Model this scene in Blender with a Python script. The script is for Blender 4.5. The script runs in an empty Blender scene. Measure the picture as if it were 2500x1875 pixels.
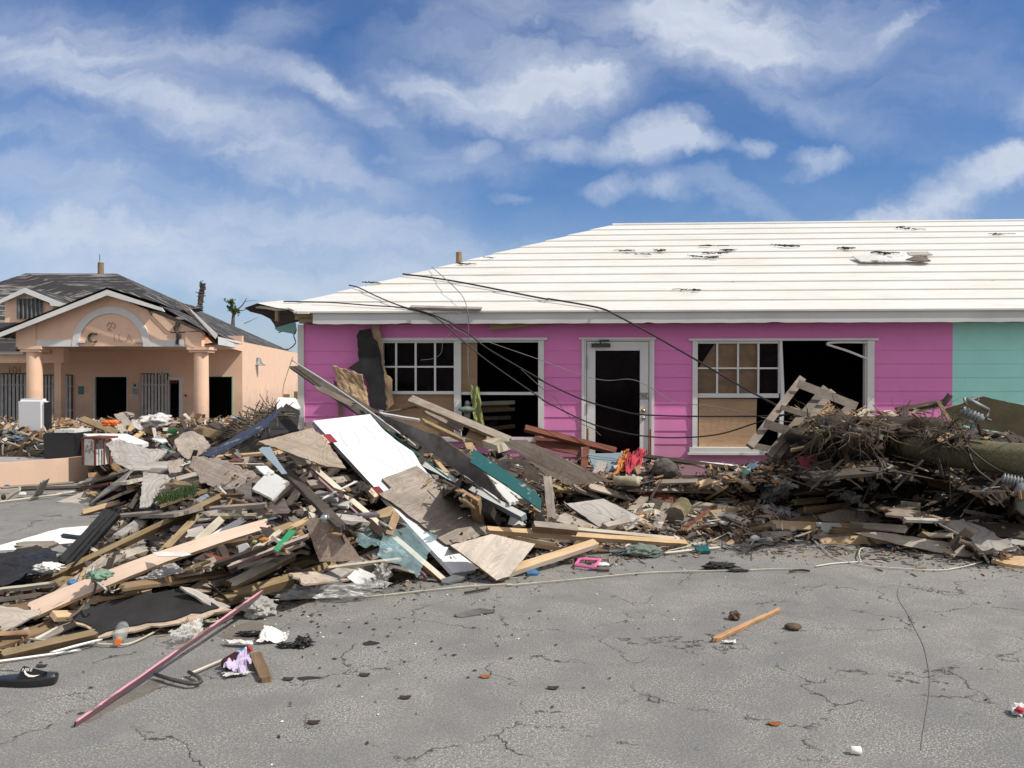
import bpy, bmesh, math, random
from mathutils import Vector, Matrix, noise
R = math.radians
C = bpy.context.scene.collection
sc = bpy.context.scene
# ------------------------------------------------------------------ camera
F = 2095.0; CX = 1250.0; CY = 937.5; HOR = 910.0; CAMH = 1.7
PITCH = math.atan((CY-HOR)/F)
cam = bpy.data.cameras.new('camera'); camo = bpy.data.objects.new('camera', cam); C.objects.link(camo)
cam.sensor_width = 36; cam.lens = F/2500*36; cam.clip_end = 3000; cam.clip_start = 0.05
camo.location = (0, 0, CAMH); camo.rotation_euler = (R(90)-PITCH, 0, 0)
sc.camera = camo
# ------------------------------------------------------------------ light
SUN = Vector((0.62, -0.25, 0.74)).normalized()
sun = bpy.data.lights.new('sun', 'SUN'); sun.energy = 4.3; sun.angle = R(1.2); sun.color = (1, .945, .85)
suno = bpy.data.objects.new('sun', sun); C.objects.link(suno)
suno.rotation_euler = SUN.to_track_quat('Z', 'Y').to_euler()
sc.view_settings.view_transform = 'Standard'; sc.view_settings.look = 'None'
sc.view_settings.exposure = 0.0; sc.view_settings.gamma = 1

def make_world():
    w = bpy.data.worlds.new('World'); sc.world = w; w.use_nodes = True
    nt = w.node_tree; N = nt.nodes; L = nt.links
    bg = N['Background']; bg.inputs['Strength'].default_value = 0.10
    sky = N.new('ShaderNodeTexSky'); sky.sky_type = 'NISHITA'; sky.sun_disc = False
    sky.sun_elevation = math.asin(SUN.z); sky.sun_rotation = math.atan2(SUN.x, SUN.y)
    sky.air_density = 1.15; sky.dust_density = 0.5; sky.ozone_density = 2.2
    tc = N.new('ShaderNodeTexCoord')
    sp = N.new('ShaderNodeSeparateXYZ'); L.new(tc.outputs['Generated'], sp.inputs[0])
    def m(op, a, b=None, clamp=False):
        n = N.new('ShaderNodeMath'); n.operation = op; n.use_clamp = clamp
        for i, v in enumerate((a, b)):
            if v is None: continue
            if isinstance(v, (int, float)): n.inputs[i].default_value = v
            else: L.new(v, n.inputs[i])
        return n.outputs[0]
    ay = m('MAXIMUM', m('ABSOLUTE', sp.outputs[1]), 0.15)
    pu = m('DIVIDE', sp.outputs[0], ay); pv = m('DIVIDE', sp.outputs[2], ay)
    cb = N.new('ShaderNodeCombineXYZ'); L.new(pu, cb.inputs[0]); L.new(pv, cb.inputs[1])
    def vm(op, a, b):
        n = N.new('ShaderNodeVectorMath'); n.operation = op
        for i, v in enumerate((a, b)):
            if isinstance(v, tuple): n.inputs[i].default_value = v
            elif v is not None: L.new(v, n.inputs[i])
        return n
    def nz(vec, scale, det, rough=.55, dist=0):
        n = N.new('ShaderNodeTexNoise'); n.inputs['Scale'].default_value = scale; n.inputs['Detail'].default_value = det
        n.inputs['Roughness'].default_value = rough; n.inputs['Distortion'].default_value = dist
        L.new(vec, n.inputs['Vector']); return n
    w1 = nz(cb.outputs[0], 5, 6, .6); w2 = nz(cb.outputs[0], 22, 5, .65)
    o1 = vm('SCALE', vm('SUBTRACT', w1.outputs['Color'], (.5, .5, .5)).outputs[0], None); o1.inputs['Scale'].default_value = .16
    o2 = vm('SCALE', vm('SUBTRACT', w2.outputs['Color'], (.5, .5, .5)).outputs[0], None); o2.inputs['Scale'].default_value = .035
    pw = vm('ADD', vm('ADD', cb.outputs[0], o1.outputs[0]).outputs[0], o2.outputs[0]).outputs[0]
    pp = vm('ADD', vm('ADD', cb.outputs[0], vm('MULTIPLY', o1.outputs[0], (.3, .3, 0)).outputs[0]).outputs[0], o2.outputs[0]).outputs[0]
    wisps = [(330,235,480,85,-15,.75),(520,330,420,55,-20,.35),(480,510,720,85,-10,.75),(250,630,750,70,-4,.7),(900,700,500,60,-6,.5),
             (80,90,380,120,-5,.5),(640,60,160,70,20,.35),(1180,60,260,120,10,.6),(1220,215,240,85,12,.85),(1000,215,130,50,-20,.5),(820,255,230,45,-28,.55),
             (1760,90,190,120,-18,.95),(1850,30,380,110,0,.6),(2150,150,480,160,-18,.28),(1500,120,300,110,40,.4),(1120,420,180,70,0,.4),(1750,490,260,35,-22,.4),
             (2330,470,330,50,20,.6),(2200,535,170,34,4,.95),(2470,420,170,60,22,.75),(2490,275,80,40,25,.5),(420,130,420,60,-12,.45),(150,330,260,45,-12,.5),(700,430,420,40,-14,.45),(1000,600,420,45,-6,.5),(200,560,420,35,-5,.5),(1400,190,160,90,30,.45),(1950,230,340,60,-25,.35),(2215,55,75,24,28,.45),(1300,300,200,60,-10,.45)]
    puffs = [(1590,325,105,62,0,1.),(1545,375,90,45,0,.9),(1700,345,90,30,-12,.8),(1360,370,110,45,5,.8),(1180,365,55,34,20,.7),(1130,410,90,32,0,.45),(950,395,120,26,0,.4),
             (1840,372,48,27,0,.85),(2005,385,85,28,5,.9),(1960,425,70,20,15,.5),(1520,462,95,32,8,.85),(1630,450,60,45,0,.7),(1240,495,70,16,0,.4),(1700,290,40,20,-30,.35)]
    def layer(lst, vec, lo, hi):
        acc = None
        for (x, y, rx, ry, a, s) in lst:
            mp = N.new('ShaderNodeMapping'); mp.vector_type = 'TEXTURE'
            mp.inputs['Location'].default_value = ((x-CX)/F, (HOR-y)/F, 0)
            mp.inputs['Rotation'].default_value = (0, 0, R(a)); mp.inputs['Scale'].default_value = (rx/F, ry/F, 1)
            L.new(vec, mp.inputs['Vector'])
            ln = N.new('ShaderNodeVectorMath'); ln.operation = 'LENGTH'; L.new(mp.outputs[0], ln.inputs[0])
            mr = N.new('ShaderNodeMapRange'); mr.interpolation_type = 'SMOOTHSTEP'
            mr.inputs[1].default_value = hi; mr.inputs[2].default_value = lo; mr.inputs[3].default_value = 0; mr.inputs[4].default_value = s
            L.new(ln.outputs['Value'], mr.inputs[0])
            acc = mr.outputs[0] if acc is None else m('ADD', acc, mr.outputs[0])
        return acc
    d1 = layer(wisps, pw, .2, 1.5); d2 = layer(puffs, pp, .15, 1.45)
    st = N.new('ShaderNodeMapping'); st.inputs['Rotation'].default_value = (0, 0, R(14)); st.inputs['Scale'].default_value = (3.2, 12, 1)
    L.new(pw, st.inputs[0]); n1 = nz(st.outputs[0], 1.0, 8, .58, .1)
    n2 = nz(pp, 16, 7, .6)
    k1 = m('MULTIPLY', d1, m('ADD', m('MULTIPLY', n1.outputs[0], 2.3), -.42), True)
    n3 = nz(st.outputs[0], 2.7, 8, .62, .05); k1 = m('ADD', m('MULTIPLY', k1, m('ADD', m('MULTIPLY', n3.outputs[0], .8), .62)), m('MULTIPLY', m('SUBTRACT', n1.outputs[0], .40), .35))
    k2 = m('MULTIPLY', m('SUBTRACT', m('MULTIPLY', d2, m('ADD', m('MULTIPLY', n2.outputs[0], 2.2), -.25)), .06), 1.0, True)
    dens = m('MULTIPLY', m('MAXIMUM', m('MULTIPLY', k1, .86), m('MULTIPLY', k2, .82)), .93, True)
    fade = N.new('ShaderNodeMapRange'); fade.inputs[1].default_value = 0; fade.inputs[2].default_value = .06
    L.new(sp.outputs[2], fade.inputs[0])
    dens = m('MULTIPLY', dens, fade.outputs[0])
    hz = N.new('ShaderNodeMapRange'); hz.interpolation_type = 'SMOOTHSTEP'; hz.inputs[1].default_value = .24; hz.inputs[2].default_value = .0; hz.inputs[3].default_value = 0; hz.inputs[4].default_value = .48; L.new(sp.outputs[2], hz.inputs[0]); dens = m('ADD', dens, m('MULTIPLY', hz.outputs[0], m('SUBTRACT', 1.0, dens)))
    bk = N.new('ShaderNodeMapRange'); bk.interpolation_type = 'SMOOTHSTEP'; bk.inputs[1].default_value = .72; bk.inputs[2].default_value = .2; bk.inputs[3].default_value = 0; bk.inputs[4].default_value = .75
    L.new(sp.outputs[1], bk.inputs[0]); bn = nz(tc.outputs['Generated'], 3.5, 6, .6)   # unseen warm cloud added outside the view to neutralise the fill light
    bkd = m('MULTIPLY', bk.outputs[0], m('ADD', bn.outputs[0], .45), True); dens = m('MAXIMUM', dens, bkd)
    cc = N.new('ShaderNodeMix'); cc.data_type = 'RGBA'; L.new(bk.outputs[0], cc.inputs[0]); cc.inputs[6].default_value = (6.6, 7.2, 8.3, 1); cc.inputs[7].default_value = (9.6, 8.9, 8.0, 1)
    sat = N.new('ShaderNodeMix'); sat.data_type = 'RGBA'; sat.blend_type = 'MULTIPLY'; sat.inputs[0].default_value = 1
    L.new(sky.outputs[0], sat.inputs[6]); sat.inputs[7].default_value = (.43, .66, 1.02, 1)
    mix = N.new('ShaderNodeMix'); mix.data_type = 'RGBA'
    L.new(dens, mix.inputs[0]); L.new(sat.outputs[2], mix.inputs[6]); L.new(cc.outputs[2], mix.inputs[7])
    L.new(mix.outputs[2], bg.inputs[0])
make_world()
# ------------------------------------------------------------------ projection helpers: from measured picture positions to places in metres
CR = dict(A=(0,600,.34358), B=(560,600,.34358), C=(1240,500,.34358), D=(1740,500,.34358), E=(0,1000,.34358), F=(560,950,.34358),
          G=(1140,950,.34358), H=(1740,850,.34358), I=(0,1350,.34358), J=(700,1350,.36166), K=(1700,1350,.36166), S=(0,0,1.))
def cv(c, x, y): o = CR[c]; return (o[0]+x*o[2], o[1]+y*o[2])
CAM = Vector((0, 0, CAMH)); FW = Vector((0, math.cos(PITCH), -math.sin(PITCH))); UP = Vector((0, math.sin(PITCH), math.cos(PITCH)))
def ray(px, py): return FW + Vector(((px-CX)/F, 0, 0)) + UP*(-(py-CY)/F)
def PD(px, py, d): r = ray(px, py); return CAM + r*(d/r.y)
def PZ(px, py, z): r = ray(px, py); return CAM + r*((z-CAMH)/r.z)
def PP(px, py, co, n):
    r = ray(px, py); dn = r.dot(n)
    return CAM + r*((co-CAM).dot(n)/dn)
def proj(p):
    d = p-CAM; w = d.dot(FW); return (CX+F*d.x/w, CY-F*d.dot(UP)/w)
ZC = [(-80,1640,0),(0,1625,0),(150,1560,0),(300,1545,0),(450,1535,0),(600,1480,0),(700,1465,0),(850,1445,0),(1000,1418,0),(1100,1410,0),(1230,1408,0),(1330,1370,0),
 (1450,1370,0),(1550,1360,0),(1650,1345,0),(1750,1330,0),(1900,1330,0),(2000,1345,0),(2150,1360,0),(2300,1380,0),(2560,1390,0),
 (100,1480,.15),(300,1400,.3),(500,1350,.42),(650,1300,.55),(800,1250,.6),(950,1250,.5),(1080,1300,.3),(1250,1310,.2),(350,1470,.12),(550,1430,.2),(750,1390,.2),(950,1360,.2),
 (300,1260,.15),(450,1200,.55),(600,1150,.75),(720,1100,.9),(800,1110,.9),(850,1170,.75),(760,1040,1.1),(870,1020,1.15),(1000,1020,1.12),(1100,1080,.85),(1200,1075,.8),(1250,1130,.6),(1250,1200,.5),(1100,1180,.7),
 (1400,1100,.55),(1400,1150,.45),(1400,1250,.2),(1550,1130,.5),(1550,1250,.18),(1700,1140,.45),(1700,1250,.13),(1850,1140,.5),(1850,1250,.15),
 (1930,1060,.95),(1990,1030,1.15),(2100,1020,1.18),(2300,1030,1.1),(2500,1050,1.0),(2000,1130,.75),(2200,1130,.75),(2450,1170,.6),(2200,1220,.35),(2400,1280,.25),(2000,1270,.1),
 (250,1210,.1),(120,1370,.03),(0,1410,.05),(0,1500,.12),(-80,1500,.12),(250,1110,.5),(350,1150,.42),(420,1090,.5),(550,1070,.6),(620,1040,.8),(680,1020,.95),(480,1130,.6)]
def zmap(px, py):
    s = 0; w = 0
    for (x, y, z) in ZC:
        d = ((px-x)**2 + ((py-y)*1.6)**2)/2500.
        k = 1/(d*d+.02); s += k*z; w += k
    return s/w
def wall_depth(px):   # the pink house front, 12.5 m away, turned 3.5 degrees
    r = ray(px, 900); n = Vector((math.sin(R(3.5)), math.cos(R(3.5)), 0))
    return ((Vector((0, 12.5, 0))-CAM).dot(n)/r.dot(n))*r.y
def SF(px, py, lift=0, z=None):
    p = PZ(px, py, zmap(px, py) if z is None else z)
    mx = wall_depth(px)-.12 if px > 735 else 40
    if z is None and (p.y > mx or p.y < 0): p = PD(px, py, mx)
    d = (CAM-p).normalized(); return p + d*lift
# ------------------------------------------------------------------ object helpers
def tag(o, label=None, cat=None, group=None, kind=None):
    if label: o['label'] = label
    if cat: o['category'] = cat
    if group: o['group'] = group
    if kind: o['kind'] = kind
    return o
def link(name, me, mat=None, parent=None, mw=None):
    o = bpy.data.objects.new(name, me); C.objects.link(o)
    if mat: me.materials.append(mat)
    if parent: o.parent = parent
    if mw: o.matrix_world = mw
    return o
def empty(name, loc=(0,0,0), rz=0):
    o = bpy.data.objects.new(name, None); C.objects.link(o); o.location = loc; o.rotation_euler = (0,0,rz); o.empty_display_size = .1
    return o
def bm_mesh(bm, name, smooth=False):
    bmesh.ops.recalc_face_normals(bm, faces=bm.faces[:])
    me = bpy.data.meshes.new(name); bm.to_mesh(me); bm.free()
    if smooth:
        for p in me.polygons: p.use_smooth = True
    return me
def box(bm, x0, x1, y0, y1, z0, z1, M=None):
    vs = [bm.verts.new((x, y, z)) for x in (x0, x1) for y in (y0, y1) for z in (z0, z1)]
    for f in ((0,1,3,2),(4,6,7,5),(0,4,5,1),(2,3,7,6),(0,2,6,4),(1,5,7,3)): bm.faces.new([vs[i] for i in f])
    if M:
        for v in vs: v.co = M @ v.co
    return vs
def poly(bm, pts): return bm.faces.new([bm.verts.new(p) for p in pts])
def catmull(pts, n=8):
    P = [pts[0]*2-pts[1]] + pts + [pts[-1]*2-pts[-2]]; out = []
    for i in range(1, len(P)-2):
        for k in range(n):
            t = k/n; a, b, c, d = P[i-1:i+3]
            out.append(.5*((2*b)+(c-a)*t+(2*a-5*b+4*c-d)*t*t+(3*b-a-3*c+d)*t**3))
    out.append(pts[-1]); return out
def tube(bm, pts, r, n=8, cap=True, wob=0, sm=8):
    if len(pts) > 2 and sm: 
        rr = r if callable(r) else None
        pts = catmull(pts, sm)
    rings = []; prev = Vector((0, 0, 1)); m = len(pts)-1
    for i, p in enumerate(pts):
        t = (pts[min(i+1, m)]-pts[max(i-1, 0)]).normalized()
        a = t.cross(Vector((0, 0, 1)) if abs(t.z) < .95 else Vector((1, 0, 0))).normalized(); b = t.cross(a)
        rad = r(i/m) if callable(r) else r
        ring = []
        for k in range(n):
            q = rad*(1+wob*noise.noise(p*9+Vector((k*1.3, 0, 0))))
            ring.append(bm.verts.new(p + a*math.cos(2*math.pi*k/n)*q + b*math.sin(2*math.pi*k/n)*q))
        rings.append(ring)
    for A_, B_ in zip(rings, rings[1:]):
        for k in range(n): bm.faces.new((A_[k], A_[(k+1)%n], B_[(k+1)%n], B_[k]))
    if cap: bm.faces.new(rings[0]); bm.faces.new(rings[-1])
def lathe(bm, p0, p1, prof, n=20):   # prof: (t along, radius)
    ax = (p1-p0); t = ax.normalized(); a = t.cross(Vector((0, 0, 1)) if abs(t.z) < .98 else Vector((1, 0, 0))).normalized(); b = t.cross(a); rings = []
    for (s, r) in prof:
        rings.append([bm.verts.new(p0+ax*s+a*math.cos(2*math.pi*k/n)*r+b*math.sin(2*math.pi*k/n)*r) for k in range(n)])
    for A_, B_ in zip(rings, rings[1:]):
        for k in range(n): bm.faces.new((A_[k], A_[(k+1)%n], B_[(k+1)%n], B_[k]))
    bm.faces.new(rings[0]); bm.faces.new(rings[-1])
def text_mesh(s, size, ext=.002):
    cu = bpy.data.curves.new('text', 'FONT'); cu.body = s; cu.size = size; cu.extrude = ext; cu.align_x = 'CENTER'; cu.align_y = 'CENTER'
    o = bpy.data.objects.new('text', cu); C.objects.link(o); dg = bpy.context.evaluated_depsgraph_get(); dg.update()
    me = bpy.data.meshes.new_from_object(o.evaluated_get(dg)); bpy.data.objects.remove(o); me.materials.clear(); return me
# ------------------------------------------------------------------ materials
MT = {}
def base(name):
    m = bpy.data.materials.new(name); m.use_nodes = True; nt = m.node_tree
    b = nt.nodes['Principled BSDF']; MT[name] = m
    def add(t, **kw):
        n = nt.nodes.new(t)
        for k, v in kw.items():
            if k.startswith('i_'):
                key = k[2:].replace('_', ' ')
                n.inputs[key].default_value = v
            else: setattr(n, k, v)
        return n
    return m, nt, b, add, nt.links.new
def col(c): return (c[0], c[1], c[2], 1)
def ramp(add, L, src, stops):
    r = add('ShaderNodeValToRGB'); L(src, r.inputs[0]); e = r.color_ramp.elements
    while len(e) < len(stops): e.new(.5)
    for i, (p, c) in enumerate(stops): e[i].position = p; e[i].color = col(c) if not isinstance(c, (int, float)) else (c, c, c, 1)
    return r.outputs[0]
def mixc(add, L, f, a, b, bt='MIX'):
    n = add('ShaderNodeMix', data_type='RGBA', blend_type=bt)
    for i, v in ((0, f), (6, a), (7, b)):
        if isinstance(v, tuple): n.inputs[i].default_value = col(v)
        elif isinstance(v, (int, float)): n.inputs[i].default_value = v
        else: L(v, n.inputs[i])
    return n.outputs[2]
def coords(add, L, sc_=(1,1,1), rnd=True, kind='Object'):
    tc = add('ShaderNodeTexCoord'); mp = add('ShaderNodeMapping'); L(tc.outputs[kind], mp.inputs[0])
    mp.inputs['Scale'].default_value = sc_
    if rnd:
        oi = add('ShaderNodeObjectInfo'); mm = add('ShaderNodeMath', operation='MULTIPLY'); L(oi.outputs['Random'], mm.inputs[0]); mm.inputs[1].default_value = 37
        L(mm.outputs[0], mp.inputs['Location'])
    return mp.outputs[0]
def noiz(add, L, v, s, d=4, r=.6, dist=0):
    n = add('ShaderNodeTexNoise', i_Scale=s, i_Detail=d, i_Roughness=r, i_Distortion=dist); L(v, n.inputs['Vector']); return n.outputs[0]
def bump(add, L, b, h, s=.3, d=.01):
    n = add('ShaderNodeBump', i_Strength=s, i_Distance=d); L(h, n.inputs['Height']); L(n.outputs[0], b.inputs['Normal'])
def wood(name, c1, c2, dark=None, ring=0, rough=.8, stain=.35, gs=1.):
    m, nt, b, add, L = base(name); b.inputs['Roughness'].default_value = rough
    v = coords(add, L, (1.2*gs, 14*gs, 14*gs)); g = noiz(add, L, v, 2.2, 6, .65, .6)
    c = ramp(add, L, g, [(.28, c1), (.72, c2)])
    if ring:
        v3 = coords(add, L, (1.1, 2.6, 2.6)); n3 = noiz(add, L, v3, 1.3*ring, 2, .4)
        mm = add('ShaderNodeMath', operation='MULTIPLY'); L(n3, mm.inputs[0]); mm.inputs[1].default_value = 30.
        fr = add('ShaderNodeMath', operation='PINGPONG'); L(mm.outputs[0], fr.inputs[0]); fr.inputs[1].default_value = .5
        rr = ramp(add, L, fr.outputs[0], [(.02, 0.), (.22, 1.)])
        dk = dark or tuple(x*.45 for x in c1)
        f = add('ShaderNodeMath', operation='MULTIPLY_ADD'); L(rr, f.inputs[0]); f.inputs[1].default_value = -.42; f.inputs[2].default_value = .42
        c = mixc(add, L, f.outputs[0], c, dk)
    v2 = coords(add, L, (1, 1, 1)); s = noiz(add, L, v2, 3.5, 5, .65)
    sf = ramp(add, L, s, [(.42, 0.), (.7, stain)])
    c = mixc(add, L, sf, c, tuple(x*.35 for x in c1))
    oi = add('ShaderNodeObjectInfo'); hs = add('ShaderNodeHueSaturation'); mr = add('ShaderNodeMapRange'); L(oi.outputs['Random'], mr.inputs[0])
    mr.inputs[3].default_value = .78; mr.inputs[4].default_value = 1.2; L(mr.outputs[0], hs.inputs['Value']); L(c, hs.inputs['Color'])
    L(hs.outputs[0], b.inputs['Base Color']); bump(add, L, b, g, .5, .004); return m
def paint(name, c, under=(.22,.17,.13), chip=.6, rough=.55, sc_=5., dirt=.25, stretch=(1,1,1)):
    m, nt, b, add, L = base(name); b.inputs['Roughness'].default_value = rough
    v = coords(add, L, stretch); n = noiz(add, L, v, sc_, 8, .7); n2 = noiz(add, L, v, sc_*.35, 5, .6)
    d = mixc(add, L, ramp(add, L, n2, [(.4, 0.), (.75, dirt)]), c, tuple(x*.5 for x in c))
    f = ramp(add, L, n, [(chip, 0.), (chip+.02, 1.)])
    L(mixc(add, L, f, d, under), b.inputs['Base Color']); bump(add, L, b, n, .25, .003); return m
def plain(name, c, rough=.6, var=.15, metal=0, bs=30., bst=.2, spec=None):
    m, nt, b, add, L = base(name); b.inputs['Roughness'].default_value = rough; b.inputs['Metallic'].default_value = metal
    if spec is not None: b.inputs['Specular IOR Level'].default_value = spec
    v = coords(add, L); n = noiz(add, L, v, 4, 6, .65); f = noiz(add, L, v, bs, 3, .6)
    c0 = tuple(x*(1-var*2) for x in c); c1 = tuple(min(1, x*(1+var)) for x in c)
    L(ramp(add, L, n, [(.3, c0), (.7, c1)]), b.inputs['Base Color']); bump(add, L, b, f, bst, .004); return m
wood('ply_grey', (.27,.225,.185), (.44,.38,.32), ring=1., stain=.5)
wood('ply_tan', (.40,.31,.23), (.56,.46,.36), ring=1., stain=.3)
wood('ply_light', (.36,.31,.26), (.54,.48,.41), ring=1.2, stain=.35, dark=(.28,.22,.18))
wood('ply_pink', (.38,.30,.24), (.54,.45,.37), ring=.8, stain=.4)
wood('ply_brown', (.13,.10,.075), (.23,.18,.14), ring=1., stain=.5)
wood('grey_wood', (.22,.18,.15), (.38,.33,.28), stain=.5)
wood('dark_wood', (.045,.035,.027), (.11,.085,.065), stain=.6)
wood('brown_wood', (.15,.095,.05), (.27,.18,.10), stain=.4)
wood('treated', (.21,.145,.07), (.36,.27,.15), stain=.45)
wood('tan_wood', (.42,.28,.15), (.58,.42,.26), stain=.25)
wood('new_wood', (.52,.34,.17), (.68,.48,.28), stain=.25)
wood('pale_wood', (.46,.40,.31), (.62,.56,.46), stain=.3)
wood('red_wood', (.12,.035,.02), (.21,.07,.04), stain=.5)
wood('silver_wood', (.30,.275,.25), (.45,.42,.39), stain=.4, ring=.6)
wood('interior_ply', (.36,.23,.13), (.44,.29,.175), stain=.15, ring=.5, dark=(.30,.19,.11))
wood('torn_ply', (.45,.29,.16), (.62,.45,.28), dark=(.25,.12,.05), ring=.8, stain=.5)
paint('white_paint', (.78,.78,.75), chip=.66, dirt=.2)
paint('door_white', (.74,.75,.76), chip=.74, dirt=.05, rough=.35)
paint('dirty_white', (.66,.66,.63), chip=.56, dirt=.5, under=(.25,.2,.16))
paint('frame_white', (.70,.70,.68), chip=.70, dirt=.3, rough=.5, under=(.35,.33,.3))
paint('fascia_white', (.58,.58,.56), chip=.73, dirt=.35, sc_=3)
paint('teal_paint', (.012,.10,.105), chip=.62, under=(.3,.27,.22), rough=.4)
paint('green_paint', (.02,.26,.11), chip=.57)
paint('mint_paint', (.16,.36,.30), chip=.63)
paint('blue_paint', (.03,.045,.085), chip=.57, under=(.16,.15,.14), rough=.8)
paint('peach_board', (.64,.48,.38), chip=.60, under=(.40,.27,.17), dirt=.6, stretch=(.5,3,3))
paint('pink_paint', (.66,.30,.36), chip=.505, under=(.20,.13,.11), stretch=(.7,4,4), sc_=6)
paint('mauve_paint', (.17,.09,.11), chip=.62)
paint('purple_paint', (.13,.10,.15), chip=.55, under=(.24,.21,.18), stretch=(.5,3,3))
paint('bluegrey_paint', (.20,.27,.31), chip=.62)
paint('steel_blue', (.30,.37,.43), chip=.75, rough=.3)
plain('black_felt', (.022,.021,.022), .9, .3, bs=60)
plain('black_plastic', (.018,.018,.02), .35, .2)
plain('black_cable', (.012,.012,.012), .5, .1)
plain('grey_cable', (.20,.19,.18), .6, .1)
plain('yellow_cable', (.45,.33,.12), .5, .1)
plain('rope_beige', (.50,.46,.36), .9, .2, bs=200, bst=.6)
plain('wire_white', (.55,.53,.48), .6, .1)
plain('white_foam', (.72,.70,.66), .8, .15)
plain('cream', (.48,.42,.30), .8, .35)
plain('ceramic', (.22,.235,.245), .3, .15)
plain('galv', (.25,.265,.27), .6, .25, metal=.6)
plain('rock', (.10,.09,.08), .95, .35, bs=18, bst=.8)
plain('soil', (.045,.033,.024), 1., .4, bs=14, bst=1.)
plain('root', (.13,.09,.055), .95, .35)
plain('root_dark', (.05,.036,.025), .95, .3)
plain('twig', (.15,.12,.09), .95, .3)
plain('shingle', (.12,.112,.108), .95, .35, bs=90, bst=.6)
plain('brass', (.55,.42,.22), .25, .1, metal=1)
plain('steel', (.5,.5,.5), .25, .1, metal=1)
plain('yellow_cloth', (.30,.33,.12), .9, .15)
plain('red_cloth', (.48,.04,.07), .9, .3)
plain('orange_cloth', (.60,.22,.06), .9, .3)
plain('orange_plastic', (.85,.18,.03), .5, .05)
plain('red_plastic', (.45,.02,.03), .5, .2)
plain('pink_plastic', (.75,.16,.38), .4, .1)
plain('blue_plastic', (.06,.17,.35), .5, .2)
plain('green_plastic', (.02,.40,.12), .4, .2)
plain('lavender_cloth', (.52,.45,.62), .9, .15)
plain('sage_cloth', (.16,.26,.19), .9, .2)
plain('leaf', (.05,.10,.02), .7, .4)
plain('dry_leaf', (.05,.032,.022), .9, .4)
plain('net', (.16,.20,.17), .9, .3)
plain('dark_paint', (.07,.065,.05), .8, .3)
plain('concrete', (.33,.32,.30), .95, .2)
plain('paper', (.60,.60,.58), .9, .15)
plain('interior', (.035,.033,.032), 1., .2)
plain('cola', (.06,.012,.01), .2, .2)
plain('chip_tan', (.36,.24,.14), .9, .3); plain('chip_orange', (.33,.20,.11), .9, .3); plain('chip_grey', (.22,.19,.165), .9, .3)
plain('chip_dark', (.06,.045,.034), .95, .3); plain('chip_pale', (.52,.48,.42), .9, .2); plain('chip_blue', (.12,.20,.28), .7, .3)
def film(name, c, alpha, rough=.25):
    m, nt, b, add, L = base(name); b.inputs['Roughness'].default_value = rough; b.inputs['Base Color'].default_value = col(c)
    v = coords(add, L); n = noiz(add, L, v, 5, 4, .6)
    L(ramp(add, L, n, [(.3, alpha*.6), (.7, min(1, alpha*1.4))]), b.inputs['Alpha'])
    bump(add, L, b, noiz(add, L, v, 14, 5, .6), .6, .02); return m
film('tulle', (.45,.68,.73), .21, .8); MT['tulle'].node_tree.nodes['Bump'].inputs['Strength'].default_value = .1; film('plastic_film', (.60,.60,.58), .62); film('grey_film', (.38,.38,.38), .75); film('clear_plastic', (.55,.6,.6), .35, .1)
film('window_glass', (.012,.006,.010), .14, .03)
MT['window_glass'].node_tree.nodes['Principled BSDF'].inputs['Specular IOR Level'].default_value = .22
MT['window_glass'].node_tree.nodes['Bump'].inputs['Strength'].default_value = .02
def osb():
    m, nt, b, add, L = base('osb'); b.inputs['Roughness'].default_value = .85
    v = coords(add, L, (1,1,1)); n = add('ShaderNodeTexVoronoi', i_Scale=26, i_Randomness=1.); 
    w = noiz(add, L, v, 8, 3, .6, 2.); mx = add('ShaderNodeVectorMath', operation='ADD'); L(v, mx.inputs[0]); L(w, mx.inputs[1])
    mp = add('ShaderNodeMapping'); mp.inputs['Scale'].default_value = (1, 2.4, 1); L(mx.outputs[0], mp.inputs[0]); L(mp.outputs[0], n.inputs['Vector'])
    L(ramp(add, L, n.outputs['Color'], [(.1, (.20,.15,.12)), (.5, (.32,.245,.20)), (.9, (.45,.37,.31))]), b.inputs['Base Color'])
    bump(add, L, b, n.outputs['Distance'], .5, .004)
osb()
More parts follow.
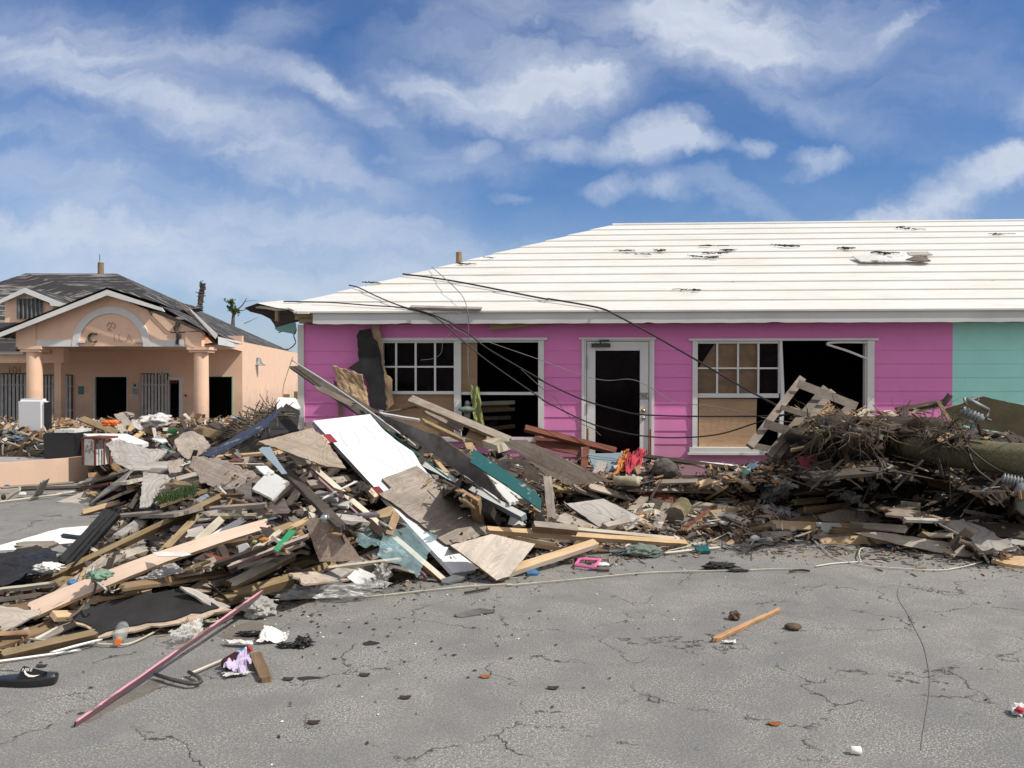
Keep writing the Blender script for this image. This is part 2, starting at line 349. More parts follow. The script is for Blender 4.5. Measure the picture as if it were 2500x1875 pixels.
def ground_mat():
    m, nt, b, add, L = base('asphalt'); b.inputs['Roughness'].default_value = .92
    v = coords(add, L, (1,1,1), False)
    big = noiz(add, L, v, .42, 6, .65, .3); mid = noiz(add, L, v, 1.9, 7, .7, .4); fine = noiz(add, L, v, 48, 3, .75); sp_ = noiz(add, L, v, 105, 2, .7)
    c = ramp(add, L, big, [(.36, (.168,.166,.162)), (.64, (.255,.242,.218))])
    c = mixc(add, L, ramp(add, L, mid, [(.36, .6), (.60, 0.)]), c, (.135,.137,.142))
    pm = ramp(add, L, mid, [(.44, .35), (.62, 1.)])
    f1 = add('ShaderNodeMath', operation='MULTIPLY'); L(ramp(add, L, fine, [(.42, .8), (.55, 0.)]), f1.inputs[0]); L(pm, f1.inputs[1])
    c = mixc(add, L, f1.outputs[0], c, (.10,.10,.10))
    f2 = add('ShaderNodeMath', operation='MULTIPLY'); L(ramp(add, L, sp_, [(.53, 0.), (.62, .95)]), f2.inputs[0]); L(pm, f2.inputs[1])
    c = mixc(add, L, f2.outputs[0], c, (.50,.475,.42))
    wv = add('ShaderNodeTexNoise', i_Scale=3.2, i_Detail=6., i_Roughness=.62); L(v, wv.inputs['Vector'])
    sv = add('ShaderNodeVectorMath', operation='SCALE'); L(wv.outputs['Color'], sv.inputs[0]); sv.inputs['Scale'].default_value = .5
    av = add('ShaderNodeVectorMath', operation='ADD'); L(v, av.inputs[0]); L(sv.outputs[0], av.inputs[1])
    vo = add('ShaderNodeTexVoronoi', feature='DISTANCE_TO_EDGE', i_Scale=1.15); L(av.outputs[0], vo.inputs['Vector'])
    ck = ramp(add, L, vo.outputs['Distance'], [(.0035, 1.), (.010, 0.)])
    msk = ramp(add, L, noiz(add, L, v, 1.6, 5, .75), [(.47, 0.), (.56, 1.)])
    f = add('ShaderNodeMath', operation='MULTIPLY'); L(ck, f.inputs[0]); L(msk, f.inputs[1])
    c = mixc(add, L, f.outputs[0], c, (.035,.033,.03))
    # dark specks and stains
    st = ramp(add, L, noiz(add, L, v, 9, 3, .6), [(.70, 0.), (.74, .7)])
    c = mixc(add, L, st, c, (.10,.10,.10))
    sd = ramp(add, L, noiz(add, L, v, .9, 6, .7), [(.60, 0.), (.72, .55)])
    c = mixc(add, L, sd, c, (.30,.27,.225))
    L(c, b.inputs['Base Color'])
    hb = add('ShaderNodeMath', operation='SUBTRACT'); L(fine, hb.inputs[0]); L(f.outputs[0], hb.inputs[1]); bump(add, L, b, hb.outputs[0], .55, .006)
ground_mat()
def siding_mat(name, c):
    m, nt, b, add, L = base(name); b.inputs['Roughness'].default_value = .6
    v = coords(add, L, (1,1,1), False); n = noiz(add, L, v, 2.2, 5, .65); g = noiz(add, L, coords(add, L, (3,3,30), False), 6, 4, .6)
    cc = mixc(add, L, ramp(add, L, n, [(.35, 0.), (.75, .35)]), c, tuple(x*.72 for x in c))
    sc2 = ramp(add, L, noiz(add, L, v, 14, 5, .7), [(.70, 0.), (.73, .8)])
    cc = mixc(add, L, sc2, cc, (.30,.22,.24))
    vs = noiz(add, L, coords(add, L, (9,9,.7), False), 1.6, 5, .65); cc = mixc(add, L, ramp(add, L, vs, [(.55, 0.), (.80, .14)]), cc, tuple(x*.55 for x in c))
    tc = add('ShaderNodeTexCoord'); sz = add('ShaderNodeSeparateXYZ'); L(tc.outputs['Object'], sz.inputs[0])
    ma = add('ShaderNodeMath', operation='MULTIPLY_ADD'); L(n, ma.inputs[0]); ma.inputs[1].default_value = -1.2; L(sz.outputs[2], ma.inputs[2])
    mud = add('ShaderNodeMapRange'); L(ma.outputs[0], mud.inputs[0]); mud.inputs[1].default_value = .55; mud.inputs[2].default_value = -.2; mud.inputs[3].default_value = 0; mud.inputs[4].default_value = .45
    cc = mixc(add, L, mud.outputs[0], cc, (.33,.26,.22))
    L(cc, b.inputs['Base Color']); bump(add, L, b, g, .25, .003)
siding_mat('pink_siding', (.74,.21,.50)); siding_mat('turquoise_siding', (.36,.74,.66)); siding_mat('peach_stucco', (.86,.58,.41)); siding_mat('stucco_white', (.68,.66,.62))
def roof_white():
    m, nt, b, add, L = base('roof_white'); b.inputs['Roughness'].default_value = .7
    v = coords(add, L, (1,1,1), False); n = noiz(add, L, v, .9, 5, .6)
    c = mixc(add, L, ramp(add, L, n, [(.38, 0.), (.7, .8)]), (.66,.66,.645), (.62,.60,.53)); c = mixc(add, L, ramp(add, L, noiz(add, L, coords(add, L, (1.2,9,9), False), 1.2, 6, .7), [(.48, 0.), (.72, .5)]), c, (.46,.45,.42))
    vs = coords(add, L, (1.2,6,6), False); st = ramp(add, L, noiz(add, L, vs, 3.5, 6, .7), [(.70, 0.), (.74, .8)])
    c = mixc(add, L, st, c, (.45,.42,.36)); L(c, b.inputs['Base Color']); bump(add, L, b, noiz(add, L, v, 20, 4), .15, .004)
roof_white()
def roof_torn():
    m, nt, b, add, L = base('torn_shingles'); b.inputs['Roughness'].default_value = .95
    v = coords(add, L, (1.,4.2,4.2), False, 'Object'); n = noiz(add, L, v, .55, 5, .68)
    tc = add('ShaderNodeTexCoord'); sp2 = add('ShaderNodeSeparateXYZ'); L(tc.outputs['Object'], sp2.inputs[0])
    mu = add('ShaderNodeMath', operation='MULTIPLY'); L(sp2.outputs[1], mu.inputs[0]); mu.inputs[1].default_value = 1.6
    fr = add('ShaderNodeMath', operation='FRACT'); L(mu.outputs[0], fr.inputs[0])
    ad = add('ShaderNodeMath', operation='MULTIPLY_ADD'); L(fr.outputs[0], ad.inputs[0]); ad.inputs[1].default_value = .16; L(n, ad.inputs[2])
    c = ramp(add, L, ad.outputs[0], [(.635, (.026,.022,.024)), (.655, (.16,.15,.14)), (.72, (.24,.23,.21)), (.76, (.09,.085,.08))])
    ln = ramp(add, L, fr.outputs[0], [(.0, .6), (.08, 0.)]); c = mixc(add, L, ln, c, (.03,.028,.028))
    L(c, b.inputs['Base Color'])
roof_torn()
plain('log_bark', (.19,.16,.09), .95, .35, bs=25, bst=.8); plain('chip_tan2', (.50,.38,.27), .9, .2); plain('bronze', (.09,.085,.06), .5, .3, metal=.3); plain('rock2', (.11,.075,.05), .95, .4, bs=18, bst=.8); plain('black_felt2', (.02,.02,.022), .8, .1)

paint('riser', (.58,.56,.50), chip=.66, under=(.2,.18,.15), dirt=.4, stretch=(1,6,6))  # tan deeper than the treads: shade of the step faces put into colour

plain('red_cloth2', (.22,.02,.03), .8, .3)

wood('stick_wood', (.33,.18,.085), (.50,.30,.16), stain=.4)

plain('silt', (.24,.20,.16), .95, .25, bs=60)
MT['silt'].node_tree.nodes['Principled BSDF'].inputs['Alpha'].default_value = .4

wood('pallet_wood', (.13,.105,.085), (.24,.20,.165), stain=.5)
# ------------------------------------------------------------------ ground
def build_ground():
    bm = bmesh.new(); poly(bm, [(-400,-60,0),(400,-60,0),(400,900,0),(-400,900,0)])
    tag(link('ground', bm_mesh(bm, 'ground'), MT['asphalt']), 'cracked grey asphalt of the car park', kind='structure')
build_ground()
# ------------------------------------------------------------------ pink house
TH = R(-3.5)
house = empty('pink_house', (0, 12.5, 0), TH); tag(house, 'long single storey shop painted bright pink with a white stepped roof', 'building')
HM = Matrix.Translation((0, 12.5, 0)) @ Matrix.Rotation(TH, 4, 'Z'); HI = HM.inverted()
HN = HM.to_3x3() @ Vector((0, 1, 0))
def W(px, py, v=0.):     # picture position -> (u, z) on the house front
    p = HI @ PP(px, py, HM @ Vector((0, v, 0)), HN); return p.x, p.z
def Wu(px, v=0.): return W(px, 900, v)[0]
def Wz(px, py, v=0.): return W(px, py, v)[1]
def wp(px, py, v=0.): u, z = W(px, py, v); return HM @ Vector((u, v, z))
def part(name, bm, mat, parent, smooth=False): return link(name, bm_mesh(bm, name, smooth), MT[mat], parent)
def rect(px0, px1, py0, py1, v=0.):
    cx = (px0+px1)/2
    return (Wu(px0, v), Wu(px1, v), Wz(cx, py1, v), Wz(cx, py0, v))
UL = Wu(741); UB = Wu(2325); UR = 15.0; ZT = 2.47
W1 = rect(929, 1326, 830, 1066); DR = rect(1424, 1594, 829, 1180); W2 = rect(1694, 2133, 831, 1097)
DR = (DR[0], DR[1], .06, DR[3])
OPEN = [W1, DR, W2]
PITCHROW = Wz(1500,953)-Wz(1500,985.5)
zj = Wz(1500, 856); rows = [ZT, zj]
while rows[-1] > .25: rows.append(rows[-1]-PITCHROW)
rows.append(0.0)
def siding(u0, u1, v=0., lap=.011):
    bm = bmesh.new(); es = sorted(set(rows+[o[2] for o in OPEN]+[o[3] for o in OPEN]), reverse=True)
    for zt, zb in zip(es, es[1:]):
        if zt-zb < 1e-4: continue
        mid = (zt+zb)/2
        rt = min(r for r in rows if r >= mid); rb = max(r for r in rows if r <= mid)
        off = lambda z: v-lap*(rt-z)/(rt-rb)
        cuts = [(u0, u1)]
        for o in OPEN:
            if o[2] < mid < o[3]:
                nc = []
                for a, b_ in cuts:
                    if o[1] <= a or o[0] >= b_: nc.append((a, b_)); continue
                    if o[0] > a: nc.append((a, o[0]))
                    if o[1] < b_: nc.append((o[1], b_))
                cuts = nc
        for a, b_ in cuts:
            poly(bm, [(a, off(zb), zb), (b_, off(zb), zb), (b_, off(zt), zt), (a, off(zt), zt)])
            if abs(zb-rb) < 1e-4: poly(bm, [(a, v, zb), (b_, v, zb), (b_, off(zb), zb), (a, off(zb), zb)])
    me = bpy.data.meshes.new('siding'); bm.to_mesh(me); bm.free(); return me
def build_house():
    p = link('wall', siding(UL, UB), MT['pink_siding'], house); p['label'] = 'pink lapped board siding'
    p = link('wall', siding(UB, UR), MT['turquoise_siding'], house); p['label'] = 'turquoise lapped board siding at the right end'
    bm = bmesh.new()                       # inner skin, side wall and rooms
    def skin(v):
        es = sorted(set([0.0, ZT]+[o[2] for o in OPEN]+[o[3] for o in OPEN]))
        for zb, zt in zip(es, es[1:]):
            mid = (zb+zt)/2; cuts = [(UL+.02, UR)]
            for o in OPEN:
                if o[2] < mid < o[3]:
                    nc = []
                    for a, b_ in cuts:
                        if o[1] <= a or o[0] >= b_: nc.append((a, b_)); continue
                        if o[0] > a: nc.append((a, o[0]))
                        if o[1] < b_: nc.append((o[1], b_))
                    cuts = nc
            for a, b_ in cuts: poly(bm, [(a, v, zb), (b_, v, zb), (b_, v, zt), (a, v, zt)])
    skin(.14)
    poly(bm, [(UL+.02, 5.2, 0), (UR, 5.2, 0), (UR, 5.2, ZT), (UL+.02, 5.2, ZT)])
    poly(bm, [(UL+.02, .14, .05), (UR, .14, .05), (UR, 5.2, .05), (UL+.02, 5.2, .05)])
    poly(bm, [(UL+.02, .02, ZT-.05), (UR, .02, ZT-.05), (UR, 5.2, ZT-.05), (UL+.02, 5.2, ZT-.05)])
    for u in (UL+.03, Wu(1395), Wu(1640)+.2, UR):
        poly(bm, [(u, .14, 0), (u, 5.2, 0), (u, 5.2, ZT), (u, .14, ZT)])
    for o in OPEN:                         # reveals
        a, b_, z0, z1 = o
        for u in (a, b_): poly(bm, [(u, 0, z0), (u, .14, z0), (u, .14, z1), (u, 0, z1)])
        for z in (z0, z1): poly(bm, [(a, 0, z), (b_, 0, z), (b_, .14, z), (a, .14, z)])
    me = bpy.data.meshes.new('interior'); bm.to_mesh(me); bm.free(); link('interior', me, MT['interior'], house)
    bm = bmesh.new(); box(bm, UL, UL+.01, .0, 11.5, 0, ZT); part('side_wall', bm, 'pink_siding', house)
    bm = bmesh.new(); c0, c1 = Wu(727, -.03), Wu(742, -.03); box(bm, c0, c1, -.035, .06, Wz(735, 1047), Wz(735, 793)); part('corner_trim', bm, 'stucco_white', house)
    bm = bmesh.new(); box(bm, c0+.02, c1+.02, -.03, .05, .0, Wz(735, 1047)-.002); box(bm, c1+.022, c1+.14, -.022, .05, .0, Wz(745,1030)); part('bare_corner', bm, 'stucco_white', house)
    # fascia
    vE = -.34; zE = Wz(1500, 761, vE); zF = Wz(1500, 789, vE)
    u0 = Wu(764, vE)
    bm = bmesh.new(); n = 220; top = []; bot = []
    for i in range(n+1):
        u = u0+(UR-u0)*i/n; j = .006*noise.noise(Vector((u*5, 0, 0)))+(.012 if noise.noise(Vector((u*2.3, 7, 0))) > .45 else 0)
        jj = .05*abs(noise.noise(Vector((i*.9, 3, 0)))) if i < 3 else 0
        top.append((u+jj*2, zE-.004)); bot.append((u+jj, zF+j))
    for vv, in ((vE,), (vE+.025,)):
        for i in range(n): poly(bm, [(bot[i][0], vv, bot[i][1]), (bot[i+1][0], vv, bot[i+1][1]), (top[i+1][0], vv, top[i+1][1]), (top[i][0], vv, top[i][1])])
    for i in range(n): poly(bm, [(bot[i][0], vE, bot[i][1]), (bot[i+1][0], vE, bot[i+1][1]), (bot[i+1][0], vE+.025, bot[i+1][1]), (bot[i][0], vE+.025, bot[i][1])])
    poly(bm, [(u0, vE, zF), (u0, vE+.025, zF), (u0, vE+.025, zE), (u0, vE, zE)])
    part('fascia', bm, 'fascia_white', house)
    bm = bmesh.new(); box(bm, Wu(760), UR, vE+.03, -.003, zF+.012, zF+.03); part('soffit', bm, 'dark_wood', house)
    # roof: twelve stepped courses, hip at the left
    ys = [760, 733.7, 709, 688, 668, 648.5, 630.6, 613.4, 598, 582.5, 568, 556, 550]
    vR = 5.55; zR = Wz(1500, 550, vR)
    uc = Wu(634, vE-.03); ur = Wu(1498, vR)
    bm = bmesh.new(); K = 12; st = .021
    def P3(t): return (vE-.03+(vR-vE+.03)*t, zE+(zR-zE)*t, uc+(ur-uc)*t)
    rnd = random.Random(3); left_extra = {}
    for k in range(K):
        v0, z0, a0 = P3(k/K); v1, z1, a1 = P3((k+1)/K)
        a0j = a0-.04-.03*rnd.random(); a1j = a1-.05
        if k == 0: a0 = Wu(721, vE); a0j = Wu(719, vE)
        m_ = 60
        def ub(i, s, A): return A+(UR-A)*i/m_
        for i in range(m_):
            w0 = lambda i_, k_=k: .004*noise.noise(Vector((i_*1.7, k_*5., 1)))
            A = [(ub(i,0,a0j), v0+w0(i), z0+st), (ub(i+1,0,a0j), v0+w0(i+1), z0+st), (ub(i+1,0,a1j), v1+.02, z1+.004), (ub(i,0,a1j), v1+.02, z1+.004)]
            poly(bm, A)
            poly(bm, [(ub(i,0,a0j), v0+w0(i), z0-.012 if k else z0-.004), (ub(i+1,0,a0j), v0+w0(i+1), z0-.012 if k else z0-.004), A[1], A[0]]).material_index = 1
        # hip side of the course
        poly(bm, [(a0j, v0, z0+st), (a1j, v1+.02, z1+.004), (a1j, vR*2-v1, z1+.004), (a0j, vR*2-v0, z0+st)])
        poly(bm, [(a0j, v0, z0-.012), (a0j, v0, z0+st), (a0j, vR*2-v0, z0+st), (a0j, vR*2-v0, z0-.012)])
    v0, z0, a0 = P3(0)
    poly(bm, [(uc, vR*2-vE, z0), (UR, vR*2-vE, z0), (UR, vR, zR), (ur, vR, zR)])
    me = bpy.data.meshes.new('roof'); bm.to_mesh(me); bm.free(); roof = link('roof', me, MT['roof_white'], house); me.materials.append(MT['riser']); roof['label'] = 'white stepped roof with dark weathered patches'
    bm = bmesh.new(); tube(bm, [Vector((a_, b_, c_)) for a_, b_, c_ in ((ur-.03, vR, zR+.01), (UR, vR, zR+.01))], .03, 8, sm=0); part('ridge_cap', bm, 'roof_white', roof)
    global RO, RNn
    a = HM @ Vector((0, vE-.03, zE+.02)); b_ = HM @ Vector((1, vE-.03, zE+.02)); c = HM @ Vector((0, vR, zR+.02))
    RNn = (b_-a).cross(c-a).normalized(); RO = a
    # torn corner: ragged sheathing, rafters, mint soffit
    def rp(lst, dv=0.): return [HI @ PP(x, y, RO+RNn*dv, RNn) for x, y in lst]
    top = [cv('B', x, y) for x, y in ((380,388),(205,405),(185,425),(260,432),(330,445),(420,440),(480,466),(560,466),(700,440))]
    bm = bmesh.new(); f = poly(bm, rp(top, .004)); r = bmesh.ops.extrude_face_region(bm, geom=[f])
    for g in r['geom']:
        if isinstance(g, bmesh.types.BMVert): g.co -= Vector((0, 0, .035))
    part('torn_roof_edge', bm, 'roof_white', roof)
    und = [cv('B', x, y) for x, y in ((200,408),(105,442),(150,470),(230,490),(290,520),(318,560),(330,590),(470,545),(585,515),(585,470),(470,460),(330,440))]
    vv = [-.25,-.1,.25,.6,.8,.9,.9,.3,-.1,-.25,-.3,-.3]
    bm = bmesh.new(); pts = []
    for (x, y), v in zip(und, vv): u, z = W(x, y, v); pts.append(Vector((u, v, z)))
    cen = sum(pts, Vector())/len(pts); cc = bm.verts.new(cen+Vector((0, .25, .03))); vs = [bm.verts.new(q) for q in pts]
    for i in range(len(vs)): bm.faces.new((vs[i], vs[(i+1)%len(vs)], cc))
    part('broken_eave', bm, 'dark_wood', roof)
    bm = bmesh.new()
    for (a1, b1, a2, b2, r_) in ((470,485,585,500,.05),(500,525,590,535,.035),(330,480,335,520,.035)):
        p1 = W(*cv('B', a1, b1), -.2); p2 = W(*cv('B', a2, b2), -.2)
        box(bm, min(p1[0], p2[0]), max(p1[0], p2[0])+.03, -.24, -.16, min(p1[1], p2[1])-r_, max(p1[1], p2[1])+r_)
    part('rafter', bm, 'treated', roof)
    bm = bmesh.new(); mp = [((320,585),.9),((470,540),.15),((480,600),.12),((470,630),.15),((420,620),.4),((340,605),.8)]
    pts = []
    for (q, v) in mp: u, z = W(*cv('B', *q), v); pts.append((u, v, z))
    poly(bm, pts); part('mint_soffit', bm, 'mint_paint', roof)
    bm = bmesh.new(); tube(bm, [HI @ PP(*cv('B', 1627, 118), RO+RNn*.0+Vector((0,0,0)), RNn)+Vector((0,.1,d)) for d in (-.2, .0, .19)], .055, 10, sm=0)
    part('vent_pipe', bm, 'treated', roof)
build_house()
def rs(px, py, off=.02): return PP(px, py, RO+RNn*off, RNn)
def frame_box(bm, px0, px1, py0, py1, v0, v1, ref=None):
    cx = ref or (px0+px1)/2
    vr = v0
    a, b_ = Wu(px0, vr), Wu(px1, vr); z0, z1 = Wz(cx, py1, vr), Wz(cx, py0, vr); box(bm, a, b_, v0, v1, z0, z1)
def build_openings():
    wn = empty('window', (0,0,0)); wn.parent = house; wn['label'] = 'left window with eight panes over a boarded lower half'
    bm = bmesh.new(); frame_box(bm, 926, 1336, 824.5, 831, -.05, .02)
    frame_box(bm, 926, 934, 831.3, 1068, -.035, .1); frame_box(bm, 1314, 1328, 831.3, 1068, -.035, .1); frame_box(bm, 1108, 1125, 831.3, 1068, -.03, .08)
    frame_box(bm, 920, 1334, 1068.5, 1078, -.06, .1); part('frame', bm, 'frame_white', wn)
    bm = bmesh.new(); frame_box(bm, 934.3, 1107.7, 831.3, 837, .0, .05)
    frame_box(bm, 934.3, 1107.7, 955, 962.5, .0, .05)
    for x in (967, 1014.6, 1062): frame_box(bm, x-2.3, x+2.3, 837.3, 954.7, .012, .04)
    frame_box(bm, 934.3, 1107.7, 893.5, 897.5, .008, .044)
    frame_box(bm, 1125.3, 1313.7, 831.3, 836, .0, .05); frame_box(bm, 1125.3, 1313.7, 957, 964, .0, .05)
    part('sash', bm, 'frame_white', wn)
    bm = bmesh.new(); frame_box(bm, 934.5, 1107.5, 837, 955, .024, .028); part('pane', bm, 'window_glass', wn)
    bm = bmesh.new(); frame_box(bm, 934.5, 1107.5, 963, 1068, .05, .065); part('boarding', bm, 'interior_ply', wn)
    bm = bmesh.new(); frame_box(bm, 1125.5, 1165, 836, 957, .06, .075); part('boarding', bm, 'interior_ply', wn)
    wn = empty('window', (0,0,0)); wn.parent = house; wn['label'] = 'right window with a bent frame, plywood behind its panes and an empty right half'
    bm = bmesh.new(); frame_box(bm, 1681.6, 2145, 826, 831.5, -.05, .02)
    frame_box(bm, 1691, 1703.5, 831.8, 1092.5, -.035, .1); frame_box(bm, 2118, 2135, 831.8, 1092.5, -.035, .1)
    frame_box(bm, 2112, 2117.7, 836, 1020, .01, .1)
    frame_box(bm, 1684, 1890, 1093, 1105, -.06, .1); frame_box(bm, 1680, 1900, 1105.3, 1111, -.07, .0)
    part('frame', bm, 'frame_white', wn)
    bm = bmesh.new(); frame_box(bm, 1703.8, 1902, 831.8, 838.5, .0, .05); frame_box(bm, 1703.8, 1902, 960.5, 971, .0, .05)
    for x in (1751, 1802, 1851.7): frame_box(bm, x-2.3, x+2.3, 838.8, 960.2, .012, .04)
    frame_box(bm, 1703.8, 1901, 897, 901, .008, .044)
    frame_box(bm, 1900.5, 1904.5, 838.8, 960.2, -.004, .046)
    part('sash', bm, 'frame_white', wn)
    bm = bmesh.new()                        # leaning mullion
    q = [W(x, y, -.01) for x, y in ((1903,832),(1909,832),(1915,976),(1910,1070),(1900,1070),(1906,976))]
    f = poly(bm, [(u, -.03, z) for u, z in q]); r = bmesh.ops.extrude_face_region(bm, geom=[f])
    for g in r['geom']:
        if isinstance(g, bmesh.types.BMVert): g.co.y += .06
    part('mullion', bm, 'frame_white', wn)
    bm = bmesh.new(); frame_box(bm, 1704, 1901, 838.6, 960.4, .024, .028); part('pane', bm, 'window_glass', wn)
    bm = bmesh.new()
    def fl(lst, v):
        f = poly(bm, [(W(x, y, v)[0], v, W(x, y, v)[1]) for x, y in lst]); r = bmesh.ops.extrude_face_region(bm, geom=[f])
        for g in r['geom']:
            if isinstance(g, bmesh.types.BMVert): g.co.y += .014
    fl([(1704,901),(1746,838),(1850,838),(1850,960.8),(1704,960.8)], .056); part('boarding', bm, 'interior_ply', wn)
    bm = bmesh.new(); fl([(1706,972),(1848,974),(1845,1092),(1706,1092)], .056); part('boarding', bm, 'interior_ply', wn)
    bm = bmesh.new()
    pl = [Vector((W(*cv('D', x, y), -.0)[0], -.01, W(*cv('D', x, y), -.0)[1])) for x, y in ((1105,1098),(960,1040),(850,1005),(812,990),(830,980),(950,976),(1095,978))]
    tube(bm, pl, .017, 6, sm=4); part('bent_sash', bm, 'frame_white', wn)
    # door
    dr = empty('door', (0,0,0)); dr.parent = house; dr['label'] = 'white glazed shop door with a black closer and a worn lower frame'
    bm = bmesh.new(); frame_box(bm, 1413, 1601, 824, 829, -.05, .02); frame_box(bm, 1420, 1427, 829.3, 1160, -.035, .03); frame_box(bm, 1590.5, 1597.5, 829.3, 1160, -.035, .03)
    frame_box(bm, 1427.3, 1431.5, 829.3, 1160, -.02, .08); frame_box(bm, 1585.5, 1590.2, 829.3, 1160, -.02, .08); frame_box(bm, 1431.8, 1585.2, 829.3, 832.5, -.02, .08)
    part('door_frame', bm, 'frame_white', dr)
    bm = bmesh.new(); frame_box(bm, 1433, 1453.5, 834, 1165, .0, .045); frame_box(bm, 1562.5, 1583.5, 834, 1165, .0, .045)
    frame_box(bm, 1453.8, 1562.2, 834, 855.7, .0, .045); frame_box(bm, 1453.8, 1562.2, 1125, 1165, .0, .045); part('leaf', bm, 'frame_white', dr)
    bm = bmesh.new(); frame_box(bm, 1453.8, 1562.2, 856, 1125, .02, .026); part('pane', bm, 'window_glass', dr)
    bm = bmesh.new(); frame_box(bm, 1444, 1490, 838, 847.5, -.06, -.003); frame_box(bm, 1463, 1487, 829.5, 832.5, -.07, -.055); frame_box(bm, 1464, 1468, 832.8, 838, -.065, -.055); part('door_closer', bm, 'black_plastic', dr)
    bm = bmesh.new(); u, z = W(1571, 1003, -.05); lathe(bm, Vector((u, .0, z)), Vector((u, -.06, z)), [(0, .03), (.3, .03), (.35, .014), (.6, .014), (.7, .028), (1, .022)]); part('knob', bm, 'brass', dr, True)
    bm = bmesh.new(); u, z = W(1571, 1021, -.05); lathe(bm, Vector((u, .0, z)), Vector((u, -.03, z)), [(0, .03), (.7, .028), (1, .018)]); part('deadbolt', bm, 'steel', dr, True)
    for y0, y1 in ((870, 900), (985, 1010)):
        bm = bmesh.new(); frame_box(bm, 1431, 1434, y0, y1, -.032, -.022); part('hinge', bm, 'galv', dr)
    bm = bmesh.new(); frame_box(bm, 1432, 1437, 1045, 1075, -.009, -.002); frame_box(bm, 1586, 1590, 1048, 1110, -.029, -.022); part('rust_streak', bm, 'rust', dr)
    for i, s in enumerate(('PLEASE', 'PRESS', 'BUZZER')):
        me = text_mesh(s, .046, .0008); u, z = W(1572, 962+i*5.6, -.004)
        o = link('sign_lettering', me, MT['black_plastic'], dr); o.matrix_parent_inverse = Matrix(); o.location = (u, -.0035, z); o.rotation_euler = (R(90), 0, 0); o.scale = (.82, 1, 1)
    bm = bmesh.new(); frame_box(bm, 1563.2, 1581, 958.5, 975.5, -.0022, -.0005); part('sign', bm, 'paper', dr)
plain('rust', (.35,.12,.03), .95, .3)
build_openings()
def inner():
    for (x1, y1, x2, y2, v, m) in ((1790,1120,2030,1112,1.3,'pale_wood'),(1800,1150,1990,1140,1.4,'treated'),(1800,1170,2030,1160,1.2,'brown_wood'),(1810,1225,2000,1220,1.5,'grey_wood'),(1850,1300,2030,1280,1.1,'brown_wood'),(1805,1290,1900,1250,1.6,'dark_wood')):
        a = HM @ Vector((W(*cv('B', x1, y1), v)[0], v, W(*cv('B', x1, y1), v)[1])); b_ = HM @ Vector((W(*cv('B', x2, y2), v)[0], v, W(*cv('B', x2, y2), v)[1]))
        bm = bmesh.new(); d = b_-a; M = Matrix.Translation((a+b_)/2) @ d.to_track_quat('X', 'Z').to_matrix().to_4x4()
        box(bm, -d.length/2, d.length/2, -.05, .05, -.03, .03)
        o = link('plank', bm_mesh(bm, 'plank'), MT[m], None, M)
        tag(o, '%s plank in the dark room behind the left window' % {1120:'pale topmost',1150:'second from the top',1170:'third from the top',1225:'grey middle',1300:'lowest brown',1290:'darkest'}[y1], 'plank')
inner()
# ------------------------------------------------------------------ peach building
peach = empty('peach_building', (-11, 24, 0)); tag(peach, 'peach stucco building with a columned porch, arched gable and torn shingle roof', 'building')
PI_ = Matrix.Translation((11, -24, 0))
def Q(px, py, d): return PI_ @ PD(px, py, d)
def Az(x, y, d): return Q(*cv('A', x, y), d)
DF = 24.; DW = 28.2
def pface(bm, lst, d, th=.0, back=False, crop='A'):
    pts = [Q(*(cv(crop, x, y)), d) for x, y in lst]
    f = poly(bm, pts)
    if th:
        r = bmesh.ops.extrude_face_region(bm, geom=[f])
        for g in r['geom']:
            if isinstance(g, bmesh.types.BMVert): g.co.y += th
def abox(bm, x0, x1, y0, y1, d, th): pface(bm, [(x0, y1), (x1, y1), (x1, y0), (x0, y0)], d, th)
def part2(name, bm, mat, parent=None, smooth=False): return link(name, bm_mesh(bm, name, smooth), MT[mat], parent or peach)
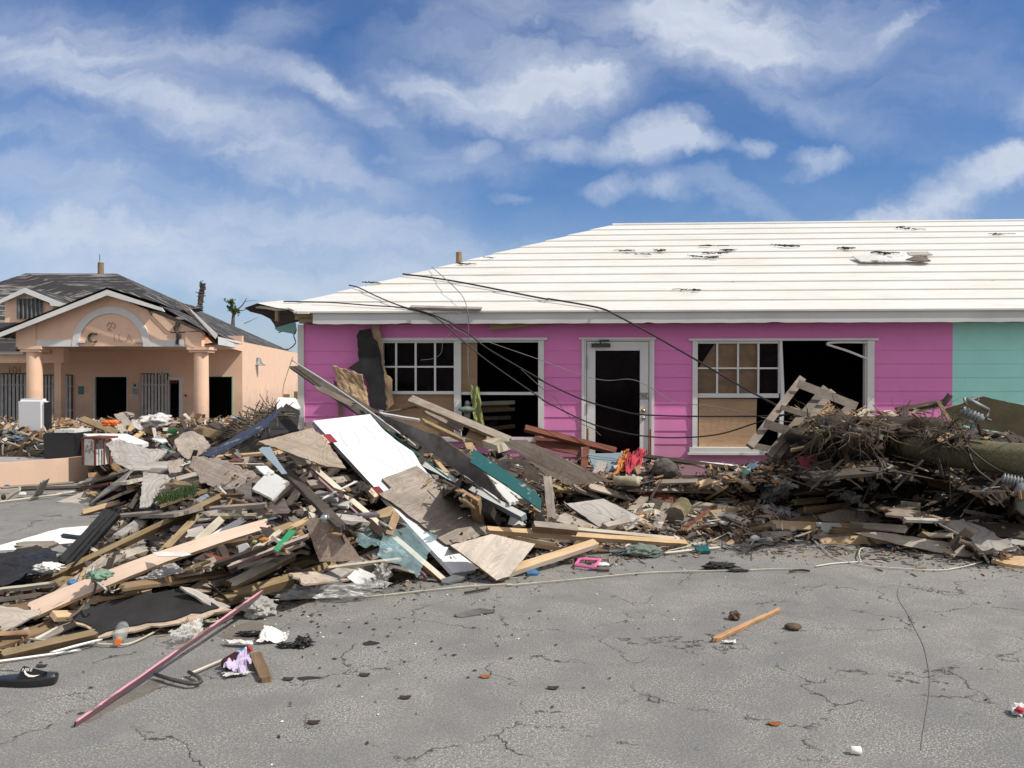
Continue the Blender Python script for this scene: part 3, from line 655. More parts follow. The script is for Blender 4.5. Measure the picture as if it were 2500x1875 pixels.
def build_peach():
    # main wall with openings
    bm = bmesh.new(); xs = [-900, 665, 905, 1200, 1290, 1460, 1652, 1722]; 
    def wallstrip(x0, x1, y0, y1): abox(bm, x0, x1, y0, y1, DW, .12)
    wallstrip(-900, 665, 640, 1480); wallstrip(665, 905, 640, 932); wallstrip(665, 905, 1228, 1480); wallstrip(905, 1200, 640, 1480); wallstrip(1200, 1290, 640, 932)
    wallstrip(1290, 1460, 640, 1480); wallstrip(1460, 1652, 640, 932); wallstrip(1460, 1652, 1228, 1480); wallstrip(1652, 1722, 640, 1480)
    c = Az(1722, 0, DW); e = Az(2300, 0, 47.0); zt = Az(1722, 735, DW).z
    # side wall to the back corner
    z0 = -.5; A_ = Q(591.6, 900, DW); B_ = Q(760, 900, 52.); A_.z = B_.z = 0
    zc = 2.72
    poly(bm, [(A_.x, A_.y, z0), (B_.x, B_.y, z0), (B_.x, B_.y, zc), (A_.x, A_.y, zc)])
    part2('wall', bm, 'peach_stucco')
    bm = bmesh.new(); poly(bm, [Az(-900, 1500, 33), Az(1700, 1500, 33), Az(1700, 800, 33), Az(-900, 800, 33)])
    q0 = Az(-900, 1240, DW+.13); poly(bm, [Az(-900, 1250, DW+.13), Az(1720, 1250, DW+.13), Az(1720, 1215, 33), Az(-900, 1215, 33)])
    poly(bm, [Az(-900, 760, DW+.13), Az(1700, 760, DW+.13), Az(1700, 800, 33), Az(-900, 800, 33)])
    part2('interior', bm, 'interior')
    # openings
    for (x0, x1, y0, y1) in ((665,905,932,1228), (1460,1652,932,1228)):
        bm = bmesh.new(); abox(bm, x0, x0+8, y0, y1, DW-.03, .1); abox(bm, x1-6, x1, y0, y1, DW-.03, .1); abox(bm, x0, x1, y0-4, y0, DW-.04, .1); abox(bm, x0-3, x1+3, y1, y1+6, DW-.05, .12)
        part2('window', bm, 'mint_paint' if x0 > 900 else 'frame_white')
    dr = empty('doorway', (0,0,0)); dr.parent = peach
    bm = bmesh.new(); abox(bm, 1195, 1295, 930, 955, DW-.05, .1); abox(bm, 1272, 1295, 955.5, 1260, DW-.05, .1); abox(bm, 1190, 1198, 955.5, 1260, DW-.05, .1); part2('door_frame', bm, 'frame_white', dr)
    bm = bmesh.new()
    for i in range(4): abox(bm, 1203+i*22, 1217+i*22, 960, 978, DW+.02, .05)
    part2('valance', bm, 'red_wood', dr)
    def gate(x0, x1, y0, y1, n, lab):
        g = empty('slatted_gate', (0,0,0)); g.parent = peach; g['label'] = lab
        bm = bmesh.new(); w = (x1-x0)/n
        for i in range(n): abox(bm, x0+i*w, x0+i*w+w*.66, y0, y1, DW-.12, .03)
        part2('pickets', bm, 'silver_gate', g)
        bm = bmesh.new()
        for y in (y0+70, y1-70): abox(bm, x0, x1, y, y+12, DW-.088, .03)
        part2('rail', bm, 'silver_gate', g)
        bm = bmesh.new(); abox(bm, x0-2, x1+2, y0-6, y1, DW-.02, .015); part2('shadow_backing', bm, 'interior', g)  # dark sheet painted in as the shade between the pickets
    gate(1003, 1193, 913, 1240, 8, 'slatted gate under the number 104'); gate(5, 250, 912, 1330, 9, 'widest slatted gate at the left edge'); gate(268, 512, 922, 1232, 10, 'slatted gate behind the thin column')
    gate(-420, -60, 912, 1330, 12, 'slatted gate beyond the left edge')
    # columns
    def column(x0, x1, yt, cap, d, nm='column'):
        g = empty('column', (0,0,0)); g.parent = peach; a = Az((x0+x1)/2, 800, d); r = (x1-x0)/2*.34358/F*d
        zt_ = Az(0, yt, d).z
        bm = bmesh.new(); lathe(bm, Vector((a.x, a.y+r, -.4)), Vector((a.x, a.y+r, zt_)), [(0, r*1.02), (.5, r*1.03), (1, r)], 28); part2('shaft', bm, 'peach_stucco', g, False)
        bm = bmesh.new(); z1 = Az(0, cap[2], d).z; z2 = Az(0, cap[3], d).z; zm = z2+(z1-z2)*.45; hw = (cap[1]-cap[0])/2*.34358/F*d
        box(bm, a.x-hw, a.x+hw, a.y-.06, a.y+2*hw-.06, zm, z1-.002); box(bm, a.x-hw*.86, a.x+hw*.86, a.y-.03, a.y+2*hw-.1, z2, zm-.001); part2('capital', bm, 'peach_stucco', g)
    column(1362, 1462, 757, (1335,1492,718,757), DF); column(165, 268, 755, (140,302,712,755), DF)
    bm = bmesh.new(); abox(bm, 385, 433, 830, 1300, 25.8, .25); abox(bm, 372, 452, 722, 831, 25.75, .32); part2('column', bm, 'peach_stucco')
    # gable
    bm = bmesh.new(); pface(bm, [(112,714),(1428,714),(1428,612),(1300,545),(1130,490),(760,340),(112,600)], DF+.05, .3); part2('gable', bm, 'peach_stucco')
    [(lambda bm: (abox(bm, a_, b_, 668, 716, DF+.02, .05), part2('beam_band', bm, 'frame_white')))(bmesh.new()) for a_, b_ in ((250, 513), (1068, 1318))]
    [(lambda bm: (abox(bm, a_, b_, c_, 718, DF+.0, .04), part2('corner_block', bm, 'peach_stucco')))(bmesh.new()) for a_, b_, c_ in ((118, 252, 560), (1318, 1428, 612))]
    bm = bmesh.new(); N_ = 40
    for i in range(N_):
        t0, t1 = math.pi*i/N_, math.pi*(i+1)/N_
        o = lambda t: (788-278*math.cos(t), 716-284*math.sin(t)); n_ = lambda t: (786-230*math.cos(t), 716-236*math.sin(t))
        pface(bm, [o(t0), o(t1), n_(t1), n_(t0)], DF+.005, .07)
    part2('arch', bm, 'frame_white')
    bm = bmesh.new(); abox(bm, 553, 603, 676, 690, DF-.02, .06); abox(bm, 960, 1010, 674, 688, DF-.02, .06); part2('sign_bracket', bm, 'frame_white')
    me = text_mesh('C', .40, .03); o = link('sign_letter', me, MT['dark_paint'], peach); a = Az(655, 658, DF); o.location = (a.x, a.y+.0, a.z); o.rotation_euler = (R(90), 0, 0); o['label'] = 'dark letter C left on the arch'
    for s, x, sz in (('I', 808, .30), ('L', 850, .30), ('A', 912, .30)):
        me = text_mesh(s, sz, .002); o = link('sign_letter', me, MT['faded_letter'], peach); a = Az(x, 658, DF); o.location = (a.x, a.y+.046, a.z); o.rotation_euler = (R(90), 0, 0); o['label'] = 'faded letter mark'
    bm = bmesh.new()
    for p_, in (([(755,570),(770,545),(785,560),(775,580),(765,600)],), ([(790,545),(812,560),(805,585),(790,575)],), ([(760,590),(790,605)],)):
        tube(bm, [Az(x, y, DF)+Vector((0,.048,0)) for x, y in p_], .02, 5)
    part2('faded_emblem', bm, 'faded_letter')
    me = text_mesh('104', .42, .01); o = link('house_number', me, MT['frame_white'], peach); a = Az(1153, 893, DW); o.location = (a.x, a.y-.012, a.z); o.rotation_euler = (R(90), 0, 0)
    me = text_mesh('101', .34, .01); o = link('house_number', me, MT['faded_letter'], peach); a = Az(105, 888, DW); o.location = (a.x, a.y-.012, a.z); o.rotation_euler = (R(90), 0, 0)
    bm = bmesh.new(); abox(bm, 555, 592, 998, 1055, DW-.03, .028); part2('notice', bm, 'teal_notice')
    bm = bmesh.new(); abox(bm, 932, 980, 970, 1012, DW-.02, .018); abox(bm, 928, 984, 1014, 1060, DW-.024, .018); abox(bm, 958, 985, 1075, 1100, DW-.02, .015); part2('notice', bm, 'paper')
    bm = bmesh.new()
    for i in range(4):
        abox(bm, 940, 975, 1019+i*10, 1022+i*10, DW-.03, .004)
    part2('notice_print', bm, 'dark_paint'); bm = bmesh.new(); abox(bm, 950, 965, 984, 1000, DW-.026, .004); part2('notice_print', bm, 'dark_paint')
    bm = bmesh.new(); abox(bm, 1312, 1324, 1058, 1072, DW-.03, .028); part2('switch', bm, 'dark_paint')
    # porch beam on left, ceiling
    bm = bmesh.new(); abox(bm, -900, 420, 772, 832, 25.9, .25); part2('porch_beam', bm, 'peach_stucco')
    bm = bmesh.new(); abox(bm, -900, 165, 745, 771, 25.7, .04); part2('fascia', bm, 'frame_white')
    bm = bmesh.new(); poly(bm, [Az(118,714,DF+.3), Az(1460,700,DF+.3), Az(1722,735,DW), Az(118,760,DW)]); part2('porch_ceiling', bm, 'peach_stucco')
    # gable roof of the porch
    ap = Az(760, 318, DF-.3); l0 = Az(-60, 650, DF-.3); rr = Az(1445, 612, DF-.3); back = Vector((0, 7.5, 0)); upv = Vector((0, 0, .09))
    bm = bmesh.new(); poly(bm, [l0+upv, ap+upv, ap+back+upv, l0+back*.6+upv]); bk2 = Vector((-.6, 3., 0)); poly(bm, [ap+upv, Az(1125,428,DF-.3)+upv, Az(1125,428,DF-.3)+bk2+upv, ap+back+upv]); 
    poly(bm, [Az(1125,432,DF+.0)+upv*.5, rr+Vector((0,.3,0)), rr+Vector((-.3,3,0)), Az(1125,428,DF-.3)+bk2+upv])
    poly(bm, [l0, ap, ap+back, l0+back*.6]); part2('porch_roof', bm, 'torn_shingles')
    bm = bmesh.new(); pface(bm, [(-60,672),(-60,640),(760,312),(1110,428),(1150,440),(1170,470),(1100,450),(760,352)], DF-.33, .04); part2('rake_board', bm, 'frame_white')
    bm = bmesh.new(); pface(bm, [(1040,455),(1150,470),(1290,535),(1430,600),(1445,625),(1300,560),(1150,500)], DF-.2, .05); part2('broken_rafter', bm, 'dark_wood')
    bm = bmesh.new(); tube(bm, [Az(x, y, DF)+Vector((0,.03,0)) for x, y in ((1045,445),(1080,500),(1140,560),(1185,605),(1240,615),(1320,612),(1420,608))], .012, 5); tube(bm, [Az(x, y, DF) for x, y in ((1262,545),(1250,600),(1268,640),(1255,700))], .05, 6, wob=.8); part2('wall_crack', bm, 'dark_paint')
    # main roof
    R1 = Az(832, 198, 36); R2 = Az(182, 196, 36); A0 = Az(1542, 652, DF+.3); B0 = Az(2112, 770, 47.6); L0 = Az(-1500, 760, 25.6); LM = Az(150, 748, 25.6); LB = Az(-1500, 740, 47)
    M0 = Az(1180, 480, 25.6)
    bm = bmesh.new(); poly(bm, [R2, R1, A0]); poly(bm, [R2, A0, M0]); poly(bm, [R2, M0, LM, L0]); poly(bm, [R1, B0, A0]); poly(bm, [R1, R2, LB, B0]); poly(bm, [R2, L0, LB]); 
    rf = part2('roof', bm, 'torn_shingles'); 
    bm = bmesh.new(); a, b_ = A0, B0
    for s in (0,):
        poly(bm, [a+Vector((.03,0,.02)), b_+Vector((.03,0,.02)), b_+Vector((.03,0,-.2)), a+Vector((.03,0,-.2))]); poly(bm, [a+Vector((-.03,0,-.2)), b_+Vector((-.03,0,-.2)), b_+Vector((.03,0,-.2)), a+Vector((.03,0,-.2))])
        poly(bm, [a+Vector((-.6,0,-.203)), b_+Vector((-.6,0,-.203)), b_+Vector((-.03,0,-.203)), a+Vector((-.03,0,-.203))])
    part2('side_fascia', bm, 'frame_white', rf)
    bm = bmesh.new(); w0 = Az(1428, 640, DF+.35); 
    poly(bm, [Az(1428,700,DF+.3), Az(1500,690,DF+.3), Az(1722,750,DW-.01), Az(1722,700,DW-.01), Az(1545,652,DF+.35), Az(1428,612,DF+.3)]); part2('porch_side', bm, 'peach_stucco')
    bm = bmesh.new(); tube(bm, [Az(716, 205, 36), Az(716, 120, 36)], .12, 10, sm=0); part2('vent_pipe', bm, 'treated', rf)
    bm = bmesh.new(); tube(bm, [Az(710, 200, 36.3), Az(708, 60, 36.3)], .018, 5, sm=0); part2('antenna', bm, 'galv', rf)
    # loose flashing boards on the hip
    bm = bmesh.new(); pface(bm, [(1225,375),(1245,380),(1545,625),(1530,660),(1500,640)], DF-.1, .04); part2('loose_rake', bm, 'grey_wood', rf)
    bm = bmesh.new(); pface(bm, [(1340,445),(1352,450),(1545,635),(1530,662)], DF-.16, .04); part2('flashing', bm, 'frame_white', rf)
    # dormer
    dm = empty('dormer', (0,0,0)); dm.parent = peach; D_ = 27.
    bm = bmesh.new(); pface(bm, [(35,545),(300,545),(385,430),(172,335),(35,390)], D_, 2.5); part2('dormer_wall', bm, 'peach_stucco', dm)
    bm = bmesh.new(); pface(bm, [(-5,415),(-5,385),(172,300),(432,402),(470,412),(470,425),(432,432),(360,425),(350,405),(172,335),(10,405)], D_-.25, .06); part2('dormer_trim', bm, 'frame_white', dm)
    bm = bmesh.new(); k = Vector((0, 4, 0)); a, b_, c_ = Az(-5,388,D_-.2), Az(172,302,D_-.2), Az(470,412,D_-.2); poly(bm, [a, b_, b_+k, a+k]); poly(bm, [b_, c_, c_+k, b_+k]); part2('dormer_roof', bm, 'torn_shingles', dm)
    bm = bmesh.new(); pts = []; n = 48
    for i in range(n):
        x0, x1 = 118+182*i/n, 118+182*(i+1)/n; d0, d1 = (.05*math.cos(i/n*2*math.pi*6), .05*math.cos((i+1)/n*2*math.pi*6))
        poly(bm, [Az(x0,518,D_-.1+d0), Az(x1,518,D_-.1+d1), Az(x1,376,D_-.1+d1), Az(x0,376,D_-.1+d0)])
    part2('louvre', bm, 'galv', dm)
    # wall lamp
    lp = empty('wall_lamp', (0,0,0)); lp.parent = peach; lp['label'] = 'galvanised wall lamp on the sunlit side wall'; d = 31.2
    bm = bmesh.new(); a = Az(1830, 795, d); b_ = Az(1830, 850, d); lathe(bm, a, b_, [(0,.05),(.15,.12),(.5,.14),(.8,.2),(1,.35*.9)], 16); part2('shade', bm, 'galv', lp, True)
    bm = bmesh.new(); tube(bm, [Az(1805, 820, d), Az(1830, 828, d)], .03, 6, sm=0); box(bm, *[v for v in (Az(1800,0,d).x-.1, Az(1800,0,d).x+.08)], a.y-.05, a.y+.15, Az(0,880,d).z, Az(0,815,d).z); part2('bracket', bm, 'galv', lp)
    bm = bmesh.new(); dd = 42.; pface(bm, [(1975,1090),(2055,1090),(2055,1055),(1975,1055)], dd-3.5, .1); part2('meter_box', bm, 'brown_wood'); bm = bmesh.new(); pface(bm, [(2088,1090),(2112,1090),(2112,1035),(2088,1035)], dd-2, .1); part2('meter_box', bm, 'brown_wood')
plain('dark_sheet', (.075,.06,.03), .9, .2); plain('silver_gate', (.52,.52,.52), .6, .15); plain('faded_letter', (.60,.38,.27), .9, .15); plain('teal_notice', (.05,.22,.24), .6, .1)
build_peach()
# low retaining wall at the left
def low_wall():
    a = PZ(-260, 1204, 0); b_ = PZ(0, 1196, 0); c = PZ(138, 1183, 0); d = PZ(215, 1172, 0)
    bm = bmesh.new(); dv = Vector((.02, .22, 0))
    pts = [a, b_, c, d]; zt = [.40, .385, .385, .385]
    top = [Vector((p.x, p.y, z)) for p, z in zip(pts, zt)]
    for i in range(3):
        poly(bm, [pts[i], pts[i+1], top[i+1], top[i]]); poly(bm, [top[i], top[i+1], top[i+1]+dv, top[i]+dv]); poly(bm, [pts[i]+dv, pts[i+1]+dv, top[i+1]+dv, top[i]+dv])
    poly(bm, [pts[3], pts[3]+dv, top[3]+dv, top[3]])
    tag(link('low_wall', bm_mesh(bm, 'low_wall'), MT['peach_stucco']), 'low peach stucco wall at the left edge of the car park', 'wall')
    bm = bmesh.new(); e = Vector((0, 14, -.15)); t = [p+dv+Vector((0,.01,-.03)) for p in top]
    poly(bm, [t[0]-Vector((9,0,0)), t[1], t[2], t[3], t[3]+Vector((1.5,.3,0)), t[3]+Vector((2.5,14,-.4)), t[0]+Vector((-9,14,-.4))])
    tag(link('terrace_ground', bm_mesh(bm, 'terrace_ground'), MT['concrete']), 'raised terrace behind the low wall', kind='structure')
low_wall()
# dead trees behind
def stumps():
    t = empty('palm_stump', PD(490, 760, 60)); tag(t, 'bare snapped palm trunk behind the peach roof', 'tree')
    bm = bmesh.new(); pts = [PD(x, y, 60)-t.location for x, y in ((484,860),(487,760),(489,742),(492,715),(496,692))]; tube(bm, pts, lambda s: .22-.06*s, 10, wob=.9); link('trunk', bm_mesh(bm, 'trunk'), MT['dark_wood'], t)
    bm = bmesh.new(); rnd = random.Random(5)
    for i in range(40):
        y = 690+rnd.random()*50; x = 490+rnd.uniform(-4, 5); dx, dy = rnd.uniform(-9, 9), rnd.uniform(-8, 4); a = PD(x, y, 60)-t.location; b_ = PD(x+dx, y+dy, 60+rnd.uniform(-.5,.5))-t.location; tube(bm, [a, (a+b_)/2+Vector((0,0,.05)), b_], .025, 4, sm=2)
    link('frond_stubs', bm_mesh(bm, 'frond_stubs'), MT['root_dark'], t)
    t = empty('battered_tree', PD(568, 800, 58)); tag(t, 'battered tree with a tuft of leaves and bare twigs between the two roofs', 'tree')
    bm = bmesh.new()
    for pl, r in (([(568,830),(569,790),(570,765),(571,750)], .17), ([(571,770),(566,752),(562,735)], .1), ([(571,765),(580,755),(592,745),(602,728)], .07), ([(580,757),(592,758),(610,752)], .05), ([(592,745),(596,738),(606,735),(632,732)], .03), ([(596,790),(612,783),(630,774)], .03), ([(680,812),(700,806),(718,818)], .05)):
        tube(bm, [PD(x, y, 58)-t.location for x, y in pl], lambda s, r=r: r*(1-.7*s), 6, sm=3)
    link('trunk', bm_mesh(bm, 'trunk'), MT['twig'], t)
    bm = bmesh.new()
    for i in range(260):
        cx, cy = rnd.choice(((567,742),(564,752),(570,760),(562,736),(577,758))); a = rnd.random()*6.28; r = abs(rnd.gauss(0, 5.5))
        c = PD(cx+r*math.cos(a), cy+r*.9*math.sin(a), 58+rnd.uniform(-.3,.3))-t.location; u = Vector((rnd.uniform(-1,1), rnd.uniform(-1,1), rnd.uniform(-1,1)))*.09; v = Vector((rnd.uniform(-1,1), rnd.uniform(-1,1), rnd.uniform(-1,1)))*.06
        poly(bm, [c-u-v, c+u-v, c+u+v, c-u+v])
    link('leaves', bm_mesh(bm, 'leaves'), MT['leaf'], t)
stumps()
# ------------------------------------------------------------------ debris builders
from mathutils.geometry import tessellate_polygon
RN = random.Random(11)
def fit_plane(ps):
    c = sum(ps, Vector())/len(ps); n = Vector()
    for i in range(len(ps)): a, b = ps[i], ps[(i+1) % len(ps)]; n += (a-c).cross(b-c)
    n = n.normalized() if n.length > 1e-6 else (CAM-c).normalized()
    if n.dot(CAM-c) < 0: n = -n
    return c, n
def frame_at(c, xd, n):
    x = (xd-n*xd.dot(n)).normalized(); y = n.cross(x)
    M = Matrix((x, y, n)).transposed().to_4x4(); M.translation = c; return M
def geo_panel(pxy, z=None, lift=0, wall=None, minface=.30):
    """plane for a flat sheet whose picture outline is pxy: through the pile surface, given heights, or parallel to the shop front"""
    if wall is not None:
        co = HM @ Vector((0, wall, 0)); n = -HN
        return co, n
    if z is None: ps = [SF(x, y) for x, y in pxy]
    elif isinstance(z, (int, float)): ps = [SF(x, y, 0, z) for x, y in pxy]
    else: ps = [PZ(x, y, zz) for (x, y), zz in zip(pxy, z)]
    c, n = fit_plane(ps); v = (CAM-c).normalized()
    if z is None or isinstance(z, (int, float)):
        k = 0
        while n.dot(v) < minface and k < 30: n = (n+v*.06+Vector((0,0,.02))).normalized(); k += 1
    return c+v*lift, n
LEAN = Vector((.16, -.46, .87)).normalized()
def jag_edge(pts, jag, step=.05, keep=()):
    out = []; n = len(pts); s = RN.random()*50
    for i in range(n):
        a, b = pts[i], pts[(i+1) % n]; d = b-a; L_ = d.length; m = max(1, min(60, int(L_/step)))
        pr = Vector((-d.y, d.x))/max(L_, 1e-6); j = 0 if i in keep else jag
        for k in range(m):
            t = k/m; q = a+d*t
            w = noise.noise(Vector((q.x*16+s, q.y*16, s)))*1.2+RN.uniform(-.5, .5)
            out.append(q+pr*(j*w*(1 if k else .4)))
    return out
def panel(name, label, cat, crop, pts, mat, t=.014, z=None, lift=.03, jag=.012, wall=None, group=None, keep=(), parent=None, bow=0.0, edge=None, grain=None, plane=None, lean=.7):
    pxy = [cv(crop, *p) for p in pts]; c, n = geo_panel(pxy, z, lift, wall)
    if wall is None and lean: n = (n+LEAN*lean).normalized()
    global LASTP
    if plane is not None: c, n = LASTP; c = c+n*plane
    LASTP = (c, n)
    P3 = [PP(x, y, c, n) for x, y in pxy]; c0 = sum(P3, Vector())/len(P3)
    i0 = grain if grain is not None else max(range(len(P3)), key=lambda i: (P3[(i+1) % len(P3)]-P3[i]).length)
    xd = P3[(i0+1) % len(P3)]-P3[i0]; M = frame_at(c0, xd, n); MI = M.inverted()
    P2 = [(MI @ p).to_2d() for p in P3]; P2 = jag_edge(P2, jag, keep=keep) if jag else P2
    bm = bmesh.new(); s = RN.random()*30
    zz = lambda q: bow*(noise.noise(Vector((q.x*1.1+s, q.y*1.1, 0)))*2)+(.004*noise.noise(Vector((q.x*4+s, q.y*4, 3))))
    top = [bm.verts.new((q.x, q.y, zz(q))) for q in P2]; bot = [bm.verts.new((q.x, q.y, zz(q)-t)) for q in P2]
    tris = tessellate_polygon([[Vector((q.x, q.y, 0)) for q in P2]])
    for tr in tris:
        try: bm.faces.new([top[i] for i in tr]); bm.faces.new([bot[i] for i in reversed(tr)])
        except ValueError: pass
    N_ = len(P2)
    for i in range(N_):
        j = (i+1) % N_
        try: bm.faces.new((top[i], bot[i], bot[j], top[j]))
        except ValueError: pass
    o = link(name, bm_mesh(bm, name), MT[mat], None, M)
    if parent: o.parent = parent; o.matrix_parent_inverse = parent.matrix_world.inverted() if False else Matrix(); o.matrix_world = M
    else: tag(o, label, cat, group)
    if edge:
        o.data.materials.append(MT[edge])
        for f in o.data.polygons:
            if abs(f.normal.z) < .5 or f.normal.z < 0: f.material_index = 1
    o['_n'] = 0; del o['_n']
    return o
def plank(name, label, cat, crop, x1, y1, x2, y2, w, mat, t=.03, l=.05, z=None, jag=.02, group=None, tilt=0., bow=.0, edge=None, parent=None, taper=1.0, d=None, rest=True):
    a = cv(crop, x1, y1); b = cv(crop, x2, y2); wpx = w*CR[crop][2]
    l1, l2 = (l if isinstance(l, tuple) else (l, l))
    if z is None and not d: A = SF(*a, l1); B = SF(*b, l2)
    elif d: A = PD(*a, d[0]); B = PD(*b, d[1])
    elif z == 'G': A = PZ(*a, .02+l1); B = PZ(*b, .02+l2)
    else: A = PZ(*a, z[0]); B = PZ(*b, z[1])
    if z is None and not d and rest:      # a straight board rests on the high points of the heap
        sag = 0
        for t_ in (.2, .4, .6, .8):
            Cp = A.lerp(B, t_); q_ = proj(Cp); Sp = SF(q_[0], q_[1], 0); sag = max(sag, (Cp-CAM).length-(Sp-CAM).length+.01)
        sag = min(sag, .3); A = A+(CAM-A).normalized()*sag; B = B+(CAM-B).normalized()*sag
    dd_ = B-A; L_ = dd_.length; x = dd_.normalized(); mid = (A+B)/2; v = (CAM-mid).normalized()
    n = (v*.75+Vector((tilt, 0, .8))).normalized(); n = (n-x*n.dot(x)).normalized(); y = n.cross(x)
    p0 = Vector(proj(mid)); p1 = Vector(proj(mid+y*.1)); dirp = (Vector(b)-Vector(a)).normalized(); pp = Vector((-dirp.y, dirp.x))
    ap = abs((p1-p0).dot(pp))/.1
    # apparent width is face width plus the thickness seen on the side
    q1 = Vector(proj(mid+n*.1)); apt = abs((q1-p0).dot(pp))/.1
    wd = max(.012, (wpx-apt*t*.6)/max(ap, 1e-3)); wd = min(wd, 2.6*wpx*(mid-CAM).length/F)
    M = Matrix((x, y, n)).transposed().to_4x4(); M.translation = mid
    nx, ny = max(4, min(24, int(L_/.12))), 6; bm = bmesh.new(); s = RN.random()*60; G = {}
    ja = [RN.uniform(-1, 1)*jag for _ in range(ny+1)]; jb = [RN.uniform(-1, 1)*jag for _ in range(ny+1)]
    tw = RN.uniform(-.05, .05)
    for k in (0, 1):
        for i in range(nx+1):
            for j in range(ny+1):
                fx = i/nx; fy = j/ny-.5; wl = wd*(1+(taper-1)*fx)
                X = -L_/2+L_*fx + (ja[j] if i == 0 else 0)+(jb[j] if i == nx else 0)
                Y = fy*wl + .006*noise.noise(Vector((X*5+s, round(fy*2), 0)))*(1 if abs(fy) > .49 else 0)
                Z = bow*(1-(2*fx-1)**2) + .004*noise.noise(Vector((X*2+s, Y*9, 1)))+tw*fy*wl*(2*fx-1)
                G[k, i, j] = bm.verts.new((X, Y, Z-(t if k else 0)))
    for i in range(nx):
        for j in range(ny):
            bm.faces.new((G[0,i,j], G[0,i+1,j], G[0,i+1,j+1], G[0,i,j+1])); bm.faces.new((G[1,i,j], G[1,i,j+1], G[1,i+1,j+1], G[1,i+1,j]))
        for j in (0, ny): bm.faces.new((G[0,i,j], G[1,i,j], G[1,i+1,j], G[0,i+1,j]))
    for j in range(ny):
        for i in (0, nx): bm.faces.new((G[0,i,j], G[0,i,j+1], G[1,i,j+1], G[1,i,j]))
    o = link(name, bm_mesh(bm, name), MT[mat], None, M)
    if edge:
        o.data.materials.append(MT[edge])
        for f in o.data.polygons:
            if abs(f.normal.z) < .5: f.material_index = 1
    if parent: o.parent = parent; o.matrix_parent_inverse = Matrix(); o.matrix_world = M
    else: tag(o, label, cat, group)
    return o
def lump(name, label, cat, crop, x, y, w, h, mat, depth=None, amp=.35, fr=3., lift=.0, sub=4, z=None, seed=0, smooth=True, flat=False, rot=0, parent=None, kind=None):
    px, py = cv(crop, x, y); k = CR[crop][2]
    c = SF(px, py+h*k*.5, lift) if z is None else PZ(px, py+h*k*.5, z)
    mpp = (c-CAM).dot(FW)/F; W_ = w*k*mpp/2; H_ = h*k*mpp/2*(1.0)
    D_ = depth if depth else max(min(W_, H_*2.2), .02)
    bm = bmesh.new(); bmesh.ops.create_icosphere(bm, subdivisions=sub, radius=1)
    for v in bm.verts:
        q = v.co.copy(); s = Vector((seed*7.3, seed*1.7, seed))
        r = 1+amp*(noise.noise(q*fr+s)*1.1+abs(noise.noise(q*fr*2.3+s))*.9-.25)+amp*.35*noise.noise(q*fr*6+s)
        q = q*r; q = Vector((q.x*W_, q.y*D_, q.z*H_))
        if flat and q.z < -H_*.8: q.z = -H_*.8
        q = Matrix.Rotation(R(rot), 3, 'Y') @ q
        v.co = q
    o = link(name, bm_mesh(bm, name, smooth), MT[mat]); o.location = c+Vector((0, D_*.6, H_*.85))
    if parent: o.parent = parent; o.location -= parent.location
    elif kind: tag(o, label, None, None, kind)
    else: tag(o, label, cat)
    return o
def cloth(name, label, cat, crop, quad, mat, amp=.03, fr=4., lift=.04, z=None, nx=34, ny=26, t=0, wall=None, ragged=.3, seed=0, parent=None):
    """a draped sheet: bilinear patch between four corners with folds"""
    pxy = [cv(crop, *p) for p in quad]
    if wall is not None:
        ps = [PP(x, y, HM @ Vector((0, wall, 0)), -HN) for x, y in pxy]
    elif z is None: ps = [SF(x, y, lift) for x, y in pxy]
    else: ps = [PZ(x, y, zz) for (x, y), zz in zip(pxy, z if isinstance(z, (list, tuple)) else [z]*4)]
    c, n = fit_plane(ps); bm = bmesh.new(); G = []; s = seed*11.3
    for i in range(nx+1):
        row = []
        for j in range(ny+1):
            u, v = i/nx, j/ny; eu = ragged*.12*noise.noise(Vector((v*7+s, 2, 0))); ev = ragged*.12*noise.noise(Vector((u*7+s, 9, 0)))
            uu = u+eu*(2*u-1); vv = v+ev*(2*v-1)
            p = ps[0].lerp(ps[1], uu).lerp(ps[3].lerp(ps[2], uu), vv)
            w = noise.noise(Vector((u*fr+s, v*fr, 0)))+.6*abs(noise.noise(Vector((u*fr*2.7+s, v*fr*1.6, 4))))+.25*noise.noise(Vector((u*fr*6, v*fr*6+s, 2)))
            row.append(bm.verts.new(p+n*(w*amp)-c))
        G.append(row)
    for i in range(nx):
        for j in range(ny): bm.faces.new((G[i][j], G[i+1][j], G[i+1][j+1], G[i][j+1]))
    me = bpy.data.meshes.new(name); bmesh.ops.recalc_face_normals(bm, faces=bm.faces[:]); 
    if t: bmesh.ops.solidify(bm, geom=bm.faces[:], thickness=t)
    bm.to_mesh(me); bm.free()
    for p in me.polygons: p.use_smooth = True
    o = link(name, me, MT[mat]); o.location = c
    if parent: o.parent = parent; o.location = c-parent.location
    else: tag(o, label, cat)
    return o
def wire(name, label, cat, pts3, r, mat, n=6, group=None, sm=8):
    c = pts3[0]; bm = bmesh.new(); tube(bm, [p-c for p in pts3], r, n, sm=sm)
    o = link(name, bm_mesh(bm, name, True), MT[mat]); o.location = c; tag(o, label, cat, group); return o
def gpts(crop, lst, z=.015): return [PZ(*cv(crop, x, y), z) for x, y in lst]
def spts(crop, lst, lift=.05): return [SF(*cv(crop, x, y), lift) for x, y in lst]
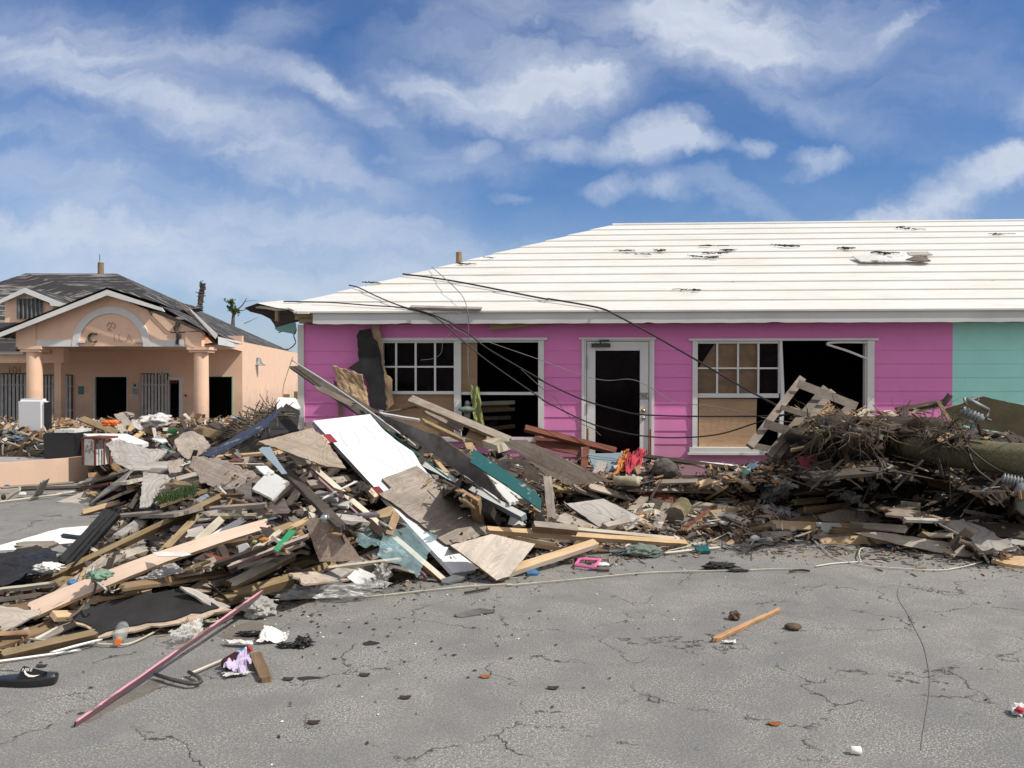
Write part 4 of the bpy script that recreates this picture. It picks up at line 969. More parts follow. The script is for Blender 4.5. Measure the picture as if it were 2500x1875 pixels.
# ------------------------------------------------------------------ the heap itself (uncountable small stuff)
HEAP = [(-90,1450),(0,1420),(110,1385),(170,1330),(240,1290),(290,1240),(215,1225),(222,1150),(330,1110),(450,1095),(540,1078),(620,1060),(690,1050),(745,1060),(800,1062),(870,1045),(1000,1045),(1100,1085),(1200,1095),(1300,1118),
 (1450,1122),(1600,1126),(1750,1136),(1880,1120),(1925,1060),(1990,1035),(2100,1030),(2200,1030),(2300,1030),(2450,1050),(2560,1060),(2560,1378),(2400,1372),(2300,1368),(2150,1350),(2000,1335),(1900,1325),(1750,1325),(1650,1338),(1550,1350),(1450,1362),
 (1330,1362),(1230,1395),(1100,1400),(1000,1408),(850,1435),(700,1455),(600,1475),(450,1525),(300,1535),(150,1552),(0,1600),(-90,1620)]
def inside(x, y, P=HEAP):
    c = False; n = len(P)
    for i in range(n):
        x1, y1 = P[i]; x2, y2 = P[i-1]
        if (y1 > y) != (y2 > y) and x < (x2-x1)*(y-y1)/(y2-y1)+x1: c = not c
    return c
BV = None
def make_bvh():
    global BV
    from mathutils.bvhtree import BVHTree
    bpy.context.view_layer.update(); V = []; Fs = []
    for o in bpy.data.objects:
        if o.type != 'MESH' or o.get('kind'): continue
        r = o
        while r.parent: r = r.parent
        if r.name.split('.')[0] in ('pink_house', 'peach_building', 'cable', 'hanging_root', 'palm_stump', 'battered_tree', 'blue_netting', 'rope', 'wire', 'splinters'): continue
        k = len(V); mw = o.matrix_world; V += [mw @ v.co for v in o.data.vertices]; Fs += [[k+i for i in p.vertices] for p in o.data.polygons]
    BV = BVHTree.FromPolygons(V, Fs)
def behind(p, gap):
    """keep loose filling underneath the single pieces that lie on it"""
    d = p-CAM; L_ = d.length; d = d/L_; h = BV.ray_cast(CAM, d, 60)
    if h[0] is not None and h[3] > L_-gap: return CAM+d*(h[3]+gap)
    return p
def heap_base():
    global BV
    bm = bmesh.new(); st = 12; G = {}
    for i in range(-7, 214):
        for j in range(80, 138):
            x, y = i*st, j*st
            if inside(x, y):
                p = SF(x, y, -.10); q = noise.noise(p*5)*.06+noise.noise(p*14)*.03+noise.noise(p*33)*.015
                p = p+Vector((0, 0, q)); p = behind(p, .10); p.z = max(p.z, .004); G[i, j] = bm.verts.new(p)
    for (i, j) in list(G):
        if all(k in G for k in ((i+1, j), (i, j+1), (i+1, j+1))): bm.faces.new((G[i,j], G[i,j+1], G[i+1,j+1], G[i+1,j]))
    me = bpy.data.meshes.new('debris_mulch'); bm.to_mesh(me); bm.free()
    o = link('debris_mulch', me, MT['soil']); tag(o, 'dark matted dirt, bark and crumbled wood under the wreckage', kind='stuff')
def rotbox(bm, c, L_, w, t, rx, M=None):
    vs = []
    for x in (-L_/2, L_/2):
        for y in (-w/2, w/2):
            for z in (-t/2, t/2):
                j = 1+RN.uniform(-.25, .25)
                vs.append(bm.verts.new(c+rx @ Vector((x*j, y*(1+RN.uniform(-.4, .2)), z))))
    for f in ((0,1,3,2),(4,6,7,5),(0,4,5,1),(2,3,7,6),(0,2,6,4),(1,5,7,3)): bm.faces.new([vs[i] for i in f])
def rrot(flat=.5):
    z = RN.uniform(0, math.pi*2); e = Matrix.Rotation(z, 3, 'Z') @ Matrix.Rotation(RN.gauss(0, flat), 3, 'Y') @ Matrix.Rotation(RN.gauss(0, flat*1.3), 3, 'X'); return e
def scraps(name, label, n, region, mats, lmin, lmax, far=None, lift=(-.06, .05), flat=.4):
    bms = {m: bmesh.new() for m, _ in mats}; tot = sum(w for _, w in mats); k = 0; tries = 0
    while k < n and tries < n*20:
        tries += 1
        if far: 
            y = RN.uniform(far[2], far[3]); x = RN.uniform(far[0], far[1]); c = far[4](x, y)
            if c is None: continue
            L_ = lmin+(lmax-lmin)*RN.random()**2.2; c = behind(c, .03+L_*.5) if RN.random() < .98 else c; c.z = max(c.z, .0)
        else:
            x0, y0, x1, y1 = region; x, y = RN.uniform(x0, x1), RN.uniform(y0, y1)
            if not inside(x, y): continue
            c = SF(x, y, RN.uniform(*lift)); L_ = lmin+(lmax-lmin)*RN.random()**2.2; c = behind(c, .03+L_*.5) if RN.random() < .985 else c; c.z = max(c.z, .012)
        r = RN.random()*tot
        for m, w in mats:
            r -= w
            if r <= 0: break
        w_ = L_*RN.uniform(.08, .5)
        rotbox(bms[m], c, L_, min(w_, .12), RN.uniform(.004, .02), rrot(flat)); k += 1
    for m, _ in mats:
        me = bpy.data.meshes.new(name); bms[m].to_mesh(me); bms[m].free()
        o = link(name, me, MT[m]); tag(o, label % m.replace('chip_', ''), kind='stuff')
# far rubble field in front of the peach building
def farz(x, y):
    e = min(1, max(0, (y-13.3)/1.2)); h = .33+.30*math.exp(-((x+7.5)/3.2)**2-((y-16.)/2.6)**2)+.25*math.exp(-((x+5.2)/1.3)**2-((y-14.5)/1.8)**2)+.12*noise.noise(Vector((x*.9, y*.9, 0)))
    return h*e
def far_pt(x, y):
    if x > -3.6: return None
    if y < 13.6 and x < -6.3: return None
    return Vector((x, y, farz(x, y)+RN.uniform(-.02, .1)))
def far_base():
    bm = bmesh.new(); G = {}
    for i in range(0, 76):
        for j in range(0, 60):
            x, y = -15+i*.15, 13.5+j*.2; z = farz(x, y)+.07*noise.noise(Vector((x*4, y*4, 0)))
            q_ = behind(Vector((x, y, max(0, z)-.02)), .08); q_.z = max(q_.z, -.02); G[i,j] = bm.verts.new(q_)
    for i in range(75):
        for j in range(59): bm.faces.new((G[i,j], G[i+1,j], G[i+1,j+1], G[i,j+1]))
    me = bpy.data.meshes.new('rubble_field'); bm.to_mesh(me); bm.free()
    tag(link('rubble_field', me, MT['soil']), 'dirt and crushed debris spread before the peach building', kind='stuff')
# ------------------------------------------------------------------ single pieces of wreckage, each a thing of its own
PL = 'plywood sheet'; BD = 'board'; BM_ = 'lumber'
def pn(label, crop, pts, mat, **k):
    nm = k.pop('name', 'plywood_sheet'); ct = k.pop('cat', PL); return panel(nm, label, ct, crop, pts, mat, **k)
def bd(label, crop, x1, y1, x2, y2, w, mat, **k):
    nm = k.pop('name', 'board'); ct = k.pop('cat', BD); return plank(nm, label, ct, crop, x1, y1, x2, y2, w, mat, **k)
# --- left foreground
bd('long bowed board painted pale peach, crossing the left heap down to the ground', 'E', 220, 1425, 1900, 805, 112, 'peach_board', t=.03, l=(.02,.28), edge='tan_wood', bow=.05, taper=.75)
bd('long brown treated beam running up the left heap above the peach board', 'E', 262, 1222, 1590, 600, 52, 'treated', t=.06, l=(.06,.22), name='beam', cat=BM_, edge='brown_wood')
bd('thick olive brown beam lying above the pink pole end', 'F', -140, 1500, 760, 1232, 80, 'treated', t=.08, l=(.03,.12), name='beam', cat=BM_, edge='brown_wood')
bd('short pale weathered beam resting on the thick olive beam', 'E', 1640, 1235, 2090, 1010, 78, 'pale_wood', t=.05, l=(.12,.16), name='beam', cat=BM_, edge='brown_wood')
blk = empty('felted_sheet', SF(*cv('I', 1000, 420), .0)); tag(blk, 'black roofing felt sheet on splintered plywood beside the pink pole', 'roofing sheet')
bpy.context.view_layer.update()
def child(o, par):
    M = o.matrix_world.copy() if o.matrix_world != Matrix() or o.location.length == 0 else Matrix.LocRotScale(o.location, o.rotation_euler, o.scale)
    for k in ('label', 'category', 'group'):
        if k in o: del o[k]
    o.parent = par; o.matrix_parent_inverse = Matrix.Translation(par.location).inverted(); return o
FZ = [.10,.16,.22,.12,.08,.05,.03,.08]
child(pn('x', 'I', [(520,470),(760,370),(1290,262),(1650,400),(1260,500),(1010,545),(700,600),(600,520)], 'ply_tan', name='backing', z=FZ, lift=.0, jag=.03, t=.014, lean=0), blk)
child(pn('x', 'I', [(500,440),(720,355),(1270,250),(1560,390),(1240,470),(980,505),(690,585),(600,490)], 'black_felt', name='felt', plane=.012, jag=.02, t=.006, lean=0), blk)
pn('thin grey veneer strip pinched behind the black felt sheet', 'I', [(1280,240),(1400,262),(1640,385),(1560,400),(1440,345)], 'silver_wood', name='veneer_strip', cat='wood strip', lift=.3)
bd('golden splintered wood strip beside the pink pole and felt sheet', 'I', 1340, 440, 1650, 405, 26, 'torn_ply', l=.09, name='wood_strip', cat='wood strip', jag=.05)
bd('thick brown beam end at the left edge under the felt sheet', 'I', 10, 712, 670, 560, 78, 'treated', t=.08, z=(.06,.10), name='beam', cat=BM_, edge='brown_wood')
bd('thin white batten on the ground at the left edge', 'I', -20, 768, 560, 688, 14, 'white_paint', t=.01, z='G', l=0., name='batten', cat='batten')
bd('short white batten beside the bottle with the orange cap', 'I', 370, 700, 710, 613, 13, 'white_paint', t=.01, z='G', l=.03, name='batten', cat='batten')
pn('pinkish white plywood corner at the left edge of the photo', 'I', [(-60,375),(290,408),(272,440),(-60,600)], 'ply_light', z=[.15,.18,.12,.04])
o = wire('pipe', 'black pipe poking out under the felted sheet at the left', 'pipe', [PZ(*cv('I', x, y), .05) for x, y in ((-80,610),(0,570),(120,510),(260,483),(500,460))], .022, 'black_plastic', 10)
bd('pale split board at the left edge above the peach board', 'E', -30, 1275, 372, 1228, 30, 'pale_wood', z=(.12,.2), jag=.05)
bd('dark crumbled board under the split board at the left edge', 'E', 60, 1290, 560, 1220, 40, 'brown_wood', l=.03)
bd('long reddish brown board under the peach board near the middle of the left heap', 'E', 870, 1250, 1610, 1150, 52, 'brown_wood', l=.08, edge='tan_wood')
bd('tan split board above the black felt sheet', 'E', 600, 1352, 1040, 1276, 40, 'tan_wood', l=.07, jag=.04)
pn('small peach chipboard piece right of the black felt sheet', 'E', [(1340,1270),(1460,1200),(1525,1232),(1500,1290),(1420,1300)], 'ply_tan', name='wood_block', cat='wood block', t=.03, lift=.09)
bd('long grey purple board lying level across the heap under the door knob', 'E', 1220, 838, 2680, 735, 34, 'purple_paint', t=.03, l=(.15,.16), edge='pale_wood')
bd('long thin grey board with a fresh tan end above the peach board', 'E', 850, 742, 1880, 664, 26, 'grey_wood', l=(.12,.26), t=.03)
pn('large weathered plywood sheet with a shredded left edge, middle of the left heap', 'E', [(1370,330),(1560,345),(1800,440),(1990,590),(2065,730),(1970,742),(1660,602),(1420,512),(1395,440),(1345,400)], 'ply_pink', z=[.72,.76,.8,.75,.62,.58,.55,.55,.62,.64], lean=.3, lift=.24, jag=.02, edge='tan_wood')
pn('dirty white square board on the weathered plywood sheet', 'E', [(1790,560),(1910,430),(2055,512),(1932,630)], 'dirty_white', name='painted_panel', cat='panel', lift=.2, z=[.8,.9,.86,.78], jag=.004, t=.02)
pn('small white board tucked behind the dirty white square', 'E', [(1815,402),(1890,400),(2005,480),(1940,522)], 'white_paint', name='painted_panel', cat='panel', lift=.16, jag=.004, t=.02)
pn('pale blue metal blade standing up on the left heap', 'F', [(208,428),(232,410),(292,412),(355,520),(412,600),(372,604),(338,560)], 'steel_blue', name='metal_sheet', cat='sheet metal', z=[1.0,1.02,1.02,.94,.9,.88,.9], lift=.22, jag=0, t=.006)
bd('long dark grey beam leaning down from the metal blade', 'F', 385, 555, 800, 970, 68, 'dark_wood', t=.04, l=(.24,.18), name='beam', cat=BM_)
pn('brown chipboard sheet standing at the middle of the heap', 'F', [(530,920),(722,918),(946,1218),(640,1226)], 'osb', name='chipboard_sheet', cat='chipboard', lean=.7, lift=.30, jag=.004, t=.018, edge='brown_wood')
bd('green painted board beside the brown chipboard sheet', 'F', 478, 965, 325, 1150, 58, 'green_paint', t=.02, l=.24, edge='brown_wood', taper=.6)
bd('broken tan block on the head of the green board', 'F', 440, 980, 530, 935, 45, 'tan_wood', l=.3, jag=.04, name='wood_block', cat='wood block')
pn('smooth tan plywood sheet with swirling grain behind the white door', 'F', [(205,372),(590,275),(690,372),(830,560),(690,550),(450,462)], 'ply_tan', lift=.1, z=[1.02,1.18,1.15,1.0,.95,.98], jag=.006, edge='brown_wood')
# --- white panelled door
DZ = {'tl': 1.25, 'tr': 1.28}
dpts = [(595,225),(1000,178),(1090,285),(1200,375),(1315,450),(1360,540),(1450,640),(1640,900),(1780,1120),(1750,1285),(1590,1307)]
def big_door():
    pxy = [cv('F', *p) for p in dpts]
    A = PZ(*pxy[0], 1.25); B = PZ(*pxy[1], 1.28); Cc = PZ(*pxy[-1], .06)
    n = (B-A).cross(Cc-A).normalized(); n = n if n.dot(CAM-A) > 0 else -n
    e = empty('white_door', Cc); tag(e, 'white six panel door with a torn edge leaning on the heap', 'door')
    P3 = [PP(x, y, A, n) for x, y in pxy]; M = frame_at(sum(P3, Vector())/len(P3), P3[0]-P3[-1], n); MI = M.inverted()
    P2 = [(MI @ p).to_2d() for p in P3]; P2 = jag_edge(P2, .006, keep=(0, 9, 10))
    bm = bmesh.new(); top = [bm.verts.new((q.x, q.y, 0)) for q in P2]; bot = [bm.verts.new((q.x, q.y, -.035)) for q in P2]
    for tr in tessellate_polygon([[Vector((q.x, q.y, 0)) for q in P2]]):
        bm.faces.new([top[i] for i in tr]); bm.faces.new([bot[i] for i in reversed(tr)])
    for i in range(len(P2)): bm.faces.new((top[i], bot[i], bot[(i+1) % len(P2)], top[(i+1) % len(P2)]))
    o = link('leaf', bm_mesh(bm, 'leaf'), MT['door_white']); o.matrix_world = M; child2(o, e, M)
    # raised mouldings
    for q in ([(780,310),(880,290),(935,385),(830,400)], [(960,265),(1020,255),(1110,340),(1040,352)], [(1000,470),(1080,455),(1290,560),(1190,580)], [(1190,400),(1240,430),(1330,540),(1275,560)]):
        ps = [(MI @ PP(*cv('F', *p), A, n)) for p in q]; ps = [Vector((p.x, p.y, .0015)) for p in ps]
        bm = bmesh.new()
        for i in range(4): tube(bm, [ps[i], ps[(i+1) % 4]], .011, 6, sm=0)
        o = link('moulding', bm_mesh(bm, 'moulding'), MT['door_white']); child2(o, e, M)
    bm = bmesh.new(); ps = [MI @ PP(*cv('F', *p), A, n) for p in ((597,228),(1588,1300))]; a, b = ps; d = (b-a).normalized(); s = Vector((-d.y, d.x, 0))
    if s.dot(-a) < 0: s = -s
    poly(bm, [a-s*.002+Vector((0,0,-.034)), b-s*.002+Vector((0,0,-.034)), b-s*.003, a-s*.003]); o = link('edge_strip', bm_mesh(bm, 'edge_strip'), MT['galv']); child2(o, e, M)
    for tt, nm in ((.13, 'upper'), (.50, 'lower')):
        q = a+(b-a)*tt; dirx = (b-a).normalized()
        def blk_(o0, o1, l0, l1, z0, z1, nm_, mt):
            bm = bmesh.new(); vs = []
            for u in (l0, l1):
                for w_ in (o0, o1):
                    for z_ in (z0, z1): pt = q+dirx*u-s*w_; vs.append(bm.verts.new((pt.x, pt.y, z_)))
            for f in ((0,1,3,2),(4,6,7,5),(0,4,5,1),(2,3,7,6),(0,2,6,4),(1,5,7,3)): bm.faces.new([vs[i] for i in f])
            o = link(nm_, bm_mesh(bm, nm_), MT[mt]); child2(o, e, M)
        blk_(-.05, .035, -.06, .06, -.03, .007, 'red_block', 'red_cloth2'); blk_(.036, .10, -.06, .06, -.07, .002, 'patterned_block', 'pattern')
    return A, n
def child2(o, par, M):
    o.parent = par; o.matrix_parent_inverse = Matrix.Translation(par.location).inverted(); o.matrix_basis = M
def pattern():
    m, nt, b, add, L = base('pattern'); v = coords(add, L, (1,1,1)); n = add('ShaderNodeTexVoronoi', i_Scale=45.); L(v, n.inputs['Vector'])
    L(ramp(add, L, n.outputs['Color'], [(.3, (.65,.52,.38)), (.5, (.10,.04,.02)), (.7, (.55,.42,.30))]), b.inputs['Base Color'])
pattern()
DA, DN = big_door()
def on_door(pxy, lift): 
    c = DA+DN*lift; return [PP(x, y, c, DN).z for x, y in pxy]
def dpn(label, crop, pts, mat, lift, **k):
    pxy = [cv(crop, *p) for p in pts]; z = on_door(pxy, lift); return pn(label, crop, pts, mat, z=z, lift=0, lean=0, **k)
dpn('grey weathered plywood sheet with curling grain lying across the white door', 'F', [(1085,635),(1335,545),(1560,725),(1740,880),(1858,1010),(1600,1108),(1540,1105),(1310,920),(1150,800),(1060,742),(1150,700)], 'ply_grey', .03, keep=(0,1,2,3), jag=.02, edge='dark_wood')
pn('light plywood sheet lying at the foot of the white door', 'F', [(1570,1110),(1860,1030),(2175,1100),(1990,1330),(1900,1357),(1760,1250)], 'ply_light', z=[.30,.36,.25,.05,.04,.12], lift=.02, jag=.004, edge='brown_wood', t=.02)
bd('nailed tan stud along the front edge of the light plywood sheet', 'G', 205, 1310, 918, 1080, 66, 'tan_wood', t=.05, z=(.07,.17), name='stud', cat=BM_, edge='pale_wood', jag=.004)
bd('long fresh yellow stud lying in front of the heap', 'G', 148, 988, 1565, 1085, 46, 'new_wood', t=.05, z=(.34,.06), name='stud', cat=BM_, edge='tan_wood', jag=.008)
bd('whitish stud lying behind the long fresh yellow stud', 'G', 785, 990, 1480, 1058, 34, 'pale_wood', t=.04, z=(.24,.08), name='stud', cat=BM_)
bd('short yellow stud under the long fresh yellow stud', 'G', 295, 1048, 645, 1108, 46, 'new_wood', t=.05, z=(.24,.12), name='stud', cat=BM_, jag=.03)
bd('short thick grey brown block on top of the long yellow stud', 'G', 480, 955, 790, 985, 62, 'grey_wood', t=.07, z=(.36,.30), name='wood_block', cat='wood block', edge='brown_wood', jag=.004)
# dark shingled sheet and torn fascia running down from the shop corner
pn('dark gravelled roofing sheet sliding down right of the white door', 'F', [(1040,165),(1260,250),(1480,330),(1720,500),(1850,640),(1945,790),(1880,765),(1620,580),(1290,350),(1110,240)], 'shingle', name='roofing_sheet', cat='roofing sheet', z=[1.25,1.2,1.12,.92,.72,.5,.5,.72,1.05,1.2], lift=.05, jag=.008, edge='dark_wood', t=.02)
plank('torn_fascia_board', 'long torn brown fascia board slanting up past the shop corner', BD, 'B', 465, 850, 1000, 1195, 70, 'dark_wood', d=(11.5,9.5), jag=.09, t=.03, taper=1.3)
plank('splintered_board', 'splintered tan layer on the torn fascia board', BD, 'B', 620, 1000, 880, 1130, 40, 'ply_brown', d=(10.2,9.5), jag=.08, t=.01)
plank('torn_fascia_board', 'lower continuation of the torn fascia board above the roofing sheet', BD, 'B', 960, 1165, 1330, 1425, 46, 'dark_wood', d=(9.5,8.75), jag=.06, t=.03)
wire('metal_trim', 'whitish green metal trim running the length of the torn fascia', 'trim', [PD(*cv('B', x, y), d) for x, y, d in ((443,812,11.6),(740,1000,10.3),(1000,1180,9.35),(1250,1365,8.75),(1320,1420,8.6))], .009, 'fascia_white', 6)
wire('metal_trim', 'second thin green metal strip below the torn fascia', 'trim', [PD(*cv('B', x, y), d) for x, y, d in ((980,1185,9.3),(1120,1310,8.9),(1290,1440,8.5),(1450,1570,8.2),(1560,1650,8.0))], .008, 'teal_paint', 6)
bd('long light grey painted beam sticking out under the roofing sheet', 'F', 1350, 515, 2090, 895, 52, 'fascia_white', t=.06, z=(.78,.42), name='beam', cat=BM_, jag=.0, edge='bluegrey_paint')
pn('deep teal painted board leaning at the right of the dark roofing sheet', 'G', [(45,420),(250,560),(480,722),(532,790),(520,852),(250,662),(25,520)], 'teal_paint', name='painted_panel', cat='panel', z=[.98,.84,.66,.58,.5,.7,.9], lift=.1, jag=.004, t=.02)
bd('thin white edged board along the lower side of the teal board', 'G', 40, 540, 520, 865, 22, 'dirty_white', l=.12, t=.02)
bd('short white painted board below the teal board', 'G', 155, 620, 335, 800, 62, 'white_paint', l=.14, t=.03, edge='dirty_white')
bd('thin white strip in the dark gap right of the white door', 'F', 1600, 560, 1920, 790, 14, 'white_paint', l=.1, name='batten', cat='batten')
pn('big tan plywood sheet sloping down in front of the left window', 'G', [(258,372),(420,360),(1022,655),(730,682),(560,602),(430,502),(300,420)], 'ply_pink', z=[.95,.98,.5,.44,.58,.72,.86], lift=.06, jag=.012, edge='dark_wood')
rb = (('long reddish brown beam leaning below the shop door', 415, 268, 1060, 432, 48), ('short reddish brown post under the leaning red beam', 848, 400, 832, 555, 48))
bd(rb[0][0], 'G', *rb[0][1:], 'red_wood', t=.06, l=.12, name='beam', cat=BM_, jag=.01)
bd(rb[1][0], 'G', *rb[1][1:], 'red_wood', t=.05, l=.1, name='post', cat='post', jag=.01)
pn('dark red panel standing behind the reddish brown beam', 'G', [(480,330),(800,400),(812,470),(640,440),(500,400)], 'red_wood', name='painted_panel', cat='panel', lift=.02)
pn('blue grey board lying under the shop door', 'G', [(858,460),(1106,450),(1060,602),(900,562)], 'bluegrey_paint', name='painted_panel', cat='panel', lift=.05)
pn('small grey board propped on the blue grey board', 'G', [(930,505),(1000,520),(960,610),(890,590)], 'silver_wood', name='painted_panel', cat='panel', lift=.1)
cloth('cloth', 'crumpled red cloth heaped below the shop door', 'cloth', 'G', [(1120,450),(1290,425),(1230,560),(1130,620)], 'red_cloth', amp=.10, fr=3, lift=.1, seed=2)
cloth('cloth', 'orange striped towel hanging left of the red cloth', 'cloth', 'G', [(1100,445),(1160,430),(1110,590),(1045,615)], 'orange_cloth', amp=.05, fr=4, lift=.12, seed=5)
def crate():
    px = [cv('G', *p) for p in ((1205,615),(1300,575),(1330,650),(1215,680))]; ps = [SF(x, y, .12) for x, y in px]; c, n = fit_plane(ps)
    e = empty('black_crate', c); tag(e, 'broken black plastic milk crate beside the red cloth', 'crate')
    bm = bmesh.new(); P = [p-c for p in ps]; back = Vector((.03,.22,.0))
    for k in range(6):
        t = k/5
        tube(bm, [P[0].lerp(P[1], t), P[3].lerp(P[2], t)], .006, 4, sm=0); tube(bm, [P[0].lerp(P[3], t), P[1].lerp(P[2], t)], .006, 4, sm=0)
        tube(bm, [P[0].lerp(P[1], t), P[0].lerp(P[1], t)+back], .006, 4, sm=0)
    for a, b in ((0,1),(1,2),(2,3),(3,0)): tube(bm, [P[a], P[b]], .012, 4, sm=0); tube(bm, [P[a]+back, P[b]+back], .012, 4, sm=0)
    link('lattice', bm_mesh(bm, 'lattice'), MT['black_plastic'], e)
crate()
a, b = SF(*cv('G', 1045, 650), .12), SF(*cv('G', 1225, 655), .12)
bm = bmesh.new(); lathe(bm, Vector(), b-a, [(0,.05),(.04,.056),(.6,.056),(.9,.058),(1,.05)], 20); o = link('paint_tin', bm_mesh(bm, 'paint_tin', True), MT['cream']); o.location = a; tag(o, 'cream coloured cylinder lying beside the black crate', 'tin')
lump('stone_chunk', 'rough grey brown stone chunk under the right window', 'rock', 'G', 1415, 560, 170, 140, 'rock', amp=.18, fr=1.6, lift=.1, seed=4)
pn('purple board lying under the right window', 'G', [(1500,540),(1690,535),(1712,610),(1520,615)], 'mauve_paint', name='painted_panel', cat='panel', lift=.05, t=.04)
pn('white painted board right of the purple board', 'G', [(1640,512),(1980,540),(1965,560),(1850,545)], 'white_paint', name='painted_panel', cat='panel', lift=.06)
bd('long grey rafter across the wreckage under the right window', 'G', 1130, 702, 1750, 718, 34, 'grey_wood', l=.08)
bd('dark rafter leaning under the right window sill', 'G', 1250, 470, 1900, 560, 30, 'dark_wood', l=.06)
bd('grey log under the stone chunk', 'G', 1380, 655, 1640, 648, 34, 'grey_wood', l=.1, t=.03)
bd('weathered board left of the cream cylinder', 'G', 862, 682, 1205, 778, 44, 'ply_pink', l=.08, t=.02)
bd('short weathered board below the big tan plywood sheet', 'G', 770, 690, 935, 752, 36, 'grey_wood', l=.08)
bd('upright grey post right of the teal board', 'G', 572, 620, 602, 915, 62, 'grey_wood', t=.05, z=(.62,.32), name='post', cat='post')
bd('leaning grey board beside the round log stub', 'G', 1345, 985, 1425, 805, 62, 'grey_wood', t=.03, l=.12)
bd('tan stub of board left of the log stub', 'G', 1160, 870, 1282, 742, 58, 'ply_pink', t=.04, l=.1)
bd('long reddish strip leaning right of the log stub', 'G', 1548, 985, 1800, 800, 40, 'red_wood', t=.03, l=.1, edge='tan_wood')
bd('pale stick crossing above the log stub', 'G', 1300, 780, 1365, 655, 16, 'grey_wood', l=.12, name='stick', cat='stick')
bd('tan triangular offcut on the scrap heap', 'G', 1640, 680, 1760, 640, 50, 'tan_wood', l=.1, jag=.05)
bd('thin tan strip right of the log stub', 'G', 1700, 770, 1830, 690, 16, 'new_wood', l=.1, name='stick', cat='stick')
bd('dark forked plank at right of the scrap heap', 'G', 1860, 600, 2040, 710, 30, 'treated', l=.06)
bd('pale green offcut near the log stub', 'G', 1190, 880, 1330, 850, 34, 'cream', l=.1, jag=.02)
bd('long tan strip in front of the log stub', 'G', 1190, 915, 1370, 865, 22, 'tan_wood', l=.07)
def log_stub():
    a = PZ(*cv('G', 1475, 905), .14); d = Vector((.16, .36, .05)); e = empty('log_stub', a); tag(e, 'thick round log stub standing in the scraps, cut end forward', 'log')
    bm = bmesh.new(); tube(bm, [Vector(), d*.5, d], .105, 22, wob=.12, sm=3); link('bark', bm_mesh(bm, 'bark'), MT['log_bark'], e)
    bm = bmesh.new(); t = d.normalized(); aa = t.cross(Vector((0,0,1))).normalized(); bb = t.cross(aa); poly(bm, [-t*.004+(aa*math.cos(k*.3142)+bb*math.sin(k*.3142))*.100 for k in range(20)]); link('cut_end', bm_mesh(bm, 'cut_end'), MT['ply_brown'], e)
log_stub()
pn('light grey plywood sheet with fine rings in front of the log stub', 'G', [(705,815),(970,778),(1295,940),(1140,1003),(950,985)], 'silver_wood', z=[.34,.36,.16,.1,.14], lift=.05, jag=.006, edge='dark_wood', t=.02)
bd('small grey block lying on the light grey plywood sheet', 'G', 985, 965, 1160, 925, 48, 'grey_wood', l=.14, t=.05, name='wood_block', cat='wood block', jag=.003)
pn('whitish sheet behind the long yellow stud', 'G', [(600,920),(720,870),(945,985),(760,985)], 'ply_light', lift=.04, jag=.01)
bd('thick timber block with an orange end at the heap top', 'G', 0, 320, 135, 340, 95, 'brown_wood', t=.1, l=.2, name='wood_block', cat='wood block', edge='tan_wood', jag=.003)
bd('cream timber block right of the orange ended block', 'G', 160, 352, 265, 385, 85, 'cream', t=.1, l=.2, name='wood_block', cat='wood block', edge='pale_wood', jag=.01)
bd('upright tan wedge under the orange ended block', 'G', 10, 380, 40, 440, 60, 'tan_wood', l=.15, name='wood_block', cat='wood block')
bd('long grey plank slanting below the left window', 'B', 1285, 1080, 1990, 1375, 58, 'grey_wood', t=.05, l=(.2,.15), edge='treated')
bd('nailed grey plank under the long slanting plank', 'F', 1400, 140, 1660, 275, 62, 'grey_wood', t=.04, l=.16)
bd('second nailed plank beneath the slanting plank', 'F', 1380, 220, 1650, 345, 30, 'treated', t=.04, l=.12)
bd('white thin lath left of the hanging glass lamp', 'B', 1040, 1180, 1345, 1232, 16, 'white_paint', l=.12, name='batten', cat='batten')
wire('branch', 'crooked brown branch under the left window', 'branch', [SF(*cv('F', x, y), .16) for x, y in ((1090,165),(1200,150),(1300,130),(1360,128),(1410,110))], .018, 'twig')
bd('upright brown post below the light grey beam', 'F', 1755, 760, 1785, 945, 72, 'brown_wood', t=.08, l=(.14,.12), name='post', cat='post')
bd('dark brown post right of the upright brown post', 'F', 1830, 810, 1900, 925, 82, 'dark_wood', t=.08, l=.08, name='post', cat='post')
pn('white broken board by the yellow stud', 'G', [(310,895),(375,900),(420,965),(350,975),(290,960)], 'white_paint', name='painted_panel', cat='panel', lift=.08)
# frame running beside the door
bd('long splintered door jamb lying along the lower side of the white door', 'F', 590, 545, 1525, 1350, 48, 'pale_wood', t=.05, z=(.92,.03), name='door_jamb', cat='door jamb', edge='brown_wood')
bd('thin mauve batten under the splintered door jamb', 'F', 592, 590, 1400, 1330, 22, 'mauve_paint', t=.03, z=(.88,.03), name='batten', cat='batten', edge='pink_paint')
bd('white pointed stick left of the white door', 'F', 660, 777, 897, 655, 14, 'white_paint', l=.28, name='stick', cat='stick', t=.01)
bd('topmost of three short boards left of the white door', 'F', 600, 735, 785, 762, 58, 'silver_wood', l=.12)
bd('middle of three short boards left of the white door', 'F', 672, 795, 850, 815, 50, 'dirty_white', l=.14)
bd('lowest of three short boards left of the white door', 'F', 775, 905, 965, 925, 55, 'silver_wood', l=.14)
pn('small splintered plywood piece above the three short boards', 'F', [(420,460),(610,480),(692,545),(490,517)], 'ply_light', lift=.55, jag=.012, edge='tan_wood')
bd('splintered tan sliver left of the small plywood piece', 'F', 520, 440, 640, 570, 14, 'tan_wood', l=.55, name='stick', cat='stick', jag=.03)
